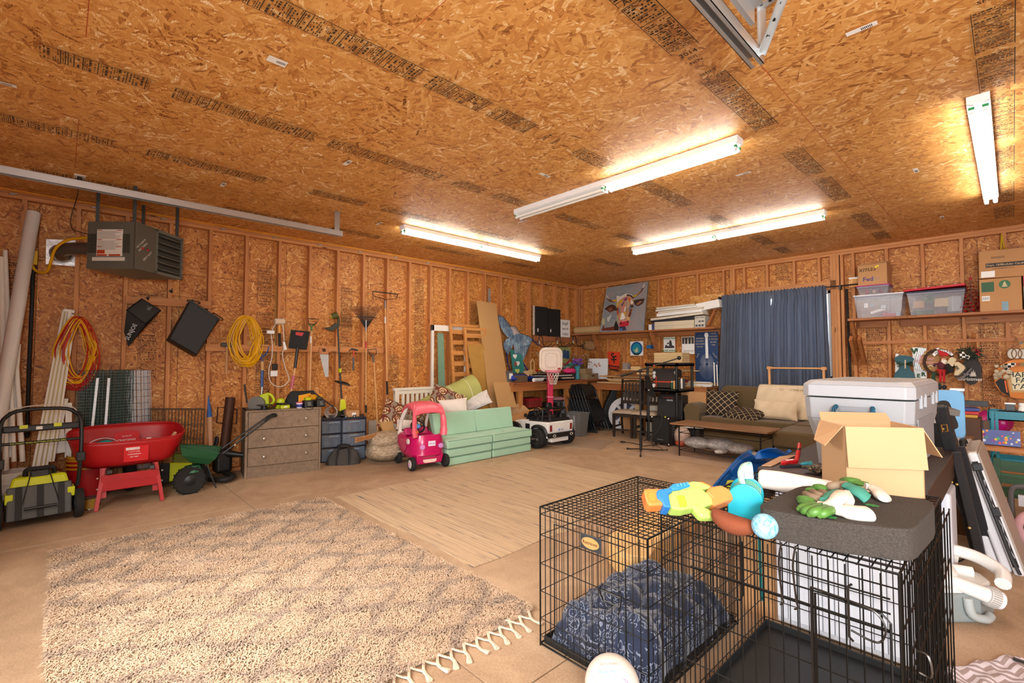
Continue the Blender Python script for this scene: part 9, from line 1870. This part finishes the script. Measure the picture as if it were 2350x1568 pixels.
# ---- cooler
CG=M('9fa3a8',.5,var=.04,bump=.15,bs=200)
t=T('cooler','large grey hard-sided cooler with black and blue rope handles','cooler',(6.265,-5.25,.822),rot=(0,0,R(-1.5)))
w_,d_=.235,.40
def frus(b,z0,w0,d0,z1,w1,d1,ch=.05,ch1=None):
 def oc(w,d,c):return[(-w+c,-d),(w-c,-d),(w,-d+c),(w,d-c),(w-c,d),(-w+c,d),(-w,d-c),(-w,-d+c)]
 n=8;A0=[(x,y,z0)for x,y in oc(w0,d0,ch)];A1=[(x,y,z1)for x,y in oc(w1,d1,ch1 or ch)]
 return b.add(A0+A1,[tuple(range(n))[::-1],tuple(range(n,2*n))]+[(i,(i+1)%n,(i+1)%n+n,i+n)for i in range(n)])
b=MB();frus(b,0,.195,.375,.14,.205,.385,.05);O('lower_body',b,CG,t,bevel=.006)
b=MB();frus(b,.14,.205,.385,.26,.235,.405,.05,.035);O('mid_body',b,CG,t,bevel=.004)
b=MB();frus(b,.26,.235,.405,.375,.242,.41,.035);O('upper_body',b,CG,t,bevel=.004)
b=MB();frus(b,.382,.246,.415,.445,.246,.415,.035);frus(b,.445,.246,.415,.468,.222,.39,.035,.05);O('cooler_lid',b,M('a8abb0',.5,var=.03),t,bevel=.005,seg=3)
b=MB();b.prism([(-.10,.05),(.10,.05),(.13,.10),(.13,.21),(.075,.29),(-.075,.29),(-.13,.21),(-.13,.10)],0,.006);b.v=[(x,-.413-z,y+.045)for x,y,z in b.v];O('handle_frame',b,M('878c93',.5),t,bevel=.003)
b=MB();b.prism([(-.085,.06),(.085,.06),(.105,.10),(.105,.20),(.06,.262),(-.06,.262),(-.105,.20),(-.105,.10)],0,.004);b.v=[(x,-.4195-z,y+.048)for x,y,z in b.v];O('handle_recess',b,M('71767d',.6),t)
k=NT('braided_rope');ck=k.n('ShaderNodeTexWave',{'Vector':k.coord(scale=(60,60,60)),'Scale':1.0,'Distortion':4}).outputs['Fac'];k.link(k.ramp(ck,[(.5,'101216'),(.72,'1c8ab8')],'CONSTANT'),'Base Color');k.b.inputs['Roughness'].default_value=.7
for s in(-1,1):b=MB();b.tube(bez([(s*.078,-.42,.335),(s*.085,-.45,.31),(s*.082,-.455,.22),(s*.06,-.45,.16)],5),.0105,8);O('rope',b,k.m,t,smooth=1)
b=MB();b.cyl((-.075,-.45,.145),(.075,-.45,.145),.017,n=12);O('rope_grip',b,M('1d4c66',.5),t,smooth=1)
for y in(-.25,-.12,.15,.28):b=MB();b.bb((.235,y,.33),(.252,y+.035,.40));O('lid_latch_rib',b,CG,t,bevel=.004)
b=MB();b.bb((.236,-.3,.06),(.24,.2,.28));O('side_recess',b,M('8f9399',.5),t)
# ---- carton on the crate
KB=M('c9a278',.8,var=.03)
F0,F1=V((6.328,-6.24,.826)),V((6.565,-6.064,.826));xd=(F1-F0).normalized();
t=T('open_carton','open cardboard carton with spread flaps in front of the cooler','box',F0,rot=(0,0,math.atan2(xd.y,xd.x)));cw_,cd_,chh=(F1-F0).length,.22,.292
b=MB()
for p,q in(((0,0,0),(cw_,.004,chh)),((0,cd_-.004,0),(cw_,cd_,chh)),((0,0,0),(.004,cd_,chh)),((cw_-.004,0,0),(cw_,cd_,chh)),((0,0,0),(cw_,cd_,.004))):b.bb(p,q)
O('carton_body',b,KB,t)
b=MB();b.hexa([(0,cd_-.004,chh),(cw_,cd_-.004,chh),(cw_,cd_,chh),(0,cd_,chh)],[(.01,cd_+.035,chh+.035),(cw_-.0,cd_+.035,chh+.035),(cw_,cd_+.039,chh+.035),(.01,cd_+.039,chh+.035)]);O('back_flap',b,KB,t)
b=MB();b.hexa([(0,-.004,chh),(cw_,-.004,chh),(cw_,0,chh),(0,0,chh)],[(.0,-.022,chh-.17),(cw_+.002,-.022,chh-.17),(cw_+.002,-.018,chh-.17),(.0,-.018,chh-.17)]);O('front_flap',b,KB,t)
b=MB();b.hexa([(-.004,.01,chh),(0,.01,chh),(0,cd_,chh),(-.004,cd_,chh)],[(-.085,-.01,chh-.085),(-.085,-.01,chh-.081),(-.085,cd_-.13,chh-.07),(-.085,cd_-.13,chh-.074)]);O('left_flap',b,KB,t)
b=MB();b.hexa([(cw_,.01,chh),(cw_+.004,.01,chh),(cw_+.004,cd_,chh),(cw_,cd_,chh)],[(cw_+.065,.0,chh-.12),(cw_+.069,.0,chh-.12),(cw_+.069,cd_-.01,chh-.12),(cw_+.065,cd_-.01,chh-.12)]);O('right_flap',b,KB,t)
# ---- foam pad
k=NT('charcoal_foam');v=k.coord();n1=k.noise(v,220,3);n2=k.noise(v,12,3);k.link(k.mix(k.math('MULTIPLY',n2,.5),k.ramp(n1,[(.3,'2a2623'),(.7,'4a433c')]),'38322d'),'Base Color');k.b.inputs['Roughness'].default_value=.95;k.bump(n1,.6,.003)
fp=[(365,1075),(385,1058),(430,1040),(600,960),(650,938),(700,925),(760,922),(1100,950),(1400,995),(1640,1025),(1715,1040),(1745,1058),(1757,1085),(1745,1120),(1640,1222),(1615,1248),(1580,1264),(1540,1270),(1400,1262),(1000,1215),(700,1165),(450,1120),(390,1102),(368,1090)]
fw_=[at(1640+x/3.484,850+y/3.484,z=.915)for x,y in fp]
t=T('foam_pad','thick charcoal foam pad with rounded corners on the right crate','foam pad',(6.4,-6.6,.822));n=len(fw_);b=W(t);b.add([p-V((0,0,.092))for p in fw_]+fw_,[tuple(range(n)),tuple(range(n,2*n))[::-1]]+[(i,i+n,(i+1)%n+n,(i+1)%n)for i in range(n)]);O('foam',b,k.m,t,bevel=.004,seg=3)
def onF(x,y,z=.915):return at(1640+x/3.484,850+y/3.484,z=z)
# ---- gloves
GG=M('4f7d34',.45,var=.2,sc=40);GT_=M('8a7660',.75,var=.15,sc=50);CUFF=M('ddd2c4',.85,var=.06,sc=30,bump=.4);TEAL=M('3d8a78',.75,var=.08)
def glove(name,label,fingers,palm,cuffpts,cm,gm,z=.915,palm_m=None):
 t=T(name,label,'glove',onF(*palm[0][:2],z),group='gardening gloves on the foam pad')
 for f in fingers:
  q=[onF(x,y,z+h)for x,y,h in f[:-1]];r=f[-1]
  b=W(t);b.tube(bez(q,4),[r*(.72 if i==0 else.95 if i==1 else 1)for i in range((len(q)-1)*4+1)],10);b.sph(q[0],r*.74,10,8);O('finger',b,gm,t,smooth=1)
 q=[onF(x,y,z+h)for x,y,h,r in palm];b=W(t);b.tube(bez(q,3),[palm[min(len(palm)-1,i//3)][3]for i in range((len(q)-1)*3+1)],12,flat=.55);O('palm',b,palm_m or gm,t,smooth=1)
 q=[onF(x,y,z+h)for x,y,h,r in cuffpts];b=W(t);b.tube(bez(q,3),[cuffpts[min(len(cuffpts)-1,i//3)][3]for i in range((len(q)-1)*3+1)],14,flat=.6,cap=True);O('cuff',b,cm,t,smooth=1);return t
glove('glove','green-dipped white glove nearest the camera on the foam pad',[[(675,1110,.012),(720,1092,.02),(800,1080,.018),.0115],[(710,1130,.012),(760,1112,.022),(850,1090,.018),.0125],[(760,1150,.012),(820,1125,.024),(900,1105,.018),.0135],[(840,1160,.012),(890,1135,.022),(950,1115,.018),.0135]],[(850,1105,.016,.020),(930,1100,.018,.026),(1000,1100,.02,.03)],[(980,1110,.02,.030),(1060,1130,.018,.036),(1150,1145,.016,.036),(1240,1150,.014,.022)],CUFF,GG,palm_m=CUFF)
glove('glove','white glove with green fingertips curled behind the nearest glove',[[(675,1030,.012),(720,1030,.02),(800,1055,.018),.012],[(680,1050,.010),(740,1062,.014),(830,1075,.014),.010]],[(830,1070,.02,.018),(930,1080,.024,.022)],[(920,1085,.03,.022),(990,1030,.045,.026),(1030,990,.045,.022),(1080,1060,.035,.02)],CUFF,GG,palm_m=CUFF)
glove('glove','tan glove with a teal cuff in the middle of the glove pile',[[(720,985,.02),(770,1010,.03),(850,1030,.03),.0115],[(775,968,.022),(820,992,.034),(880,1015,.03),.0115],[(845,972,.022),(890,990,.034),(930,1010,.03),.0115]],[(860,1010,.03,.018),(900,1020,.03,.02)],[(880,1040,.035,.016),(930,1010,.04,.022),(1000,975,.04,.016)],TEAL,GT_)
glove('glove','tan glove with a teal cuff folded toward the carton',[[(910,935,.03),(960,920,.04),(1050,915,.04),.014],[(1000,930,.03),(1060,935,.035),(1120,960,.03),.013]],[(1010,930,.04,.018),(1080,930,.04,.022)],[(1060,925,.045,.022),(1130,960,.04,.028),(1190,1005,.03,.024),(1225,1035,.02,.014)],TEAL,GT_)
glove('glove','green-dipped glove with a long white cuff beside the carton',[[(1020,885,.02),(1080,882,.032),(1160,900,.03),.0135],[(735,962,.012),(760,955,.018),(790,960,.015),.009],[(795,942,.016),(840,938,.024),(900,960,.02),.0135]],[(1130,895,.03,.018),(1210,915,.03,.018)],[(1200,925,.03,.020),(1270,945,.025,.026),(1320,985,.02,.026),(1350,1030,.015,.016)],CUFF,GG)
for x,y,lb in((1255,1080,'green leaf scrap right of the gloves'),(915,1172,'green leaf scrap peeking out under the nearest glove')):t=T('leaf',lb,'leaf',onF(x,y,.9165));b=MB();b.prism([(.022*cos(a)*(1 if i%2 else.65),.016*sin(a)*(1 if i%2 else.65))for i,a in enumerate([2*pi*j/14 for j in range(14)])],0,.0012);O('leaf_blade',b,M('2a8a3c',.6),t)
# ---- toy water blaster
gp=at(1580,1158,z=.875);pxm=(gp-CAMP).dot(FW)/FPX
t=T('water_blaster','lime green, orange and blue toy water blaster lying across the crates','toy gun',gp,rot=(R(48),0,R(46.4)))
def gq(x,y):X,Y=1220+x/3.213,1080+y/3.213;return((X-1580)*pxm,(1162-Y)*pxm*1.02)
def gpart(name,pts,z0,z1,col,bev=.004,label=None):b=MB();b.prism([gq(x,y)for x,y in pts][::-1],z0,z1);return O(name,b,M(col,.35,var=.04),t,bevel=bev,seg=3,label=label)
gpart('front_nozzle',[(832,185),(845,165),(965,165),(965,292),(850,300),(835,270)],-.03,.028,'e08440',.008,'orange nozzle')
b=MB();b.prism(circ(.014,18,*gq(880,235),ry=.017),.028,.031);O('nozzle_ring',b,M('d88a3c',.4),t);
gpart('blue_collar',[(918,200),(940,180),(1040,165),(1045,190),(1005,215),(1000,318),(950,312),(945,270),(915,245)],-.032,.034,'2a7ac8',.006,'blue collar')
gpart('main_body',[(1005,215),(1050,185),(1180,165),(1250,150),(1300,205),(1320,240),(1320,285),(1250,305),(1150,315),(1090,330),(1010,325),(1000,300)],-.028,.03,'b0d066',.008)
gpart('upper_body',[(975,165),(1040,150),(1220,102),(1280,108),(1345,140),(1340,160),(1200,170),(1060,192),(1010,190)],-.02,.022,'b0d066',.006)
gpart('blue_tank',[(1020,160),(1060,130),(1175,115),(1192,148),(1085,180),(1045,182)],-.018,.03,'2a86cc',.006,'blue ribbed tank')
for i in range(4):gpart('tank_rib',[(1080+i*26,136-i*4),(1094+i*26,134-i*4),(1100+i*26,158-i*4),(1086+i*26,160-i*4)],.03,.034,'4a9ad8',.001)
gpart('rear_slide',[(1240,110),(1290,100),(1345,130),(1350,150),(1290,140)],-.015,.02,'e0782c',.004,'orange slide')
gpart('rear_tank',[(1285,195),(1330,155),(1420,140),(1480,180),(1475,255),(1430,262),(1330,300),(1300,295),(1320,240)],-.03,.03,'e2884a',.008,'orange water tank')
gpart('grip',[(1150,280),(1215,265),(1255,310),(1315,345),(1310,385),(1200,385),(1165,330)],-.012,.03,'b0d066',.012)
gpart('trigger_guard',[(1215,240),(1290,245),(1300,275),(1260,300),(1215,285)],-.008,.022,'a8c860',.006)
gpart('grey_recess',[(1060,230),(1120,226),(1120,310),(1065,316)],.03,.034,'98c036',.002)
# ---- bug house
bp=at(1711,1195,z=.825);t=T('bug_house','turquoise bug viewer house with a pale arched handle on the right crate','toy bug house',bp,rot=(0,0,R(18)))
arch=lambda w_,h_,n=14:[(-w_,0),(w_,0)]+[(w_*cos(pi*i/n),h_-w_+w_*sin(pi*i/n))for i in range(n+1)]
def archp(b,w_,h_,y0,y1):b.prism(arch(w_,h_),0,1);k_=len(b.v);b.v=[(x,y0+(y1-y0)*z,y)for x,y,z in b.v];return b
TQ=M('18a3b8',.35,var=.03)
b=archp(MB(),.058,.128,0,.012);O('front_disc',b,TQ,t,bevel=.004,seg=3);b=archp(MB(),.058,.128,.125,.137);O('back_disc',b,TQ,t,bevel=.004,seg=3)
b=archp(MB(),.050,.118,.012,.125);O('mesh_barrel',b,M('8fd0bd',.4,var=.05,alpha=.9),t,smooth=False)
b=MB()
for i in range(12):a=.25+i*.12;y_=.02;b.tube([(.051*cos(a),.015,.068+.051*sin(a)),(.051*cos(a),.122,.068+.051*sin(a))],.0009,4)
for i in range(14):y_=.02+i*.0075;b.tube([(.0515*cos(a),y_,.068+.0515*sin(a))for a in[.25+.12*j for j in range(12)]],.0008,4)
O('mesh_lines',b,M('6fb49f',.5),t,kind='stuff');b=MB();b.prism([(0,0),(.012,.014),(.02,.0),(.014,-.014),(.004,-.02),(-.004,-.01)],0,.002);b.v=[(.047+z,.085+x,.085+y)for x,y,z in b.v];O('pink_moth_print',b,M('d89aa4',.5),t)
b=MB();b.tube(bez([(-.01,.02,.125),(-.014,.018,.165),(-.004,.05,.19),(.006,.10,.18),(.01,.115,.125)],6),.016,8,flat=.22);O('handle',b,M('b4dccf',.4),t,smooth=1)
# ---- brown foam potato, blue ball, white roll
t=T('foam_wedge','brown kidney-shaped sponge on the right crate edge','sponge',at(1682,1200,z=.845),rot=(0,R(10),R(10)));b=MB();b.surf(lambda u_,v_:((.072*-cos(pi*v_)),.036*sin(pi*v_)**.7*cos(2*pi*u_),.038*sin(pi*v_)**.6*sin(2*pi*u_)*(1.0 if sin(2*pi*u_)<0 else.7)-.014*(cos(pi*v_)**2)*-1),24,20,True);O('sponge_body',b,M('7a3c20',.85,var=.3,sc=18,bump=.6,bs=160),t,smooth=1)
t=T('blue_ball','speckled pale blue foam ball on the front edge of the right crate','ball',at(1755,1208,z=.862));b=MB();b.sph((0,0,0),.0395,28,18);k=NT('speckled_blue');v=k.coord();k.link(k.ramp(k.noise(v,30,4,.6,2.5),[(.38,'4a9cc8'),(.47,'8cc6e2'),(.7,'a2d4ea')]),'Base Color');k.b.inputs['Roughness'].default_value=.7;k.bump(k.noise(v,60,3),.5,.004);O('ball_body',b,k.m,t,smooth=1)
r0,r1=at(1748,1104,z=.885),at(1918,1126,z=.865);t=T('white_roll','white tapering foam roll lying behind the bug house','foam roll',r0);b=W(t)
r0,r1=at(1740,1098,z=.872),at(1915,1122,z=.862)
b.tube([r0,r0.lerp(r1,.02),r0.lerp(r1,.06),r0.lerp(r1,.3),r0.lerp(r1,.55),r0.lerp(r1,.97),r1],[.030,.042,.048,.050,.045,.036,.030],20,flat=.85);O('roll_body',b,M('efece6',.7,var=.02),t,smooth=1);b=W(t);ax=(r1-r0).normalized();b.tube([r1+ax*.001,r1+ax*.012],[.03,.026],16);O('inner_layer',b,M('ddd8d0',.8),t)
# camo bag, red tool, kraft paper
c=at(1900,1088,z=.822);t=T('black_plastic_bag','crumpled black and gold plastic bag between cooler and carton','plastic bag',c,20);b=lump((.10,.055,.022),seed=9,amp=.16,n=36,m=18);k=NT('crumpled_film');v=k.coord();n1=k.noise(v,40,4,.7,1.5);k.link(k.ramp(n1,[(.42,'16130f'),(.54,'4a3c28'),(.62,'b89a68')]),'Base Color');k.b.inputs['Roughness'].default_value=.2;k.bump(n1,1,.01);O('bag_body',b,k.m,t,smooth=1)
p4=[at(x,y,z=.823)for x,y in((1748,1070),(1770,1071),(1830,1045),(1790,1049))];t=T('kraft_paper','sheet of kraft paper lying on the table left of the cooler','paper',p4[0]);b=W(t);b.hexa(p4,[p+V((0,0,.004))for p in p4]);O('paper_sheet',b,M('c09a78',.8),t)
c=at(1812,1062,z=.84);t=T('red_tool','red and black hand tool with a banded handle on the table','hand tool',c,rot=(R(18),0,R(56)))
b=MB();b.prism([(-.07,-.02),(-.05,.005),(.0,.02),(.05,.018),(.055,.0),(.0,-.005),(-.04,-.02)],-.012,.014);O('red_housing',b,M('b81c20',.35),t,bevel=.004);text('lettering','Xtreme',.016,WHT,t,(0,.005,.0145),(0,0,R(8)),bold=.0006)
b=MB();b.tube([(.05,.01,0),(.085,.045,.01),(.12,.085,.03)],[.010,.011,.010],8);O('handle',b,BLK,t,smooth=1)
for i in range(6):b=MB();p_=V((.05,.01,0)).lerp(V((.12,.085,.03)),.1+.14*i);b.sph(p_,.012,8,5);O('red_band',b,M('b81c20',.4),t,smooth=1)
b=MB();b.tube([(.12,.085,.03),(.15,.12,.045)],.010,8);O('red_tip',b,M('b81c20',.35),t,smooth=1);b=MB();b.bb((-.07,-.035,-.02),(.05,-.012,.0));O('dark_jaw',b,M('26282e',.4),t,bevel=.005)
t=T('teal_plug','teal plastic plug beside the red tool','cap',at(1852,1068,z=.832),30);b=MB();b.tube([(-.03,0,.005),(0,.0,.01),(.022,0,.008)],[.006,.010,.016],12);O('cap_body',b,M('1890a0',.4),t,smooth=1)
t=T('teal_strap','thin teal strap hanging behind the crates','strap',(5.9,-5.93,.5));b=W(t);b.tube([(5.868,-5.93,.80),(5.868,-5.94,.5),(5.872,-5.93,.12)],.008,6,flat=.4);O('strap_body',b,M('147a78',.6),t)
# ---- grey and white tank (right)
t=T('portable_washer','grey and white plastic tank with a looped white handle on the floor','appliance',G(2248,1425),rot=(0,0,R(50)))
TK=M('8b9493',.3,var=.04,alpha=.92);WH=M('e4e1dc',.35,var=.02)
b=MB();pl=[(-.22,-.02),(-.02,-.03),(.16,.06),(.21,.16),(.19,.30),(-.05,.34),(-.24,.30)];n=len(pl)
b.add([(x,y,0)for x,y in pl]+[(x*.97,y*.97+.005,.15)for x,y in pl],[tuple(range(n))[::-1],tuple(range(n,2*n))]+[(i,(i+1)%n,(i+1)%n+n,i+n)for i in range(n)]);O('tank',b,TK,t,bevel=.02,seg=4)
b=MB();b.prism([(x*.92,y*.92+.01)for x,y in pl],.15,.175);O('top_shell',b,WH,t,bevel=.012,seg=3)
b=MB();b.tube(bez([(-.16,.02,.20),(-.10,.06,.23),(-.02,.24,.26),(.08,.30,.27),(.19,.20,.26),(.20,.06,.23),(.12,-.02,.20)],6),.034,12);O('loop_handle',b,WH,t,smooth=1)
b=MB();b.tube([(-.26,.06,.24),(-.12,.01,.20),(.0,-.04,.155)],[.034,.036,.04],14);O('spout_tube',b,WH,t,smooth=1)
d0_=V((.0,-.04,.155));dv=V((.13,-.05,-.05)).normalized();b=MB();b.cyl(d0_,d0_+dv*.045,.050,n=28);O('ribbed_collar',b,M('c9c6c0',.5),t,smooth=1)
e1_=dv.orthogonal().normalized();e2_=dv.cross(e1_);b=MB()
for i in range(28):a=2*pi*i/28;o_=(e1_*cos(a)+e2_*sin(a))*.051;b.cyl(d0_+o_+dv*.004,d0_+o_+dv*.04,.003,n=4)
O('collar_ribs',b,M('a8a49e',.5),t,kind='stuff')
b=MB();b.cyl(d0_+dv*.045,d0_+dv*.065,.046,n=26);O('end_cap',b,M('e8e4ea',.35),t,smooth=1,bevel=.004)
b=MB();b.tube(bez([(-.10,-.035,.14),(-.09,-.045,.06),(-.02,-.05,.035),(.03,-.03,.04)],5),.022,10);O('moulded_grip',b,M('a3aaa8',.3),t,smooth=1)
b=MB();b.tube([(-.02,.20,.20),(.10,.12,.20)],.03,12);O('inner_spout',b,WH,t,smooth=1)
b=MB();b.hexa([(.0,.285,.20),(.15,.25,.20),(.15,.253,.20),(.0,.288,.20)],[(.0,.262,.245),(.14,.232,.245),(.14,.235,.245),(.0,.265,.245)]);O('printed_label',b,M('d8d4cc',.5),t)
# ---- chevron bag bottom right
k=NT('chevron');v=k.coord();sp_=k.n('ShaderNodeSeparateXYZ',{0:v}).outputs;zg=k.math('ABSOLUTE',k.math('SUBTRACT',k.math('FRACT',k.math('MULTIPLY',sp_[0],9)),.5));ff=k.math('FRACT',k.math('ADD',k.math('MULTIPLY',sp_[1],22),k.math('MULTIPLY',zg,2.4)));k.link(k.mix(k.math('GREATER_THAN',ff,.5),'d2cad0','9c8a86'),'Base Color');k.b.inputs['Roughness'].default_value=.8
t=T('chevron_bag','folded grey and white chevron patterned bag at the bottom right','bag',G(2270,1560),rot=(0,0,R(30)))
c4=[G(2168,1545),G(2330,1512),G(2480,1560),G(2300,1720)]
def chf(u_,v_):p=c4[0].lerp(c4[1],u_).lerp(c4[3].lerp(c4[2],u_),v_);p=p+V((0,0,.02+.008*sin(u_*17+v_*6)+.004*sin(v_*23)));return t.matrix_basis.inverted()@p
b=MB();b.plate(chf,24,20,.014);O('cloth',b,k.m,t,smooth=1)
b=W(t);b.tube([G(2158,1545,.012),G(2200,1590,.02),G(2250,1660,.02)],[.016,.022,.02],8);O('black_edge',b,M('1d2026',.4),t,smooth=1);b=W(t);b.tube([G(2325,1512,.03),G(2380,1530,.03)],.012,8,flat=.5);O('black_handle',b,BLK,t,smooth=1)
# ====== ceiling print, labels, hooks
def stamp(x,y,L_,w_=.14,seed=0):
 """a block of mill printing on an OSB sheet, running along world y"""
 RS_(seed);t=ceil;b=MB();z=CEIL-.0148
 def r(a0,a1,c0,c1):b.hexa([(x+c0,y+a0,z),(x+c1,y+a0,z),(x+c1,y+a1,z),(x+c0,y+a1,z)],[(x+c0,y+a0,z+.0006),(x+c1,y+a0,z+.0006),(x+c1,y+a1,z+.0006),(x+c0,y+a1,z+.0006)])
 r(0,L_,w_/2,w_/2+.004);r(0,L_,-w_/2,-w_/2+.003)
 a=0
 while a<L_-.02:
  s=random.choice((.006,.008,.012,.02));c=-w_/2+.008
  if random.random()<.16:r(a,a+.004,-w_/2,w_/2)
  else:
   while c<w_/2-.012:q=U_(.004,.022);random.random()<.7 and r(a,a+s*.55,c,min(w_/2-.004,c+q));c+=q+U_(.003,.009)
  a+=s+.003
 O('ink_stamp',b,M('33281c',.8,var=.3),t,kind='stuff')
sd_=0
for x,segs in((5.65,((-7.4,.62),(-6.76,.50),(-5.92,.92),(-4.45,.7),(-3.6,.85),(-2.05,.9),(-.9,.5))),(4.45,((-8.1,.95),(-7.1,.45),(-6.6,.38),(-5.7,.45),(-4.9,1.15),(-3.2,.8),(-1.9,.7),(-.9,.5))),(3.23,((-8.8,.5),(-8.2,.9),(-7.2,1.05),(-6.0,.35),(-5.5,.45),(-4.5,.8),(-3.3,.8),(-2.2,.7))),(2.04,((-9.2,.8),(-8.2,.9),(-6.9,.6),(-6.1,.8),(-4.9,.8),(-3.6,.6),(-2.2,.8))),(.86,((-8.9,1.0),(-7.4,.9),(-6.2,.7),(-4.8,1.0),(-3.2,.8))),(6.81,((-6.9,.9),(-5.5,.45),(-5.0,.5),(-4.4,.9),(-3.3,.7),(-2.2,.8),(-1.2,.6))),(6.40,((-5.2,.0001),))):
 for y,L_ in segs:
  sd_+=1
  if L_>.01:stamp(x,y,L_,.15,sd_)
for s_,x,y,sz in(('2014',5.65,-6.22,.05),('[02]',5.65,-6.17,.03),('NOV',5.65,-6.12,.035),('SHIFT',5.65,-5.97,.04),('APA',5.65,-6.79,.05),('2014',6.81,-5.86,.06),('[02]',6.81,-5.80,.03),('NOV',6.81,-5.72,.045),('SHIFT',6.81,-5.58,.04),('2014',4.45,-6.05,.05),('SHIFT',4.45,-5.95,.04)):text('ink_lettering',s_,sz,INK,ceil,(x,y,CEIL-.0155),(pi,0,0))
for i,(px,py,a)in enumerate(((1977,66,14),(636,141,-30),(797,374,-10),(1250,402,10),(1706,399,6),(2102,391,4),(512,424,0),(3,190,60),(1200,508,5),(2162,499,3),(870,513,-4))):
 p=at(px,py,z=CEIL-.0148);b=MB();b.at((p.x,p.y,CEIL-.0155),(0,0,R(90 if i%2 else 0)));b.box((0,0,0),(.13 if i!=1 else.10,.035 if i!=1 else.06,.001));lb=O('paper_label',b,WHT,ceil)
 b=MB();b.at((p.x,p.y,CEIL-.0165),(0,0,R(90 if i%2 else 0)))
 for j in range(7):b.box((.0+j*.007,0,0),(.003,.022,.0006))
 O('barcode',b,INK,lb,kind='stuff')
for i,(px,py)in enumerate(((1308,500),(1541,576),(1357,610),(1120,560))):
 p=at(px,py-6,z=CEIL-.015);t=T('ceiling_hook',('screw hook under the long half-unlit fixture','screw hook below the fixture by the curtains','screw hook nearest the room corner','screw hook beside the fixture by the left wall')[i],'hook',p);b=MB();b.tube([(0,0,0),(0,0,-.03),(0,-.015,-.045),(0,-.012,-.065),(0,.008,-.068),(0,.014,-.05)],.003,5);O('hook_wire',b,STEEL,t,smooth=1)
# mill printing on the wall sheathing
def wstamp(wl,x,z,L_,w_,seed,zoff=-.0895):
 RS_(seed);b=MB()
 def r(a0,a1,c0,c1):b.bb((x+c0,z+a0,zoff),(x+c1,z+a1,zoff+.0008))
 r(0,L_,w_/2,w_/2+.003);r(0,L_,-w_/2,-w_/2+.003);a=0
 while a<L_-.01:
  s=random.choice((.008,.012,.02));c=-w_/2+.008
  if random.random()<.15:r(a,a+.003,-w_/2,w_/2)
  else:
   while c<w_/2-.01:q=U_(.006,.025);r(a,a+s*.5,c,min(w_/2-.003,c+q));c+=q+U_(.004,.01)
  a+=s+.004
 O('ink_stamp',b,M('3a2a1a',.8,var=.3),wl,kind='stuff')
for i,(px,z0,L_)in enumerate(((20,1.6,.8),(340,1.85,.35),(340,1.2,.5),(605,2.15,.55),(605,1.75,.3),(605,.95,.9),(795,1.9,.6),(795,1.2,.9),(962,2.2,.6),(962,1.3,.9),(1088,2.0,.5),(1200,2.0,.6),(905,1.0,.5))):wstamp(WA,A(px,700,-.09).y,z0,L_,.17,100+i)
for i,(x,z0,L_)in enumerate(((1.75,1.4,.5),(1.75,2.2,.3),(5.42,1.35,.5),(5.42,1.85,.2),(6.62,1.7,.3),(6.62,1.35,.35),(6.62,.7,.5),(5.42,1.0,.3),(.55,2.2,.5),(4.2,2.75,.25))):wstamp(WB,x,z0,L_,.18,200+i)
